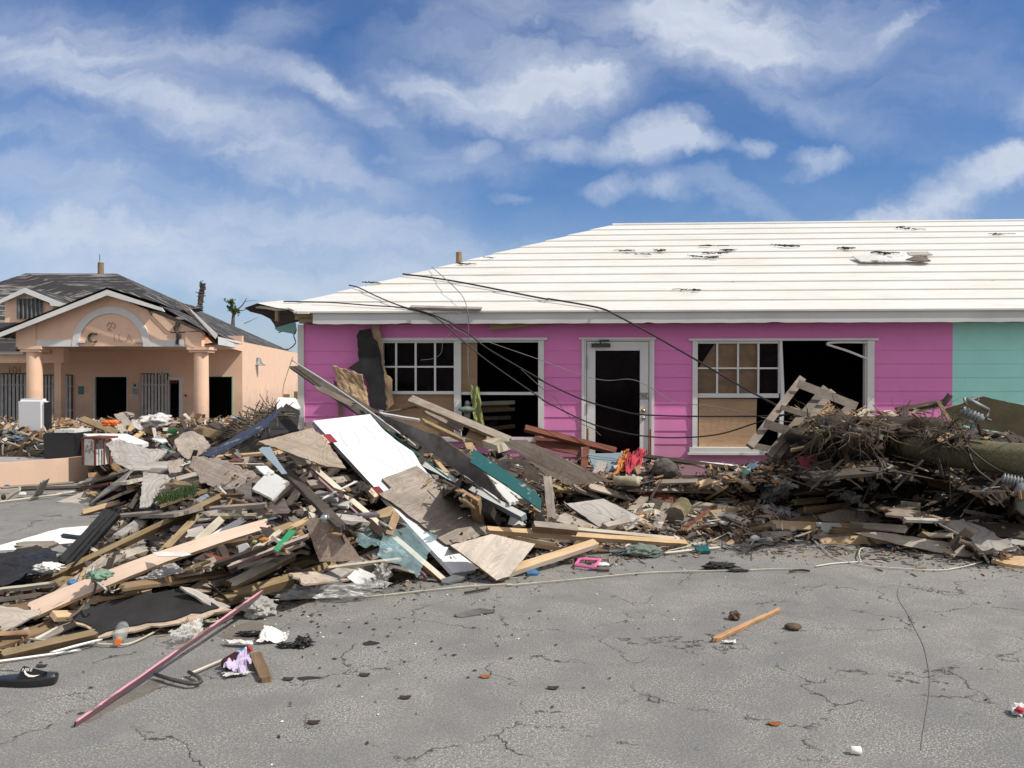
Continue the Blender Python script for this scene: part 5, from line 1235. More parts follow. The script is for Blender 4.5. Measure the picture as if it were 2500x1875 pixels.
bm = bmesh.new(); c = SF(*cv('F', 680, 920), .26); lathe(bm, Vector((0,.02,0)), Vector((0,-.05,.01)), [(0,.035),(.3,.035),(.4,.018),(.6,.018),(.7,.03),(1,.026)]); o = link('door_knob', bm_mesh(bm, 'door_knob', True), MT['steel']); o.location = c; tag(o, 'round steel door knob on the grey purple board', 'door knob')
wire('branch', 'pale peeled branch below the green board', 'branch', [SF(*cv('F', x, y), .2) for x, y in ((380,1160),(440,1165),(500,1155),(560,1165))], .02, 'pale_wood')
bd('thin whitish pink board left of the green board', 'F', 0, 1250, 560, 1035, 30, 'pale_wood', l=.12, edge='mauve_paint')
bd('thin grey board beside the whitish pink board', 'F', 60, 1260, 520, 1095, 22, 'grey_wood', l=.08)
wire('rod', 'short dark rod right of the green board', 'rod', [SF(*cv('F', x, y), .24) for x, y in ((482,1062),(572,1138))], .012, 'galv')
bd('broken tan shard at the foot of the heap', 'F', 480, 1345, 790, 1320, 85, 'ply_pink', l=.03, t=.015, jag=.06)
pn('curly grey veneer piece under the blue netting', 'F', [(915,1262),(1140,1245),(1165,1325),(1045,1372)], 'ply_grey', lift=.03, name='veneer_piece', cat='veneer')
bd('pale batten under the brown chipboard sheet', 'F', 700, 1265, 1210, 1200, 26, 'pale_wood', l=.1, name='batten', cat='batten')
pn('chipped white board at the foot of the heap', 'F', [(705,1268),(870,1255),(1045,1330),(1000,1345),(1055,1405),(900,1380)], 'white_paint', name='painted_panel', cat='panel', z=[.2,.2,.08,.08,.03,.05], lift=.03)
cloth('blue_netting', 'torn sheer pale blue netting over the lower end of the white door', 'netting', 'F', [(1100,930),(1480,1040),(1340,1330),(1060,1180)], 'tulle', amp=.035, fr=1.6, nx=50, ny=40, z=on_door([cv('F', *q) for q in ((1100,930),(1480,1040),(1340,1330),(1060,1180))], .10), seed=3, ragged=.4)
cloth('blue_netting', 'trailing strip of pale blue netting left of the door jamb', 'netting', 'F', [(810,950),(1130,1010),(1240,1170),(930,1110)], 'tulle', amp=.05, fr=3, z=on_door([cv('F', *q) for q in ((810,950),(1130,1010),(1240,1170),(930,1110))], .05), seed=8, ragged=1.5)
cloth('plastic_sheet', 'crumpled clear plastic sheet along the foot of the heap', 'plastic sheet', 'F', [(260,1395),(1100,1370),(1000,1480),(330,1500)], 'plastic_film', amp=.06, fr=6, z=[.12,.12,.03,.03], seed=4, ragged=1.5)
cloth('plastic_sheet', 'clear plastic scrap by the chipped white board', 'plastic sheet', 'F', [(1040,1240),(1160,1260),(1120,1420),(1010,1400)], 'plastic_film', amp=.05, fr=4, z=[.22,.2,.03,.05], seed=9, ragged=1.5)
# --- left middle
pn('upright grey plywood piece with wavy grain, upper left heap', 'E', [(1020,445),(1190,462),(1275,560),(1040,692),(990,697)], 'silver_wood', lift=.12, z=[.52,.55,.45,.35,.33], jag=.008)
bd('golden brown log end beside the weathered plywood sheet', 'E', 1195, 512, 1405, 530, 60, 'treated', t=.09, l=.2, name='beam', cat=BM_, edge='tan_wood', jag=.03)
bd('pale lath beside the patch of green needles', 'E', 1105, 662, 1265, 555, 16, 'pale_wood', l=.14, name='batten', cat='batten')
bd('dark stud right of the green needles', 'E', 1130, 690, 1470, 575, 40, 'treated', l=.1, t=.04, edge='dark_wood')
bd('brown board lying across from the golden log end', 'E', 1400, 560, 1760, 660, 24, 'brown_wood', l=.12)
bd('tan board resting on the pavement at the heap edge', 'E', 590, 725, 852, 652, 42, 'tan_wood', t=.04, z=(.05,.14), edge='brown_wood')
pn('flat pale plywood piece on the pavement left of the heap', 'E', [(400,657),(690,545),(730,600),(620,668)], 'ply_light', z=[.02,.08,.1,.03], lift=.01)
bd('light grey board leaning by the flat plywood piece', 'E', 685, 620, 905, 468, 58, 'silver_wood', z=(.1,.42), t=.02)
bd('grey stud sloping at the back of the pavement', 'E', 600, 505, 935, 415, 34, 'grey_wood', z=(.22,.45), t=.03)
bd('grey stud just below the sloping stud', 'E', 560, 520, 820, 470, 22, 'silver_wood', z=(.16,.3), t=.03)
bd('short pale stub on the grey studs', 'E', 838, 512, 960, 495, 38, 'pale_wood', l=.16, t=.04, name='wood_block', cat='wood block')
bd('splintered tan plank near the short pale stub', 'E', 770, 628, 945, 560, 58, 'ply_pink', l=.1, jag=.05)
bd('thin brown lath on the flat plywood piece', 'E', 700, 622, 900, 568, 14, 'red_wood', l=.12, name='batten', cat='batten')
lump('driftwood_chunk', 'knotty driftwood chunk on the flat plywood piece', 'driftwood', 'E', 638, 600, 80, 34, 'treated', amp=.5, seed=3, z=.09)
pn('large grey torn veneer sheet at the back of the left heap', 'E', [(760,238),(850,208),(1020,270),(1190,292),(1060,410),(960,420),(820,382)], 'silver_wood', lift=.1, z=[.66,.70,.66,.64,.50,.47,.47], jag=.02, name='veneer_sheet', cat='veneer')
pn('round edged grey veneer sheet with a radial crack', 'E', [(1240,218),(1300,165),(1360,150),(1440,185),(1495,252),(1430,310),(1330,352),(1260,290)], 'ply_grey', lift=.12, z=[.72,.8,.82,.8,.74,.66,.6,.66], jag=.014, name='veneer_sheet', cat='veneer')
pn('small grey veneer sheet below the round edged one', 'E', [(1190,362),(1300,350),(1312,450),(1205,460)], 'ply_grey', lift=.12, jag=.012, name='veneer_sheet', cat='veneer')
pn('lavender grey sheet lying in the left heap', 'E', [(830,382),(1200,368),(1190,425),(940,432)], 'silver_wood', lift=.25, jag=.012, name='veneer_sheet', cat='veneer')
bd('dark short plank under the lavender grey sheet', 'E', 950, 430, 1190, 432, 44, 'grey_wood', l=.1, t=.04)
lump('plastic_bag', 'small blue plastic bag on the grey veneer sheet', 'bag', 'E', 965, 342, 110, 26, 'blue_plastic', lift=.42, seed=6)
bd('pale teal strip on the left heap', 'E', 1150, 255, 1245, 312, 24, 'mint_paint', l=.18, name='batten', cat='batten')
bd('grey board leaning left of the teal strip', 'E', 1020, 360, 1160, 275, 60, 'silver_wood', l=.5)
bd('long grey lath across the grey veneer sheets', 'E', 1020, 375, 1250, 300, 14, 'grey_wood', l=.16, name='batten', cat='batten')
pn('dark blue board tilted up toward the shop corner', 'E', [(1430,325),(1840,92),(2005,-25),(1890,110),(1500,332)], 'blue_paint', name='painted_panel', cat='panel', z=[.62,1.0,1.38,1.2,.62], lift=.1, jag=.006, t=.03)
pn('black sheet hanging behind the dark blue board', 'A', [(2035,1120),(2130,1172),(2112,1305),(1850,1372),(1900,1280)], 'black_felt', name='felt_sheet', cat='roofing sheet', lift=.0, z=[1.25,1.18,1.0,.95,1.05])
pn('bluish white plastic panel against the shop corner', 'A', [(1975,1075),(2100,1082),(2137,1150),(2092,1162),(1965,1160)], 'white_paint', name='painted_panel', cat='panel', z=[1.33,1.33,1.25,1.22,1.22], lift=-.1, jag=.002)
bd('golden batten below the dark blue board', 'E', 1510, 332, 1985, 294, 22, 'new_wood', l=.14, t=.03)
bd('pale board edge under the weathered plywood sheet', 'E', 1610, 380, 1870, 385, 18, 'pale_wood', l=.14, name='batten', cat='batten')
bd('short grey brown plank under the thin grey board', 'E', 1055, 740, 1340, 715, 62, 'grey_wood', l=.08, t=.03)
bd('whitish chipped plank under the thin grey board', 'E', 1490, 745, 1810, 745, 32, 'cream', l=.1, t=.03)
bd('bluish board deep in the left heap', 'E', 1400, 650, 1510, 590, 40, 'bluegrey_paint', l=.08)
bd('upper of two grey boards leaning on the brown beam', 'E', 835, 895, 1020, 765, 52, 'silver_wood', l=.34)
bd('lower of two grey boards leaning on the brown beam', 'E', 945, 870, 1060, 760, 48, 'grey_wood', l=.30)
bd('dark slanting board beside the window frame piece', 'E', 780, 940, 940, 745, 36, 'dark_wood', l=.1)
bd('dark beam between the brown beam and the peach board', 'E', 1000, 850, 1200, 985, 70, 'dark_wood', l=.06, t=.05)
bd('grey mossy log behind the peach board', 'E', 720, 1130, 880, 1020, 58, 'grey_wood', l=.12, t=.06, name='beam', cat=BM_)
bd('brown plank near the orange scrap in the middle of the heap', 'E', 1590, 950, 1850, 895, 36, 'brown_wood', l=.14)
pn('white cardboard scrap below the grey purple board', 'E', [(1690,960),(1750,945),(1770,975),(1700,1030)], 'paper', name='cardboard', cat='cardboard', lift=.16)
bd('short grey board left of the brown chipboard sheet', 'E', 1730, 1115, 1930, 1030, 26, 'silver_wood', l=.1)
bd('upright dark board between the grey sheets and the brown beam', 'E', 925, 700, 990, 600, 44, 'dark_wood', l=.12)
# window frame piece, black sheets
o = bd('black plastic window frame piece sticking out of the left heap', 'E', 455, 1090, 805, 725, 120, 'black_plastic', t=.05, z=(.16,.5), name='window_frame_piece', cat='window frame', jag=.0)
for k, off in enumerate((-52, -18, 20, 55)):
    plank('rib', None, None, 'E', 470+off*.7, 1085+off*.45, 795+off*.75, 718+off*.5, 12, 'black_plastic', t=.02, z=(.185,.535), jag=0, parent=None).name = 'rib'
    r_ = bpy.data.objects[-1] if False else [x for x in bpy.data.objects if x.name.startswith('rib')][-1]
    r_.parent = o; r_.matrix_parent_inverse = o.matrix_basis.inverted(); 
    for kk in ('label', 'category'):
        if kk in r_: del r_[kk]
bd('small black bracket left of the black frame piece', 'E', 440, 885, 592, 905, 26, 'black_plastic', z=(.22,.24), t=.03, name='bracket', cat='bracket', jag=0)
cloth('black_tarp', 'black tarpaulin lying at the left edge', 'tarpaulin', 'E', [(-60,1060),(420,1010),(400,1150),(-60,1260)], 'black_plastic', amp=.05, fr=2, z=[.22,.26,.18,.06], seed=1)
cloth('black_tarp', 'second black sheet behind the dark tarpaulin', 'tarpaulin', 'E', [(-60,1040),(260,965),(440,1020),(-40,1120)], 'black_felt', amp=.04, fr=2, z=[.2,.22,.24,.16], seed=5)
pn('flat white sheet on the pavement at the left edge', 'E', [(-60,980),(430,842),(650,826),(525,945),(300,965),(-60,1050)], 'white_paint', name='white_sheet', cat='sheet', z=[.03,.03,.03,.03,.04,.05], lift=.02, t=.006)
bd('frayed grey wood piece on the flat white sheet', 'E', 135, 965, 385, 955, 60, 'grey_wood', z=(.1,.12), jag=.06)
lump('plastic_bag', 'crumpled white plastic bag on the black tarpaulin', 'bag', 'E', 320, 1125, 190, 60, 'white_foam', amp=.5, fr=3.5, z=.22, seed=2)
lump('cloth', 'torn sage green cloth draped on the peach board', 'cloth', 'E', 698, 1180, 150, 70, 'sage_cloth', amp=.5, fr=2.5, z=.34, seed=7, depth=.06)
wire('hanger', 'white plastic clothes hanger poking out of the green cloth', 'hanger', [SF(*cv('E', x, y), .32) for x, y in ((635,1150),(650,1130),(665,1120),(660,1140),(640,1160),(690,1225),(740,1265),(755,1285),(745,1300))], .007, 'wire_white')
wire('strap', 'olive strap hanging from the green cloth over the peach board', 'strap', [SF(*cv('E', x, y), .3) for x, y in ((655,1210),(680,1240),(665,1300),(630,1350),(560,1430),(480,1490))], .009, 'twig')
bd('splintered stick beside the green cloth', 'E', 555, 1230, 610, 1120, 30, 'torn_ply', l=.4, name='stick', cat='stick')
lump('plastic_scrap', 'bright blue plastic scrap left of the green cloth', 'plastic scrap', 'E', 505, 1235, 70, 50, 'blue_plastic', z=.24, seed=4)
cloth('plastic_sheet', 'bluish plastic sheet beneath the peach board', 'plastic sheet', 'E', [(960,1200),(1240,1090),(1320,1150),(1010,1230)], 'grey_film', amp=.05, fr=3, lift=.12, seed=6)
lump('cloth', 'small red orange scrap in the middle of the heap', 'cloth', 'E', 1875, 925, 60, 30, 'orange_cloth', lift=.2, seed=9)
lump('plastic_scrap', 'yellow scrap beside the red orange one', 'plastic scrap', 'E', 1805, 940, 36, 26, 'yellow_cloth', lift=.2, seed=10)
# peach board torn paper
pn('torn white paper skin on the peach board', 'E', [(1085,1010),(1300,1008),(1360,1030),(1240,1040),(1110,1045)], 'white_foam', name='torn_paper', cat='paper', lift=.55, jag=.02, t=.004)
# low wall foot debris
bd('long dark lath lying by the low wall', 'E', 10, 552, 520, 515, 16, 'grey_wood', z=(.10,.12), t=.02)
bd('thin white lath on the ground before the low wall', 'E', -20, 655, 420, 600, 13, 'pale_wood', z=(.03,.05), t=.015, name='batten', cat='batten')
bd('upright grey board by the low wall', 'E', 262, 612, 318, 495, 46, 'silver_wood', z=(.04,.3), t=.02)
bd('short tan board leaning by the low wall', 'E', 40, 628, 135, 562, 26, 'pale_wood', z=(.03,.16), t=.02)
bd('brown board behind the laths by the low wall', 'E', 140, 560, 640, 545, 22, 'dark_wood', z=(.08,.14), t=.03)
bd('red brown lath near the low wall end', 'E', 560, 560, 780, 520, 20, 'red_wood', z=(.1,.25), t=.02)
bd('pale stick near the low wall end', 'E', 400, 600, 600, 570, 14, 'pale_wood', z=(.04,.08), t=.02, name='stick', cat='stick')
for i, (x, y, w, h, m, lb) in enumerate(((30,540,60,24,'blue_plastic','tiny blue scrap by the low wall'),(150,600,50,26,'white_foam','small white scrap under the laths by the low wall'),(460,590,70,24,'clear_plastic','clear cup near the low wall'),(20,620,30,40,'black_plastic','small black scrap at the left edge by the low wall'))):
    lump('litter', lb, 'litter', 'E', x, y, w, h, m, z=.03, seed=i+20)
# --- far field pieces
def fz(crop, x, y, z): return z
def fbd(label, x1, y1, x2, y2, w, mat, z1, z2, **k): return bd(label, 'A', x1, y1, x2, y2, w, mat, z=(z1, z2), **k)
def dz(px_, d): return None
def at_depth(crop, x, y, d): return PD(*cv(crop, x, y), d)
def fplank(label, x1, y1, x2, y2, w, mat, d, d2=None, **k):
    a = at_depth('A', x1, y1, d); b = at_depth('A', x2, y2, d2 or d+.3); return bd(label, 'A', x1, y1, x2, y2, w, mat, z=(a.z, b.z), **k) if abs(CV(y1)-HOR) > 30 and abs(CV(y2)-HOR) > 30 else None
def CV(y): return 600+y*.34358
for a in (('thick grey plank sticking up before the peach window', 570, 1220, 830, 1325, 46, 'treated', 15.2, 14.6), ('upright grey plank right of the peach window', 842, 1190, 930, 1300, 66, 'grey_wood', 15.6, 15.), ('short tan plank crossing before the peach window', 900, 1312, 998, 1240, 44, 'tan_wood', 14.8, 15.1),
    ('pale pointed plank beside the orange bag', 805, 1240, 882, 1322, 48, 'pale_wood', 15.2, 14.6), ('dark stake before the peach column', 1290, 1228, 1340, 1335, 30, 'dark_wood', 14.2, 14.0), ('dark beam end left of the twig heap', 1500, 1258, 1650, 1335, 44, 'dark_wood', 14.4, 14.0),
    ('thin dark stick above the dark beam end', 1620, 1230, 1735, 1282, 20, 'brown_wood', 14.6, 14.2), ('teal pipe before the peach building corner', 1652, 1214, 1765, 1240, 30, 'steel_blue', 15, 14.8), ('thin brown plank behind the green bag', 1150, 1225, 1250, 1270, 26, 'brown_wood', 16, 15.6),
    ('brown plank behind the white appliance', 1000, 1290, 1120, 1320, 50, 'tan_wood', 14.8, 14.6), ('long dark plank on top of the grey sheets', 930, 1385, 1110, 1440, 28, 'dark_wood', 13.6, 13.3), ('splintered tan plank beyond the white panel', 910, 1400, 1010, 1320, 36, 'torn_ply', 13.8, 14.4),
    ('dark plank right of the peach column', 1380, 1300, 1560, 1345, 70, 'brown_wood', 14.2, 14.), ('thin pale plank by the green bag', 1100, 1270, 1225, 1230, 16, 'tan_wood', 16, 16)):
    fplank(*a[:8], a[8])
def dbox(name, label, cat, x0, x1, y0, y1, d, th, mats, rz=0, crop='A', bev=.0, parts=None):
    p0 = at_depth(crop, x0, y1, d); p1 = at_depth(crop, x1, y0, d); e = empty(name, Vector(((p0.x+p1.x)/2, d, p0.z)), rz); tag(e, label, cat)
    w, h = p1.x-p0.x, p1.z-p0.z; bm = bmesh.new(); box(bm, -w/2, w/2, 0, th, 0, h)
    if bev: bmesh.ops.bevel(bm, geom=bm.edges[:], offset=bev, segments=3, affect='EDGES')
    link('body', bm_mesh(bm, 'body'), MT[mats], e); return e, w, h
e, w, h = dbox('appliance', 'white dented appliance standing before the left peach column', 'appliance', 110, 312, 1088, 1330, 17.2, .22, 'door_white', R(-8), bev=.05)
bm = bmesh.new(); box(bm, w/2+.004, w/2+.05, .03, .2, .03, h*.9); link('dark_side', bm_mesh(bm, 'dark_side'), MT['black_plastic'], e)  # black slab along the right side
e, w, h = dbox('dark_cabinet', 'black open cabinet lying on the terrace by the low wall', 'cabinet', 296, 545, 1330, 1516, 13.6, .5, 'black_plastic', R(-6), bev=.02)
bm = bmesh.new(); box(bm, -w/2+.2, w/2-.02, -.004, .45, h+.003, h+.05); link('white_top', bm_mesh(bm, 'white_top'), MT['dirty_white'], e)
e, w, h = dbox('cupboard', 'small white cupboard with a rusty frame beside the black cabinet', 'cupboard', 582, 690, 1372, 1560, 13.1, .4, 'dirty_white', R(-20))
bm = bmesh.new()
for x in (-w/2-.02, w/2-.01): box(bm, x, x+.03, -.02, .0-.003, 0, h+.02)
box(bm, -w/2, w/2+.15, -.02, .3, h+.003, h+.03); box(bm, w/2+.16, w/2+.19, .1, .13, 0, h); box(bm, w/2+.1, w/2+.12, .05, .07, 0, h); link('rusty_frame', bm_mesh(bm, 'rusty_frame'), MT['red_wood'], e)
pn('white appliance door lying flat behind the black cabinet', 'A', [(590,1335),(900,1335),(1055,1398),(1010,1412),(690,1392)], 'white_paint', name='painted_panel', cat='panel', z=[.72,.72,.62,.60,.64], lift=0, lean=0, jag=.002, t=.06)
pn('white panel piece right of the splintered tan plank', 'A', [(1080,1370),(1130,1340),(1195,1390),(1150,1400)], 'white_paint', name='painted_panel', cat='panel', z=[.68,.74,.66,.64], lift=0, lean=0, t=.02)
pn('tilted white panel before the peach doorway', 'A', [(935,1235),(965,1240),(1010,1290),(990,1310),(950,1280)], 'white_paint', name='painted_panel', cat='panel', z=[.9,.9,.8,.75,.8], lift=0, t=.03)
lump('plastic_bag', 'large crumpled white tarp before the peach gate', 'tarpaulin', 'A', 1085, 1240, 190, 95, 'paper', amp=.55, fr=2.2, z=.78, seed=12)
lump('plastic_bag', 'orange plastic bag on the far rubble', 'bag', 'A', 772, 1258, 110, 40, 'orange_plastic', amp=.5, z=.84, seed=13)
lump('plastic_bag', 'green plastic bag on the far rubble', 'bag', 'A', 1218, 1318, 64, 34, 'green_plastic', amp=.4, z=.74, seed=14)
lump('cardboard', 'crumpled tan cardboard behind the black cabinet', 'cardboard', 'A', 460, 1285, 140, 60, 'chip_tan', amp=.6, z=.70, seed=15, smooth=False)
lump('plastic_bag', 'pale blue plastic bag on the rubble at the left edge', 'bag', 'A', 100, 1375, 90, 40, 'chip_blue', amp=.6, z=.52, seed=16)
lump('foil', 'crumpled foil in front of the left slatted gate', 'foil', 'A', 50, 1335, 110, 50, 'galv', amp=.7, z=.5, seed=17, smooth=False)
lump('cloth', 'grey cloth clump right of the upright grey plank', 'cloth', 'A', 890, 1205, 90, 50, 'silver_wood', amp=.5, z=.85, seed=18)
def twigs(name, label, n, fn, mat, r, L_):
    bm = bmesh.new()
    for _ in range(n):
        c = fn(); d = Vector((RN.gauss(0,1), RN.gauss(0,.7), RN.gauss(0,.5))).normalized()*L_*RN.uniform(.3, 1); m_ = c+d*.5+Vector((RN.gauss(0,.02), RN.gauss(0,.02), RN.gauss(0,.02))); tube(bm, [c, m_, c+d], r*RN.uniform(.5, 1.3), 4, sm=2, cap=False)
    tag(link(name, bm_mesh(bm, name), MT[mat]), label, kind='stuff')
def _tw():
    x = RN.random(); px, py = cv('A', 1640+x*330, 1340-x*175+RN.uniform(-30, 30)); return PZ(px, py, .72+x*.5)
twigs('twig_heap', 'mat of reeds and twigs on the dark blue board', 420, _tw, 'twig', .006, .35)
def _gr():
    x = RN.random(); px, py = cv('E', 1105+x*285, 655-x*75+RN.uniform(-20, 30)); return SF(px, py, .12)
bm = bmesh.new()
for _ in range(500):
    c = _gr(); d = Vector((RN.gauss(0,.03), RN.gauss(0,.03), RN.uniform(.03,.1))); s = Vector((.004, 0, 0)); poly(bm, [c-s, c+s, c+d])
me = bpy.data.meshes.new('green_needles'); bm.to_mesh(me); bm.free(); tag(link('green_needles', me, MT['leaf']), 'tuft of fresh green needles in the left heap', kind='stuff')
# --- wall pieces by the left window
WZ = -.17
pn('tall black charred board standing left of the window', 'B', [(925,600),(1000,588),(1010,640),(1050,680),(1095,900),(1115,1140),(1100,1168),(1000,1150),(985,1000),(960,920),(880,885),(840,870),(920,815),(905,640)], 'black_felt', wall=-.20, name='charred_board', cat=BD, jag=.012, t=.03)
pn('torn orange plywood edge behind the black charred board', 'B', [(1005,558),(1068,560),(1082,700),(1102,900),(1142,930),(1168,1125),(1120,1168),(1100,900),(1040,690)], 'torn_ply', wall=-.16, jag=.02, t=.02)
cloth('bent_plywood', 'buckled tan plywood piece left of the black charred board', PL, 'B', [(735,850),(945,915),(1000,1150),(790,1080)], 'torn_ply', amp=.05, fr=1.6, wall=-.24, seed=2, ragged=.6, t=.012)
pn('dark gap board under the buckled plywood', 'B', [(735,930),(800,1070),(800,1210),(775,1205),(760,1040)], 'dark_wood', wall=-.08, name='board', cat=BD)
bd('loose board hanging under the eave above the left window', 'B', 1850, 590, 2290, 555, 22, 'pale_wood', l=0, name='loose_board', t=.02, z=(2.36,2.45)) if False else None
pn('warped soffit board hanging under the eave', 'B', [(1848,598),(1862,600),(2230,566),(2330,556),(2200,555),(1850,558)], 'treated', wall=-.2, name='soffit_board', cat=BD, jag=.003)
cloth('cloth', 'yellow green cloth hanging in the left window', 'cloth', 'B', [(1705,985),(1775,1010),(1810,1280),(1740,1250)], 'yellow_cloth', amp=.05, fr=3, wall=-.1, seed=3, ragged=.8)
def lamp():
    a = wp(*cv('B', 1690, 1170), -.35); e = empty('glass_lamp', a); tag(e, 'round glass street lamp head dangling by a wire below the left window', 'lamp')
    bm = bmesh.new(); lathe(bm, Vector((0,0,.07)), Vector((0,0,-.03)), [(0,.02),(.15,.05),(.35,.12),(.7,.135),(.85,.10),(1,.05)], 24); link('glass_disc', bm_mesh(bm, 'glass_disc', True), MT['net'], e)
    bm = bmesh.new(); lathe(bm, Vector((0,0,.14)), Vector((0,0,.06)), [(0,.02),(.3,.035),(1,.04)], 14); lathe(bm, Vector((0,0,-.03)), Vector((0,0,-.12)), [(0,.05),(.7,.045),(1,.03)], 14); link('socket', bm_mesh(bm, 'socket', True), MT['galv'], e)
lamp()
# --- cables
def mixed(segs):
    out = []
    for (kind, crop, x, y, v) in segs:
        px, py = cv(crop, x, y)
        out.append(rs(px, py, v) if kind == 'r' else wp(px, py, v))
    return out
wire('cable', 'thickest black cable sagging from the roof hip down to the right heap', 'cable', mixed([('r','B',1232,200,.03),('r','B',1450,228,.03),('r','B',1700,270,.03),('r','B',2212,372,.03),('r','C',300,670,.03),('r','C',560,714,.03),('w','C',690,745,-.44),('w','C',780,790,-.46),('w','C',950,880,-.52),('w','C',1300,1080,-.8),('w','C',1600,1258,-1.2),('w','C',1900,1420,-1.6),('w','C',2090,1500,-1.9)]), .013, 'black_cable', 8)
wire('cable', 'black cable from the roof edge crossing the door low and level', 'cable', mixed([('r','B',850,280,.03),('r','B',920,298,.03),('r','B',1060,365,.03),('r','B',1230,432,.03),('w','B',1400,475,-.42),('w','B',1560,540,-.44),('w','B',1700,625,-.46),('w','B',1850,740,-.5),('w','B',2212,950,-.6),('w','C',230,1245,-.7),('w','C',460,1355,-.8),('w','C',620,1415,-.9),('w','C',800,1462,-1.),('w','C',940,1490,-1.1),('w','C',1300,1503,-1.2),('w','C',1780,1502,-1.5),('w','C',2000,1488,-1.7),('w','C',2120,1462,-1.8)]), .010, 'black_cable', 8)
wire('cable', 'lowest black cable looping from the eave corner past the door foot', 'cable', mixed([('r','B',385,396,.03),('r','B',700,402,.03),('r','B',1000,424,.03),('r','B',1230,440,.03),('w','B',1400,485,-.42),('w','B',1500,535,-.44),('w','B',1640,660,-.46),('w','B',1850,830,-.5),('w','B',2212,1082,-.6),('w','C',260,1395,-.7),('w','C',520,1525,-.8),('w','C',700,1590,-.9),('w','C',940,1640,-1.),('w','C',1200,1655,-1.1),('w','C',1500,1630,-1.3),('w','C',1780,1545,-1.5),('w','C',2050,1470,-1.8)]), .009, 'black_cable', 8)
wire('cable', 'thin grey wire hanging from the hip to the glass lamp', 'wire', mixed([('r','B',1438,150,.05),('r','B',1560,258,.14),('r','B',1650,350,.12),('w','B',1688,440,-.44),('w','B',1700,560,-.42),('w','B',1694,700,-.4),('w','B',1700,950,-.38),('w','B',1728,1080,-.36),('w','B',1690,1150,-.35)]), .006, 'grey_cable', 6)
wire('cable', 'thin grey wire rising and falling across the door glass', 'wire', mixed([('w','B',1560,520,-.43),('w','B',1620,600,-.42),('w','B',1860,690,-.42),('w','B',2212,812,-.42),('w','C',300,1130,-.42),('w','C',520,1210,-.42),('w','C',700,1248,-.42),('w','C',870,1240,-.42),('w','C',1000,1290,-.45),('w','C',1150,1388,-.5),('w','C',1260,1424,-.55),('w','C',1340,1420,-.6),('w','C',1600,1460,-.8),('w','C',1900,1530,-1.2),('w','C',2200,1560,-1.6)]), .005, 'grey_cable', 6)
wire('cable', 'thin brown vine crossing the pink wall left of the door', 'wire', mixed([('w','C',90,1165,-.3),('w','C',250,1310,-.3),('w','C',335,1370,-.3),('w','C',390,1450,-.3),('w','C',470,1530,-.35),('w','C',600,1590,-.4),('w','C',660,1640,-.5)]), .005, 'twig', 5)
wire('cable', 'yellow wire hanging at the shop corner', 'wire', mixed([('w','B',452,790,-.2),('w','B',420,880,-.25),('w','B',385,1000,-.3),('w','B',380,1100,-.35),('w','B',390,1230,-.4),('w','B',360,1330,-.5)]), .007, 'yellow_cable', 6)
wire('cable', 'thin dark cord looped over the eave corner bracket', 'wire', mixed([('w','B',475,600,-.1),('w','B',458,640,-.12),('w','B',470,690,-.12),('w','B',430,730,-.1),('w','B',400,735,-.1)]), .008, 'black_cable', 6)
wire('cable', 'loose white thread caught on the left window panes', 'wire', mixed([('w','B',1590,600,-.3),('w','B',1520,680,-.2),('w','B',1505,760,-.15),('w','B',1450,800,-.12),('w','B',1360,812,-.1)]), .003, 'wire_white', 5)
# --- roof pieces
def rpn(name, label, cat, crop, pts, mat, off=.02, t=.02, jag=.01):
    pxy = [cv(crop, *p) for p in pts]; P3 = [PP(x, y, RO+RNn*off, RNn) for x, y in pxy]; c = sum(P3, Vector())/len(P3); n = RNn if RNn.dot(CAM-c) > 0 else -RNn
    M = frame_at(c, P3[1]-P3[0], n); MI = M.inverted(); P2 = jag_edge([(MI @ p).to_2d() for p in P3], jag)
    bm = bmesh.new(); top = [bm.verts.new((q.x, q.y, 0)) for q in P2]; bot = [bm.verts.new((q.x, q.y, -t)) for q in P2]
    for tr in tessellate_polygon([[Vector((q.x, q.y, 0)) for q in P2]]):
        try: bm.faces.new([top[i] for i in tr])
        except ValueError: pass
    for i in range(len(P2)): bm.faces.new((top[i], bot[i], bot[(i+1) % len(P2)], top[(i+1) % len(P2)]))
    tag(link(name, bm_mesh(bm, name), MT[mat], None, M), label, cat)
SGN = 1 if RNn.dot(CAM-RO) > 0 else -1
rpn('loose_plank', 'grey board lying loose on the white roof at the right', BD, 'D', [(990,362),(1380,352),(1440,372),(1550,392),(1540,398),(1055,402)], 'dirty_white', SGN*.05)
rpn('loose_plank', 'second grey board behind the first one on the roof', BD, 'D', [(1380,336),(1530,332),(1562,352),(1400,358)], 'silver_wood', SGN*.06)
rpn('splintered_board', 'dark splintered end on the loose roof board', BD, 'D', [(1370,388),(1440,362),(1490,364),(1550,394),(1480,397)], 'ply_brown', SGN*.065)
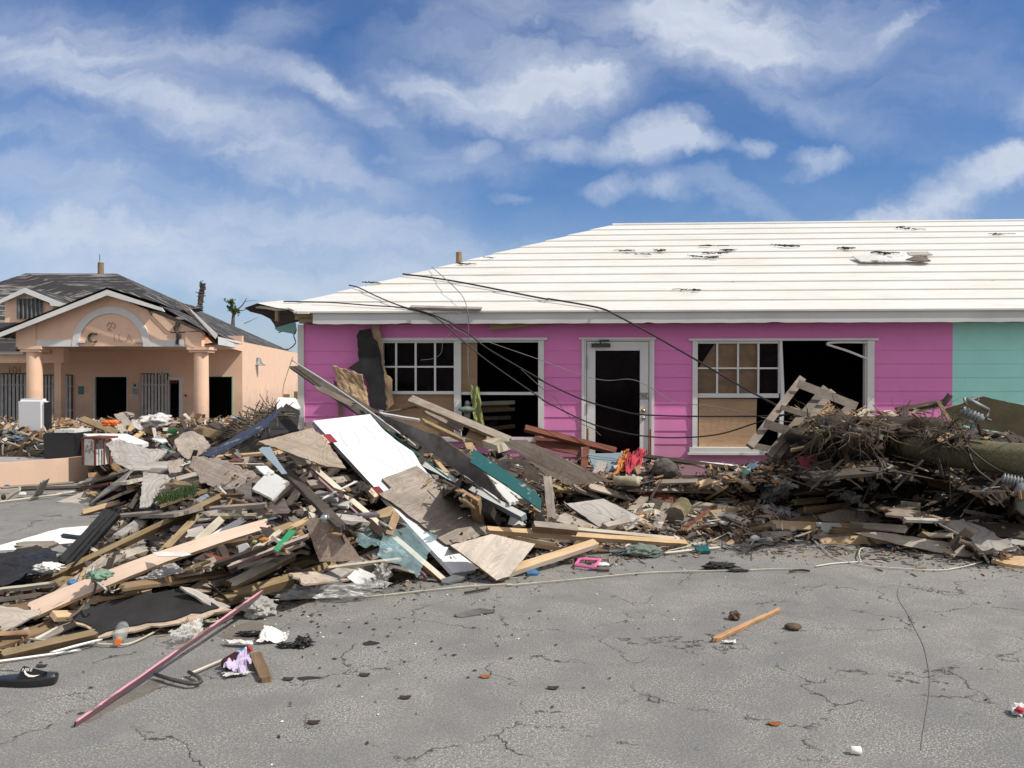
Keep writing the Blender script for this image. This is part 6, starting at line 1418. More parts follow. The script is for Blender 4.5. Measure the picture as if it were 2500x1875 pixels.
for i, (c_, x0, y0, x1, y1, h, lb) in enumerate((('D',1298,160,1440,176,14,'upturned dark twig clump near the roof ridge'),('D',1185,335,1290,352,16,'dark moss clump on the loose roof boards'),('D',410,285,590,298,14,'wide dark moss streak high on the roof'),('C',1285,362,1465,378,14,'thickest dark moss clump in the middle of the roof'),('C',1385,340,1515,350,12,'dark twig clump above the thickest moss'),
    ('C',1345,288,1490,294,8,'thin dark moss line high on the roof'),('C',1530,318,1610,324,10,'small dark moss streak on the roof'),('C',1250,602,1370,610,8,'dark stick low on the white roof'),('C',835,325,892,331,8,'short dark mark at the left middle of the roof'),('C',1070,322,1098,330,12,'small dark knob on the roof'),('D',915,305,945,316,14,'dark lump on the roof left of the loose boards'),('D',1970,206,2055,213,8,'dark stick near the ridge at the right edge'),
    ('B',1640,124,1695,134,9,'dark torn scrap beside the roof vent pipe'),('B',965,258,1010,266,6,'small brown scrap on the hip'),('B',1800,82,1870,88,4,'thin brown scrap high on the hip'),('C',895,350,1040,356,6,'thin grey streak left of the thickest moss'))):
    a, b = rs(*cv(c_, x0, y0), SGN*.02), rs(*cv(c_, x1, y1), SGN*.02); bm = bmesh.new(); n_ = 14
    for _ in range(int(5+h*.8)):
        t = RN.random(); p = a.lerp(b, t)-a; d = Vector((RN.gauss(0,.10), RN.gauss(0,.04), abs(RN.gauss(0,.006)))); tube(bm, [p, p+d*.5+Vector((0,0,.01)), p+d], .003+.009*RN.random()*(h/14), 4, sm=2)
    o = link('splinters', bm_mesh(bm, 'splinters'), MT['root_dark']); o.location = a; tag(o, lb, 'splinters')  # roof debris: dark moss streaks, twigs and scraps
a, b = rs(*cv('B', 1285, 432), SGN*.04), rs(*cv('B', 1792, 450), SGN*.03); bm = bmesh.new(); d = b-a; M = frame_at((a+b)/2, d, RNn*SGN); box(bm, -d.length/2, d.length/2, -.05, .05, -.012, .012)
tag(link('loose_plank', bm_mesh(bm, 'loose_plank'), MT['grey_wood'], None, M), 'long tan board lying along the eave above the left window', BD)
# --- right heap
def pole():
    a = PZ(*cv('H', 1370, 705), .88); b = PZ(*cv('H', 2330, 812), .84); e = empty('utility_pole', a); tag(e, 'fallen mossy wooden utility pole lying on the right heap', 'utility pole')
    bm = bmesh.new(); d = b-a; tube(bm, [d*t for t in (0,.25,.5,.75,1)], lambda t: .135+.035*t, 24, wob=.10, sm=4); link('shaft', bm_mesh(bm, 'shaft', True), MT['pole_wood'], e)
def polemat():
    m, nt, b, add, L = base('pole_wood'); b.inputs['Roughness'].default_value = .9; v = coords(add, L, (.8,14,14), False); n = noiz(add, L, v, 3.5, 8, .75)
    L(ramp(add, L, n, [(.3, (.07,.06,.035)), (.55, (.17,.155,.085)), (.75, (.26,.23,.14))]), b.inputs['Base Color']); bump(add, L, b, n, .9, .02)
polemat(); pole()
def insulator(name, label, a, b, r, n):
    e = empty(name, a); tag(e, label, 'insulator'); prof = [(0, r*.5)]
    for i in range(n): t0 = .05+.9*i/n; w = .9/n; prof += [(t0, r*.62), (t0+w*.35, r), (t0+w*.6, r*.98), (t0+w*.8, r*.62)]
    prof.append((1, r*.5)); bm = bmesh.new(); lathe(bm, Vector(), b-a, prof, 24); link('ribbed_body', bm_mesh(bm, 'ribbed_body', True), MT['ceramic'], e); return e
a, b = PZ(*cv('H', 1762, 438), 1.45), PZ(*cv('H', 1925, 505), 1.42); b = a+(b-a)*1.
a = PD(*cv('H', 1762, 438), 8.9); b = PD(*cv('H', 1925, 508), 8.75)
e = insulator('cutout_insulator', 'grey ribbed electrical insulator with its bracket on top of the right heap', a, b, .052, 6)
def hp(x, y, d=8.8): return PD(*cv('H', x, y), d)-a
bm = bmesh.new(); tube(bm, [hp(1785,350), hp(1800,400), hp(1765,430)], .014, 6, sm=0); tube(bm, [hp(1810,360), hp(1960,440)], .022, 8, sm=0); tube(bm, [hp(1960,440), hp(1955,480), hp(1935,500)], .016, 6, sm=0); tube(bm, [hp(1940,500), hp(1978,515)], .012, 6, sm=0)
tube(bm, [hp(1860,362)+Vector((.045*math.cos(k*.7), 0, .03*math.sin(k*.7))) for k in range(10)], .005, 5, sm=2); link('fuse_arm', bm_mesh(bm, 'fuse_arm', True), MT['galv'], e)
bm = bmesh.new(); tube(bm, [hp(1845,510), hp(1850,560), hp(1835,610), hp(1822,665)], .017, 6, sm=2); tube(bm, [hp(1820,520), hp(1870,535)], .02, 6, sm=0); link('bracket', bm_mesh(bm, 'bracket', True), MT['galv'], e)
a = PD(*cv('H', 2050, 925), 8.2); b = PD(*cv('H', 2235, 965), 8.1); e = insulator('cutout_insulator', 'grey ribbed insulator at the right edge below the fallen pole', a, b, .058, 7)
a2 = PD(*cv('H', 2215, 960), 8.0); bm = bmesh.new(); lathe(bm, a2-a, PD(*cv('H', 2235, 1180), 8.0)-a, [(0,.05),(.2,.09),(.8,.09),(1,.05)], 16); link('grey_housing', bm_mesh(bm, 'grey_housing', True), MT['ceramic'], e)
pn('dark olive sheet leaning at the right edge behind the fallen pole', 'H', [(1650,430),(1920,343),(2290,425),(2290,700),(2140,615),(1860,562),(1720,530)], 'dark_sheet', name='dark_sheet', cat='sheet', wall=-1.9, jag=.004, t=.02, edge='tan_wood')
plain('dark_sheet', (.075,.06,.03), .9, .2) if 'dark_sheet' not in MT else None
# pallets
def hpd(x, y, d): return PD(*cv('H', x, y), d)
def slat(bm, a, b, w, t, n):
    d = b-a; x_ = d.normalized(); n = (n-x_*n.dot(x_)).normalized(); M = frame_at((a+b)/2, d, n); L_ = d.length; box(bm, -L_/2, L_/2, -w/2, w/2, -t/2, t/2, M)
pal = empty('wooden_pallet', hpd(500, 500, 9.6)); tag(pal, 'broken wooden pallet standing on end before the right window', 'pallet')
def palpart(nm, x1, y1, x2, y2, w, mat, d1, d2, t=.03):
    a, b = hpd(x1, y1, d1), hpd(x2, y2, d2); bm = bmesh.new(); n = (CAM-(a+b)/2).normalized(); slat(bm, a-pal.location, b-pal.location, w, t, n); o = link(nm, bm_mesh(bm, nm), MT[mat], pal); return o
for q in ((635,215,262,700,.085,10.0,9.4),(800,285,395,765,.085,10.05,9.45),(850,310,455,770,.08,10.1,9.5),(1000,385,840,560,.08,10.15,10.)): palpart('rail', *q[:4], q[4], 'pallet_wood', q[5], q[6], .05)
for q in ((608,250,1022,412,.095,9.8,9.95),(372,535,650,625,.10,9.45,9.6),(270,690,560,745,.07,9.45,9.6),(485,420,690,480,.06,9.65,9.8)): palpart('slat', *q[:4], q[4], 'grey_wood' if q[0] == 608 else 'pallet_wood', q[5], q[6], .02)  # top slat lighter: its sunlit tone is painted into the wood colour
def hb(label, x1, y1, x2, y2, w, mat, **k):
    return bd(label, 'H', x1, y1, x2, y2, w, mat, **k)
hb('dark rafter end on the crest of the right heap', 1312, 432, 1640, 375, 36, 'dark_wood', l=.12, t=.05)
hb('stubby dark post sticking up beside the mint wall', 1632, 395, 1682, 330, 42, 'dark_wood', l=.14, t=.05, name='post', cat='post')
hb('thin brown board leaning at the crest of the right heap', 1600, 372, 1695, 525, 30, 'brown_wood', l=.16)
hb('dark upright block under the crest rafter', 1372, 420, 1350, 545, 52, 'dark_wood', l=.14, t=.06, name='post', cat='post')
hb('pale short board left of the crest rafter', 1232, 442, 1325, 492, 42, 'pale_wood', l=.12, t=.04)
hb('whitish board beside the pallet top', 1012, 490, 1100, 430, 34, 'pale_wood', l=.2)
hb('whitish stick below the crest rafter', 1395, 480, 1450, 432, 20, 'pale_wood', l=.16, name='stick', cat='stick')
hb('long pale board behind the crest rafter', 1420, 440, 1620, 408, 24, 'silver_wood', l=.06)
hb('brown stick running down from the insulator', 1690, 510, 1810, 600, 18, 'brown_wood', l=.16, name='stick', cat='stick')
hb('pale lath on the crest between pallet and pink wall', 1140, 502, 1262, 506, 12, 'pale_wood', l=.34, name='batten', cat='batten')
hb('long brown beam propped under the fallen pole', 1290, 800, 2160, 1205, 72, 'brown_wood', z=(.72,.12), t=.06, name='beam', cat=BM_)
hb('dark square post at the right edge under the insulator', 2120, 1180, 2212, 1010, 90, 'brown_wood', z=(.24,.62), t=.08, name='post', cat='post')
hb('yellow stud lying before the right heap', 662, 1142, 1045, 1100, 40, 'new_wood', z=(.18,.2), t=.05, name='stud', cat=BM_, jag=.02)
hb('short dark yellow stub behind the yellow stud', 590, 1085, 800, 1065, 36, 'treated', z=(.26,.26), t=.04, name='stud', cat=BM_, jag=.03)
hb('grey rail lying under the long brown beam', 1170, 1040, 1610, 1115, 34, 'grey_wood', z=(.34,.24), t=.04)
hb('dark rail behind the plastic rags', 480, 1000, 1100, 985, 60, 'dark_wood', z=(.36,.4), t=.06)
hb('second dark rail low in the right heap', 560, 940, 1180, 930, 50, 'dark_wood', z=(.5,.5), t=.06)
hb('small tan board at the foot of the right heap', 1170, 1132, 1420, 1150, 28, 'treated', l=.08)
hb('splintered tan piece below the grey rail', 1260, 1160, 1440, 1180, 60, 'ply_pink', l=.06, jag=.06)
hb('pale blue grey lath across the flat plywood', 1370, 1210, 1645, 1218, 28, 'silver_wood', l=.08)
hb('tan splinter near the root mass', 560, 715, 700, 690, 22, 'new_wood', l=.14, jag=.04, name='stick', cat='stick')
hb('thin blue grey lath below the pallet', 530, 950, 605, 975, 14, 'bluegrey_paint', l=.1, name='batten', cat='batten')
hb('hanging brown board scrap in the roots', 940, 700, 960, 850, 30, 'brown_wood', l=.24, z=None)
pn('long dark plywood sheet lying flat before the right heap', 'H', [(740,1190),(900,1145),(1340,1188),(1645,1268),(1600,1285),(1260,1258),(780,1228)], 'ply_pink', z=[.13,.2,.2,.16,.12,.12,.10], lift=.02, edge='dark_wood', jag=.012)
pn('long light plywood strip lying before the right heap', 'H', [(1000,1310),(1200,1308),(1350,1330),(1800,1400),(1885,1462),(1835,1492),(1400,1412),(1150,1352)], 'ply_light', z=[.10,.13,.13,.1,.06,.03,.03,.05], lift=.01, edge='brown_wood', jag=.006)
pn('torn silvery plywood sheet at the lower right of the heap', 'H', [(1620,1238),(1780,1213),(2000,1310),(2165,1425),(2090,1442),(1880,1432),(1790,1330)], 'silver_wood', z=[.22,.26,.2,.08,.06,.08,.14], lift=.02, jag=.03)
pn('thick tan plywood piece at the right edge on the pavement', 'H', [(1982,1502),(2150,1475),(2290,1485),(2290,1560),(2080,1532)], 'torn_ply', z=[.03,.07,.07,.03,.03], lift=.01, t=.03)
pn('dark rumpled sheet at the right edge', 'H', [(1810,1240),(2150,1240),(2290,1260),(2290,1350),(1900,1320)], 'dark_wood', z=[.2,.24,.24,.14,.14], name='dark_sheet', cat='sheet')
pn('grey board at the right edge above the tan plywood piece', 'H', [(2040,1365),(2280,1325),(2290,1400),(2160,1400)], 'silver_wood', z=[.1,.13,.09,.09])
pn('black folded sheet under the long brown beam', 'H', [(1550,1172),(1600,1108),(1800,1150),(2160,1212),(1690,1205)], 'black_felt', name='felt_sheet', cat='roofing sheet', z=[.22,.32,.28,.18,.2])
hb('white wood strip along the black folded sheet', 1800, 1150, 2160, 1215, 22, 'silver_wood', z=(.3,.2), name='batten', cat='batten')
pn('red board deep under the root mass', 'H', [(600,765),(745,760),(735,885),(665,890)], 'red_cloth2', name='red_panel', cat='panel', lift=.06, jag=.004)
cloth('plastic_rag', 'grey plastic rag hanging in the root mass', 'plastic sheet', 'H', [(1070,770),(1150,760),(1150,1000),(1090,980)], 'grey_film', amp=.06, fr=4, lift=.24, seed=1, ragged=1.6)
cloth('plastic_rag', 'white plastic bag left of the yellow stud', 'plastic sheet', 'H', [(320,1110),(540,1130),(560,1205),(360,1180)], 'plastic_film', amp=.07, fr=4, lift=.08, seed=2, ragged=1.6)
cloth('plastic_rag', 'grey plastic rag behind the yellow stud', 'plastic sheet', 'H', [(850,1030),(1010,1020),(1100,1125),(950,1070)], 'grey_film', amp=.06, fr=4, lift=.12, seed=3, ragged=1.6)
cloth('plastic_rag', 'dusty plastic sheet under the pallet', 'plastic sheet', 'H', [(340,1010),(550,950),(540,1060),(360,1100)], 'grey_film', amp=.07, fr=4, lift=.08, seed=4, ragged=1.6)
lump('plastic_scrap', 'blue plastic scrap under the pallet', 'plastic scrap', 'H', 370, 985, 60, 50, 'blue_plastic', lift=.1, seed=30)
pn('small mint green offcut under the pallet', 'H', [(205,870),(270,850),(275,880),(215,900)], 'mint_paint', name='painted_panel', cat='panel', lift=.1)
lump('foam_block', 'white foam lump on the pavement before the right heap', 'foam', 'H', 308, 1350, 66, 40, 'white_foam', z=.02, amp=.2, seed=31)
lump('foam_block', 'square pale foam block beside the long dark plywood sheet', 'foam', 'H', 785, 1328, 80, 46, 'cream', z=.02, amp=.15, seed=32)
lump('foam_block', 'yellowish foam wedge left of the long dark plywood sheet', 'foam', 'H', 575, 1280, 50, 44, 'cream', z=.16, amp=.2, seed=33)
lump('broken_block', 'pale broken chunk at the front of the scraps', 'block', 'H', 340, 1225, 130, 40, 'concrete', z=.05, amp=.3, seed=34)
# root mass
def roots():
    bm = bmesh.new(); bm2 = bmesh.new()
    for k in range(900):
        x = RN.uniform(650, 1800); top = 480+60*noise.noise(Vector((x*.01, 0, 0)))+(x > 1200)*30; y = RN.uniform(top, 760 if x < 1250 else 640)
        px, py = cv('H', x, y); p = SF(px, py, RN.uniform(.05, .3)); L_ = RN.uniform(.06, .36)*RN.choice((.6, 1, 1.6))*(1.1 if x < 1250 else .8)
        pts = [p]; d = Vector((RN.gauss(0,.8), RN.gauss(-.1,.4), RN.gauss(-.1,.8))).normalized(); dr = RN.uniform(-.05, .5)
        for s in range(5):
            d = (d+Vector((RN.gauss(0,.5), RN.gauss(0,.3), -dr+RN.gauss(0,.35)))).normalized(); pts.append(pts[-1]+d*L_/5)
        tube(bm if RN.random() < .4 else bm2, pts, lambda t, r=RN.choice((.002, .003, .005, .008, .012))*RN.uniform(.7, 1.1): r*(1.1-t), 4, sm=2, cap=False)
    for b_, m in ((bm, 'root'), (bm2, 'root_dark')):
        tag(link('roots', bm_mesh(b_, 'roots'), MT[m]), 'tangled %s roots hanging from the uprooted mass on the right heap' % ('pale brown' if m == 'root' else 'dark'), kind='stuff')
roots()
lump('root_ball', 'dark soil clod in the middle of the roots, left part of the right heap', None, 'H', 930, 640, 620, 330, 'soil', amp=.4, fr=2.2, lift=-.15, seed=3, depth=.45, kind='stuff')
lump('root_ball', 'dark soil clod under the fallen pole end', None, 'H', 1500, 640, 560, 330, 'soil', amp=.4, fr=2.2, lift=-.25, seed=5, depth=.45, kind='stuff')
for i, (x1, y1, x2, y2, w) in enumerate(((660,690,830,560,26),(700,900,1200,860,60),(830,760,1220,700,44),(1200,560,1420,520,30),(650,620,960,545,30),(960,500,1180,545,26),(1180,900,1240,760,40))):
    hb(['short dark stick leaning left in the roots','dark buried rafter under the roots','dark rail in the middle of the root mass','dark stick by the pole end','brown rail behind the hanging roots','brown splintered rail on the crest','dark post under the pole end'][i], x1, y1, x2, y2, w, 'dark_wood', l=.18, t=.04)
def vines():
    L = [(((1490,490),(1530,580),(1575,690),(1560,780),(1570,820)),.006,'long pale root dangling over the fallen pole'),(((1145,510),(1120,620),(1150,730),(1210,850),(1240,960),(1290,1040)),.008,'longest root hanging from the crest to the ground'),(((1710,680),(1690,780),(1685,900),(1690,1090)),.006,'bleached root hanging before the dark beam'),(((1790,690),(1850,780),(1910,830),(1945,838)),.005,'thin pale root curling under the pole'),
         (((700,560),(770,640),(760,760),(720,860)),.006,'brown root hanging left of the red board'),(((1660,665),(1700,700),(1716,680)),.006,'short pale hooked root on the pole')]
    for i, (p, r, lb) in enumerate(L): wire('hanging_root', lb, 'root', spts('H', p, .34), r, 'root' if i in (1,4) else 'twig', 5)
vines()
wire('cable', 'black cable drooping under the fallen pole', 'cable', [PD(*cv('H', x, y), d) for x, y, d in ((1800,680,8.6),(1860,840,8.4),(1960,930,8.3),(2080,1010,8.2),(2180,1090,8.1),(2260,1150,8))], .012, 'black_cable', 8)
wire('cable', 'second black cable along the pole', 'cable', [PD(*cv('H', x, y), d) for x, y, d in ((1790,680,8.5),(1900,780,8.4),(2020,860,8.3),(2120,900,8.2),(2260,915,8.1))], .009, 'black_cable', 8)
wire('cable', 'grey wire arching at the right edge below the pole', 'wire', spts('H', ((1760,1200),(1850,1080),(1960,1000),(2040,985)), .2), .006, 'grey_cable', 6)
# ropes and wires on the pavement
wire('rope', 'long beige rope lying across the pavement before the heap', 'rope', gpts('F', ((330,1498),(600,1485),(1000,1470),(1400,1430),(1700,1400),(2000,1385)))+gpts('G', ((300,1392),(700,1357),(1000,1328),(1300,1302),(1600,1293),(2000,1283),(2212,1276)))+gpts('H', ((600,1570),(690,1580))), .005, 'rope_beige', 8)
wire('rope', 'beige cord running from the left edge past the clear bag', 'rope', gpts('I', ((-60,590),(200,610),(500,635),(800,650),(930,640),(1100,560),(1230,480),(1310,462)), .02)+gpts('I', ((1420,485),(1560,480),(1700,410),(1840,335)), .05), .0065, 'rope_beige', 6)
wire('wire', 'white electric cable curling on the pavement at the right', 'wire', gpts('H', ((275,1392),(310,1360),(420,1345),(540,1325),(640,1300),(760,1262),(850,1246),(942,1240)), .03), .006, 'wire_white', 6)
wire('wire', 'long grey wire trailing toward the right edge', 'wire', gpts('H', ((645,1302),(720,1370),(850,1480),(960,1520),(1100,1548),(1350,1565),(1600,1577),(1780,1552),(1932,1512)), .015), .005, 'wire_white', 6)
wire('wire', 'pale wire in front of the log stub', 'wire', gpts('G', ((1420,1150),(1600,1110),(1750,1070),(1880,1010),(2010,960)), .04), .006, 'rope_beige', 6)
wire('wire', 'dark bent rod beside the scrap heap', 'rod', spts('H', ((598,1058),(660,1130),(740,1212)), .16), .008, 'wire_white', 6)
wire('wire', 'thin wire loop before the scrap heap', 'wire', gpts('H', ((330,1130),(420,1165),(480,1230),(495,1290)), .3), .006, 'grey_cable', 6)
wire('wire', 'short white wire piece before the long plywood strip', 'wire', gpts('H', ((730,1550),(860,1530),(1055,1517)), .012), .007, 'wire_white', 6)
wire('wire', 'thin curled wire by the pavement scraps', 'wire', gpts('H', ((1120,1425),(1060,1422),(1038,1460),(1050,1510)), .03), .006, 'wire_white', 6)
wire('thread', 'thin dark line of string running down the pavement at the right', 'string', gpts('K', ((1385,190),(1360,255),(1365,310),(1420,400),(1470,500),(1530,620),(1560,740),(1575,850),(1570,960),(1550,1100),(1525,1250),(1518,1330)), .003), .0016, 'grey_cable', 5)
wire('cord', 'grey looped cord with a dark wedge before the heap', 'cord', gpts('G', ((1400,1150),(1480,1120),(1560,1070),(1640,1040),(1690,1050),(1705,1090),(1700,1120),(1640,1125),(1600,1105)), .05), .007, 'black_cable', 6)
for c_, pts_, lb in (('H', ((240,1460),(290,1420),(360,1395),(430,1400),(520,1330)), 'dark twig bundle on the pavement by the white foam lump'), ('H', ((545,1585),(620,1575),(690,1582)), 'knotted dark twig on the pavement rope'), ('J', ((1200,268),(1330,245),(1370,238)), 'short dark twig before the light plywood sheet')):
    wire('twig', lb, 'twig', gpts(c_, pts_, .02), .009, 'root_dark', 5)
# --- foreground things
bd('long pink painted pole lying from the heap toward the camera', 'I', 535, 1200, 1868, 262, 27, 'pink_paint', z=(.03,.19), t=.035, name='pole', cat='pole', edge='mauve_paint', jag=.03, taper=1.15)  # dark mauve edges paint in the shaded side of the pole
def slide():
    a = PZ(*cv('I', 190, 935), 0); e = empty('sandal', a, R(4)); tag(e, 'black slide sandal with a white tick emblem on its strap', 'sandal')
    # sole outline (x along the foot, toe to the right)
    n = 40; bm = bmesh.new(); out = []
    def hw(t): return .038+.012*math.sin(t*math.pi*.9)+.008*math.sin(t*3.1-.6)
    for k in range(n):
        u = k/n*2*math.pi; t = .5-.5*math.cos(u); x = -.16+.32*t; s = 1 if math.sin(u) >= 0 else -1; out.append((x, s*hw(t)*abs(math.sin(u))**.45))
    lv = [(0,.95),(.010,1.),(.036,1.02),(.046,.97)]; rings = []
    for z, k in lv: rings.append([bm.verts.new((x*k, y*k, z+(.012*(x/.16)**2 if x > 0 else 0)*(z > 0))) for x, y in out])
    for A_, B_ in zip(rings, rings[1:]):
        for k in range(n): bm.faces.new((A_[k], A_[(k+1) % n], B_[(k+1) % n], B_[k]))
    bm.faces.new(rings[0]); bm.faces.new(rings[-1]); link('sole', bm_mesh(bm, 'sole'), MT['black_plastic'], e)
    bm = bmesh.new(); g = []
    for i in range(13):
        an = math.pi*i/12; row = []
        for j, x in enumerate((-.03, .01, .05, .085)):
            r_ = .052+.002*j; h = .088-.012*j; row.append(bm.verts.new((x+.012*math.sin(an), -math.cos(an)*r_, .012+math.sin(an)*h)))
        g.append(row)
    for i in range(12):
        for j in range(3): bm.faces.new((g[i][j], g[i+1][j], g[i+1][j+1], g[i][j+1]))
    bmesh.ops.solidify(bm, geom=bm.faces[:], thickness=.006); link('strap', bm_mesh(bm, 'strap', True), MT['black_felt2'], e)
    def strap(x, an, off=.006): x = x-.025; h = .088-.012*((x+.03)/.038); return Vector((x+.012*math.sin(an), -math.cos(an)*(.052+off), .012+math.sin(an)*(h+off)))
    sw = [(.015,1.02),(.03,.78),(.05,.66),(.075,.72),(.100,1.02),(.072,.86),(.05,.84),(.034,.92),(.022,1.1)]
    bm = bmesh.new(); outl = sw; c = [strap(x, an*.95, .0065) for x, an in outl]; tris = tessellate_polygon([[Vector((x, an*.06, 0)) for x, an in outl]])
    vs = [bm.verts.new(p) for p in c]
    for t in tris: bm.faces.new([vs[i] for i in t])
    link('emblem', bm_mesh(bm, 'emblem'), MT['white_foam'], e)
    me = text_mesh('NIKE', .026, .0005); o = link('lettering', me, MT['white_foam'], e); p = strap(.03, 1.12, .009); o.location = p; o.rotation_euler = (R(50), 0, R(-4))
slide()
def bottle(name, label, a, b, r, mat, cap, capmat):
    e = empty(name, a); tag(e, label, 'bottle'); bm = bmesh.new(); lathe(bm, Vector(), b-a, [(0,r*.85),(.03,r),(.2,r),(.22,r*.93),(.26,r),(.5,r),(.52,r*.93),(.56,r),(.7,r*.95),(.85,r*.5),(.93,r*.4),(1,r*.4)], 20); link('body', bm_mesh(bm, 'body', True), MT[mat], e)
    bm = bmesh.new(); d = (b-a); lathe(bm, d*.955, d*1.06, [(0,r*.46),(1,r*.46)], 16); link('cap', bm_mesh(bm, 'cap'), MT[capmat], e); return e
bottle('plastic_bottle', 'clear plastic bottle with an orange cap under the black felt sheet', PZ(*cv('I', 822, 560), .06)+Vector((0,.1,0)), PZ(*cv('I', 840, 628), .04), .042, 'clear_plastic', 0, 'orange_plastic')
bottle('plastic_bottle', 'clear plastic bottle with a red cap beside the log stub', PZ(*cv('G', 1470, 1000), .04), PZ(*cv('G', 1345, 995), .04), .035, 'clear_plastic', 0, 'red_plastic')
e = bottle('cola_bottle', 'dark cola bottle with a blue label beside the lavender rag', PZ(*cv('I', 1600, 790), .04), PZ(*cv('I', 1770, 690), .04), .034, 'cola', 0, 'red_plastic')
a, b = Vector(), PZ(*cv('I', 1770, 690), .04)-PZ(*cv('I', 1600, 790), .04)
bm = bmesh.new(); lathe(bm, b*.45, b*.72, [(0,.0352),(1,.0350)], 20); link('label_band', bm_mesh(bm, 'label_band', True), MT['blue_plastic'], e)
bm = bmesh.new(); lathe(bm, b*.5, b*.54, [(0,.0356),(1,.0356)], 20); link('label_stripe', bm_mesh(bm, 'label_stripe', True), MT['white_foam'], e)
cloth('cloth', 'crumpled lavender rag on the pavement', 'cloth', 'I', [(1740,690),(1790,760),(1730,860),(1590,820)], 'lavender_cloth', amp=.05, fr=3, z=[.09,.06,.02,.04], seed=3, ragged=1.2)
cloth('paper', 'torn white paper under the lavender rag', 'paper', 'I', [(1580,850),(1690,840),(1800,850),(1600,878)], 'paper', amp=.012, fr=4, z=[.02]*4, seed=4, ragged=1.2)
bd('short brown wood chunk right of the lavender rag', 'I', 1815, 705, 1885, 880, 88, 'brown_wood', z=(.05,.03), t=.03, name='wood_chunk', cat='wood block', jag=.012)
def hook():
    p = [PZ(*cv('I', x, y), .03) for x, y in ((1100,862),(1220,900),(1340,928),(1400,925),(1430,915),(1410,880),(1340,845))]
    wire('metal_hook', 'dark bent angle iron under the pink pole', 'angle iron', p, .012, 'bronze', 4, sm=0)
hook()
bd('thin tan stick from the cola bottle to the angle iron', 'I', 1360, 850, 1590, 752, 14, 'pale_wood', z='G', l=.01, t=.01, name='stick', cat='stick')
cloth('plastic_bag', 'clear bag with a tan wad in front of the felt sheet', 'bag', 'I', [(1200,555),(1440,460),(1440,590),(1230,640)], 'plastic_film', amp=.05, fr=4, z=[.08,.12,.03,.02], seed=6, ragged=1.2)
lump('paper_wad', 'tan paper wad inside the clear bag', 'paper', 'I', 1345, 520, 120, 110, 'chip_tan2', z=.03, amp=.4, fr=2.5, seed=41, smooth=False)
lump('stone_chunk', 'brown plastic shrouded clump beside the pink pole head', 'clump', 'I', 1820, 395, 230, 150, 'concrete', z=.0, amp=.35, fr=2, seed=42, smooth=False)
cloth('foam_sheet', 'curled white foam sheet on the pavement right of the pink pole', 'foam', 'I', [(1880,515),(2060,565),(2040,620),(1820,635)], 'white_foam', amp=.035, fr=2, z=[.07,.05,.02,.02], seed=7, ragged=.8)
cloth('foam_sheet', 'flat grey foam strip beside the curled white foam', 'foam', 'I', [(1575,620),(1790,625),(1800,650),(1640,640)], 'paper', amp=.015, fr=3, z=[.03]*4, seed=8)
lump('plastic_bag', 'torn black plastic right of the curled white foam', 'bag', 'I', 2150, 640, 110, 60, 'black_plastic', z=.005, amp=.8, fr=2.6, seed=43)
lump('plastic_bag', 'flat black plastic shred above the white foam', 'bag', 'I', 1780, 575, 190, 30, 'black_plastic', z=.01, amp=.6, fr=3, seed=44)
lump('plastic_bag', 'black shred between foam and torn black plastic', 'bag', 'I', 2040, 660, 130, 28, 'black_plastic', z=.004, amp=.8, fr=3, seed=45)
pn('flat grey shingle lying alone on the pavement', 'J', [(1128,412),(1300,372),(1408,384),(1400,396),(1190,434),(1150,430)], 'shingle', z=.015, name='shingle', cat='shingle', t=.008, lift=0, jag=.004)
pn('torn black mesh scrap on the pavement', 'J', [(512,606),(560,590),(628,604),(590,628),(530,624)], 'black_felt', z=.006, name='mesh_scrap', cat='mesh scrap', t=.005, lift=0, jag=.008)
pn('dark grate like stain patch on the pavement', 'J', [(72,838),(150,828),(240,836),(200,866),(90,862)], 'black_felt', z=.004, name='tar_patch', cat='tar patch', t=.003, lift=0, jag=.012)
lump('cloth', 'twisted black rag on the pavement at the right', 'rag', 'G', 1800, 1262, 210, 50, 'black_felt', z=.0, amp=.6, fr=2.6, seed=46)
lump('cloth', 'flat black rag end right of the twisted rag', 'rag', 'G', 1930, 1290, 160, 22, 'black_felt', z=.0, amp=.5, fr=2.6, seed=47)
bd('short tan splintered stick alone on the pavement', 'K', 130, 572, 558, 376, 36, 'stick_wood', z=(.03,.03), t=.025, name='splintered_stick', cat='stick', jag=.03, taper=.7)
lump('rock', 'dark brown rock above the tan stick', 'rock', 'K', 264, 425, 76, 66, 'rock2', z=0, amp=.4, fr=1.8, seed=48, smooth=False, sub=3)
lump('coconut_husk', 'flat dark brown husk right of the tan stick', 'husk', 'K', 664, 502, 112, 46, 'rock2', z=0, amp=.12, fr=1.5, seed=49)
def foam_stub():
    a, b = PZ(*cv('K', 1040, 1328), .02), PZ(*cv('K', 1112, 1335), .018); bm = bmesh.new(); lathe(bm, Vector(), b-a, [(0,.014),(.05,.017),(.95,.018),(1,.015)], 18); o = link('foam_stub', bm_mesh(bm, 'foam_stub', True), MT['white_foam']); o.location = a; tag(o, 'short white foam cylinder on the pavement at the lower right', 'foam')
foam_stub()
e = lump('wrapper', 'crumpled red and white wrapper at the right edge', 'wrapper', 'K', 2200, 1070, 110, 66, 'white_foam', z=0, amp=.5, fr=2.6, seed=50, smooth=False)
o = lump('red_print', '', '', 'K', 2196, 1060, 50, 34, 'red_cloth', z=0, amp=.4, fr=2.6, seed=51, parent=e)
o.location = (-.02,-.035,.015)
cloth('ribbon', 'small white bone shaped scrap below the tan stick', 'scrap', 'K', [(170,592),(265,590),(268,606),(190,603)], 'white_foam', amp=.01, fr=3, z=[.015]*4, seed=9)
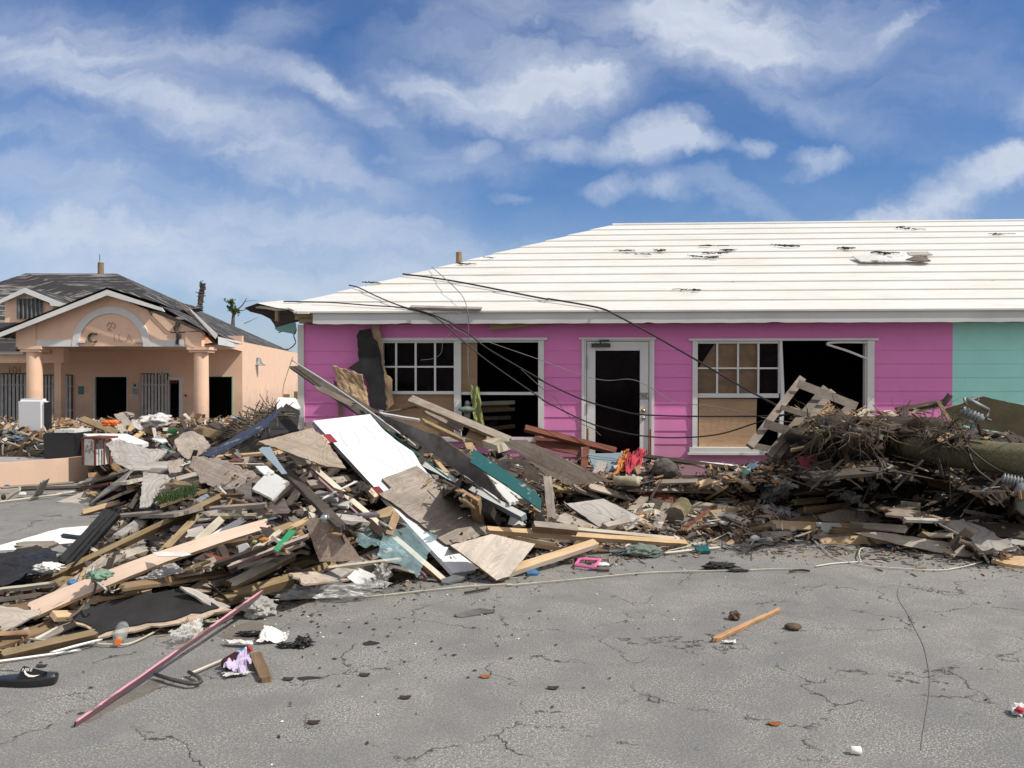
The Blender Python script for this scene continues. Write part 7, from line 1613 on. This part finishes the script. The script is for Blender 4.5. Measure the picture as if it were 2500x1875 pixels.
pn('blue printed scrap by the foot of the light plywood sheet', 'G', [(415,1290),(480,1275),(515,1298),(500,1312),(430,1310)], 'blue_plastic', z=.03, name='wrapper', cat='wrapper', lift=0, t=.02)
pn('silver crumpled foil at the foot of the white door', 'F', [(1505,1345),(1560,1330),(1690,1300),(1680,1325),(1560,1382),(1515,1372)], 'galv', z=.04, name='foil', cat='foil', lift=0, t=.02, jag=.03)
def pinkframe():
    c = [PZ(*cv('G', x, y), .03) for x, y in ((770,1250),(800,1207),(948,1213),(900,1268))]; bm = bmesh.new(); o = c[0]
    for i in range(4): tube(bm, [c[i]-o, c[(i+1) % 4]-o], .014, 6, sm=0)
    ob = link('toy_frame', bm_mesh(bm, 'toy_frame'), MT['pink_plastic']); ob.location = o; tag(ob, 'bright pink plastic frame on the pavement before the heap', 'frame')
pinkframe()
lump('flip_flop', 'white sole beside the pink plastic frame', 'sole', 'G', 960, 1248, 110, 30, 'white_foam', z=.0, amp=.1, fr=1.5, seed=52)
lump('flip_flop', 'dark sole in front of the white sole', 'sole', 'G', 960, 1280, 120, 26, 'shingle', z=.0, amp=.1, fr=1.5, seed=53)
lump('fishing_net', 'ball of grey green netting at the foot of the heap', 'net', 'G', 1262, 1155, 260, 90, 'net', z=.0, amp=.35, fr=2.6, seed=54)
pn('dark teal wedge at the end of the looped cord', 'G', [(1620,1120),(1705,1105),(1732,1150),(1640,1148)], 'teal_paint', z=.05, name='wedge', cat='wedge', lift=0, t=.03, jag=0)
bd('long thin tan lath behind the looped cord', 'G', 1410, 1160, 1790, 1122, 16, 'pale_wood', z='G', l=.01, t=.015, name='batten', cat='batten')
lump('rag', 'cream rag beside the stone by the light plywood sheet', 'rag', 'G', 800, 1190, 90, 60, 'cream', z=.0, amp=.5, seed=55)
lump('broken_block', 'brown broken chunk left of the pink plastic frame', 'block', 'G', 725, 1210, 70, 70, 'ply_brown', z=.0, amp=.3, seed=56, smooth=False)
# scattered litter on the pavement
def litter():
    for nm, mat, n, sz, lb in (('dark_specks', 'dry_leaf', 210, .017, 'tiny dark leaf scraps scattered over the pavement'), ('pale_grit', 'white_foam', 110, .008, 'pale grit and pebbles scattered over the pavement')):
        bm = bmesh.new()
        for _ in range(n):
            while True:
                px = RN.choice((RN.uniform(0, 2500), RN.gauss(1000, 260), RN.gauss(750, 120))); py = 1330+abs(RN.gauss(0, 1))*170
                if py < 1900 and not inside(px, py) and 0 < px < 2500: break
            c = PZ(px, py, .006); s = sz*RN.uniform(.4, 1.3); a = RN.random()*3.14; u = Vector((math.cos(a)*s, math.sin(a)*s, 0)); v = Vector((-math.sin(a)*s*.4, math.cos(a)*s*.4, .003))
            t_ = bm.verts.new(c+Vector((0,0,s*.35))); q = [bm.verts.new(c+w_) for w_ in (-u, v, u, -v)]
            for i in range(4): bm.faces.new((q[i], q[(i+1) % 4], t_))
        me = bpy.data.meshes.new(nm); bm.to_mesh(me); bm.free(); tag(link(nm, me, MT[mat]), lb, kind='stuff')
    for c_, x, y, m, lb in (('J',183,1140,'dry_leaf','dark oval leaf low at the left'),('J',527,820,'dry_leaf','dark oval leaf left of centre'),('J',1340,832,'rust','reddish oval leaf in the middle of the pavement'),('J',1798,908,'dry_leaf','dark oval leaf right of the reddish leaf'),('K',526,1150,'rust','reddish oval leaf at the lower right'),('J',800,972,'dry_leaf','small dark scrap with a pale edge'),('I',2050,892,'dry_leaf','dark brown oval leaf right of the brown wood chunk'),('I',298,800,'dry_leaf','dark leaf above the black sandal')):
        c = PZ(*cv(c_, x, y), .008); bm = bmesh.new(); poly(bm, [Vector((.032*math.cos(k*.52), .022*math.sin(k*.52), .004*math.cos(k*1.04))) for k in range(12)]); r = bmesh.ops.extrude_face_region(bm, geom=bm.faces[:])
        for g in r['geom']:
            if isinstance(g, bmesh.types.BMVert): g.co.z += .003
        o = link('fallen_leaf', bm_mesh(bm, 'fallen_leaf'), MT[m]); o.location = c; tag(o, lb, 'leaf')
litter()

def silt():
    for k, (pts, lb) in enumerate((([(560,1195),(700,1110),(900,990),(1060,905),(1180,900),(1140,960),(980,1030),(860,1090),(720,1170),(620,1215)], 'thin sandy silt washed up along the pink pole'), ([(1650,520),(1800,480),(1960,520),(1900,600),(1720,640),(1560,600)], 'sandy silt patch above the cola bottle'))):
        P2 = jag_edge([PZ(*cv('I', x, y), 0).to_2d() for x, y in pts], .03, .04); bm = bmesh.new(); vs = [bm.verts.new((q.x, q.y, .003+k*.001)) for q in P2]
        for t in tessellate_polygon([[Vector((q.x, q.y, 0)) for q in P2]]):
            try: bm.faces.new([vs[i] for i in t])
            except ValueError: pass
        tag(link('silt', bm_mesh(bm, 'silt'), MT['silt']), lb, kind='stuff')
silt()

def crest():
    for m, lb, n in (('torn_ply', 'tan splinters and shavings piled on the crest beside the pallet', 45), ('brown_wood', 'brown splinters along the crest of the right heap', 70), ('dark_wood', 'dark splintered sticks thrust through the right heap', 110)):
        bm = bmesh.new()
        for _ in range(n):
            if m == 'torn_ply': px, py = cv('H', RN.gauss(760, 90), RN.gauss(465, 22))
            elif m == 'brown_wood': px, py = cv('H', RN.uniform(620, 1500), RN.gauss(490, 25))
            else: px, py = cv('H', RN.uniform(560, 2150), RN.uniform(520, 1100))
            c = SF(px, py, RN.uniform(.08, .26)); rotbox(bm, c, RN.uniform(.1, .42), RN.uniform(.012, .05), RN.uniform(.006, .02), Matrix.Rotation(RN.gauss(0, .5), 3, 'Z') @ Matrix.Rotation(RN.gauss(0, .45), 3, 'Y'))
        tag(link('splinters', bm_mesh(bm, 'splinters'), MT[m]), lb, kind='stuff')
crest()
# ------------------------------------------------------------------ loose filling, laid last so that it stays under the single pieces
make_bvh()
LM = [('E',900,1100,'peach board'),('E',900,900,'brown beam'),('I',1000,420,'black felt sheet'),('E',600,900,'black frame piece'),('E',1700,520,'weathered plywood'),('E',1920,530,'dirty white square'),('E',1250,620,'green needles'),('E',900,320,'grey torn veneer'),
 ('E',1360,260,'round veneer'),('E',1700,170,'dark blue board'),('F',750,1070,'brown chipboard'),('F',400,1060,'green board'),('F',620,760,'dark leaning beam'),('F',950,500,'white door'),('F',1450,800,'ply on the door'),('F',1300,1150,'blue netting'),
 ('F',1850,1200,'light ply at the door foot'),('F',1600,400,'roofing sheet'),('G',300,640,'teal board'),('G',640,540,'big tan plywood'),('G',850,1030,'long yellow stud'),('G',1000,900,'grey ringed plywood'),('G',1490,880,'log stub'),('G',1130,650,'cream cylinder'),
 ('G',1410,560,'stone chunk'),('G',1200,500,'red cloth'),('G',700,350,'red beam'),('H',180,1050,'tan chips'),('H',850,1120,'yellow stud by the roots'),('H',670,830,'red board'),('H',1100,880,'grey rag'),('H',1700,1000,'long brown beam'),
 ('H',1200,1220,'long dark plywood'),('H',1400,1390,'light plywood strip'),('H',1850,1330,'silvery plywood'),('H',2000,800,'fallen pole'),('H',1850,1170,'black folded sheet'),('F',650,1320,'chipped white board'),('E',300,1050,'black tarpaulin'),('B',1600,1230,'slanting grey plank')]
SEEN = set()
COL = [('grey_wood','grey'),('silver_wood','pale grey'),('brown_wood','brown'),('treated','olive brown'),('tan_wood','tan'),('dark_wood','dark'),('pale_wood','pale'),('ply_pink','weathered'),('red_wood','reddish'),('dirty_white','off white')]
WT = [5,4,4,4,3,5,3,3,.8,1]
def second_layer(n):
    k = tries = 0
    while k < n and tries < 20000:
        tries += 1
        x = RN.choice((RN.uniform(0, 1250), RN.uniform(0, 2500))); y = RN.uniform(1060, 1540)
        if not inside(x, y): continue
        near = 1+(y-1000)/900.; L_ = RN.uniform(45, 210)*near*.8; w = RN.uniform(9, 24)*near*.8
        if x < 900: a = R(RN.gauss(-24, 22))
        elif x < 1400: a = R(RN.gauss(30, 26))
        else: a = R(RN.gauss(4, 24))
        dx, dy = math.cos(a)*L_/2, math.sin(a)*L_/2; A = (x-dx, y-dy); B = (x+dx, y+dy)
        if not (inside(*A) and inside(*B)): continue
        bad = 0; 
        for t in (0, .2, .4, .6, .8, 1):
            q = (A[0]+(B[0]-A[0])*t, A[1]+(B[1]-A[1])*t); P_ = SF(*q, .03); d = P_-CAM; h = BV.ray_cast(CAM, d.normalized(), 60)
            if h[0] is not None and h[3] > d.length-.05: bad += 1
        if bad > 0: continue
        PA, PB, PM = SF(*A), SF(*B), SF(x, y)
        if (PA-PB).length > 1.5 or ((PA+PB)/2-PM).length > .12: continue
        dmin = sorted((((cv(c, u, v)[0]-x)**2+(cv(c, u, v)[1]-y)**2, c, u, v, nm) for c, u, v, nm in LM))
        mi = RN.choices(range(len(COL)), WT)[0]; mat, cn = COL[mi]; ok = None
        for q in dmin[:2]:
            lx, ly = cv(q[1], q[2], q[3]); rel = ('right of' if x > lx else 'left of') if abs(x-lx) > abs(y-ly)*1.4 else ('below' if y > ly else 'above')
            for sz in (('long ' if L_ > 150 else 'short ' if L_ < 80 else ''),):
                s = '%s%s board %s the %s' % (sz, cn, rel, q[4])
                if s not in SEEN: ok = s; break
            if ok: break
        if not ok: continue
        SEEN.add(ok); k += 1
        plank('loose_board', ok, BD, 'S', *A, *B, w, mat, t=RN.choice((.015,.02,.035)), l=RN.uniform(-.02, .04), jag=RN.choice((.004,.03,.05)), group='loose boards in the wreckage', rest=False, tilt=RN.uniform(-.3,.3))
second_layer(290)
make_bvh()
heap_base()
scraps('wood_scraps', '%s coloured splinters and scraps all through the wreckage', 5600, (-80, 1020, 2560, 1600), [('chip_tan',2.4),('chip_grey',4),('chip_dark',6),('chip_orange',1.),('chip_pale',1.),('chip_blue',.2)], .03, .22, lift=(-.14, .02))
scraps('wood_chips', '%s chips strewn before the shop doorway', 2600, (1330, 1120, 1930, 1345), [('chip_tan',4),('chip_orange',3),('chip_dark',3),('chip_pale',2),('chip_grey',2)], .02, .2, lift=(-.03,.07))

far_base()
scraps('rubble_scraps', '%s scraps littering the ground before the peach building', 8000, None, [('chip_tan',5),('chip_orange',4),('chip_pale',4),('chip_grey',2),('chip_dark',2),('chip_blue',.5)], .04, .32, far=(-15, -3.7, 13.5, 23.5, far_pt), flat=.6)

def prune():     # leave out loose boards that nothing of is seen
    bpy.context.view_layer.update(); dg = bpy.context.evaluated_depsgraph_get(); dead = []
    for o in bpy.data.objects:
        if not o.name.startswith('loose_board'): continue
        P = o.data.polygons; tot = vis = 0; m3 = o.matrix_world.to_3x3()
        for i in range(0, len(P), max(1, len(P)//60)):
            f = P[i]; c = o.matrix_world @ f.center; d = c-CAM
            if (m3 @ f.normal).dot(d) > 0: continue
            h = sc.ray_cast(dg, CAM, d.normalized(), distance=d.length-.006); tot += f.area
            if not h[0] or h[4] == o: vis += f.area
        if tot == 0 or vis/tot < .16: dead.append(o)
    for o in dead: bpy.data.objects.remove(o)
prune()

def foot_litter():
    FR = [q for q in HEAP if q[1] > 1325]; FR.sort()
    bms = {m: bmesh.new() for m in ('chip_tan', 'chip_dark', 'chip_grey', 'chip_pale')}
    for _ in range(1500):
        x = RN.uniform(0, 2500); i = max(k for k in range(len(FR)) if FR[k][0] <= x); a, b = FR[i], FR[min(i+1, len(FR)-1)]; t = (x-a[0])/max(1, b[0]-a[0]); y = a[1]+(b[1]-a[1])*t+abs(RN.gauss(0, 1))*16-6
        c = PZ(x, y, .008); L_ = .015+.09*RN.random()**3; rotbox(bms[RN.choices(list(bms), (3, 4, 2, 1))[0]], c, L_, L_*RN.uniform(.06, .3), .006, Matrix.Rotation(RN.uniform(0, 6.28), 3, 'Z') @ Matrix.Rotation(RN.gauss(0, .08), 3, 'Y'))
    for m in bms:
        me = bpy.data.meshes.new('fine_litter'); bms[m].to_mesh(me); bms[m].free(); tag(link('fine_litter', me, MT[m]), 'fine %s splinters strewn along the foot of the wreckage' % m[5:], kind='stuff')
foot_litter()
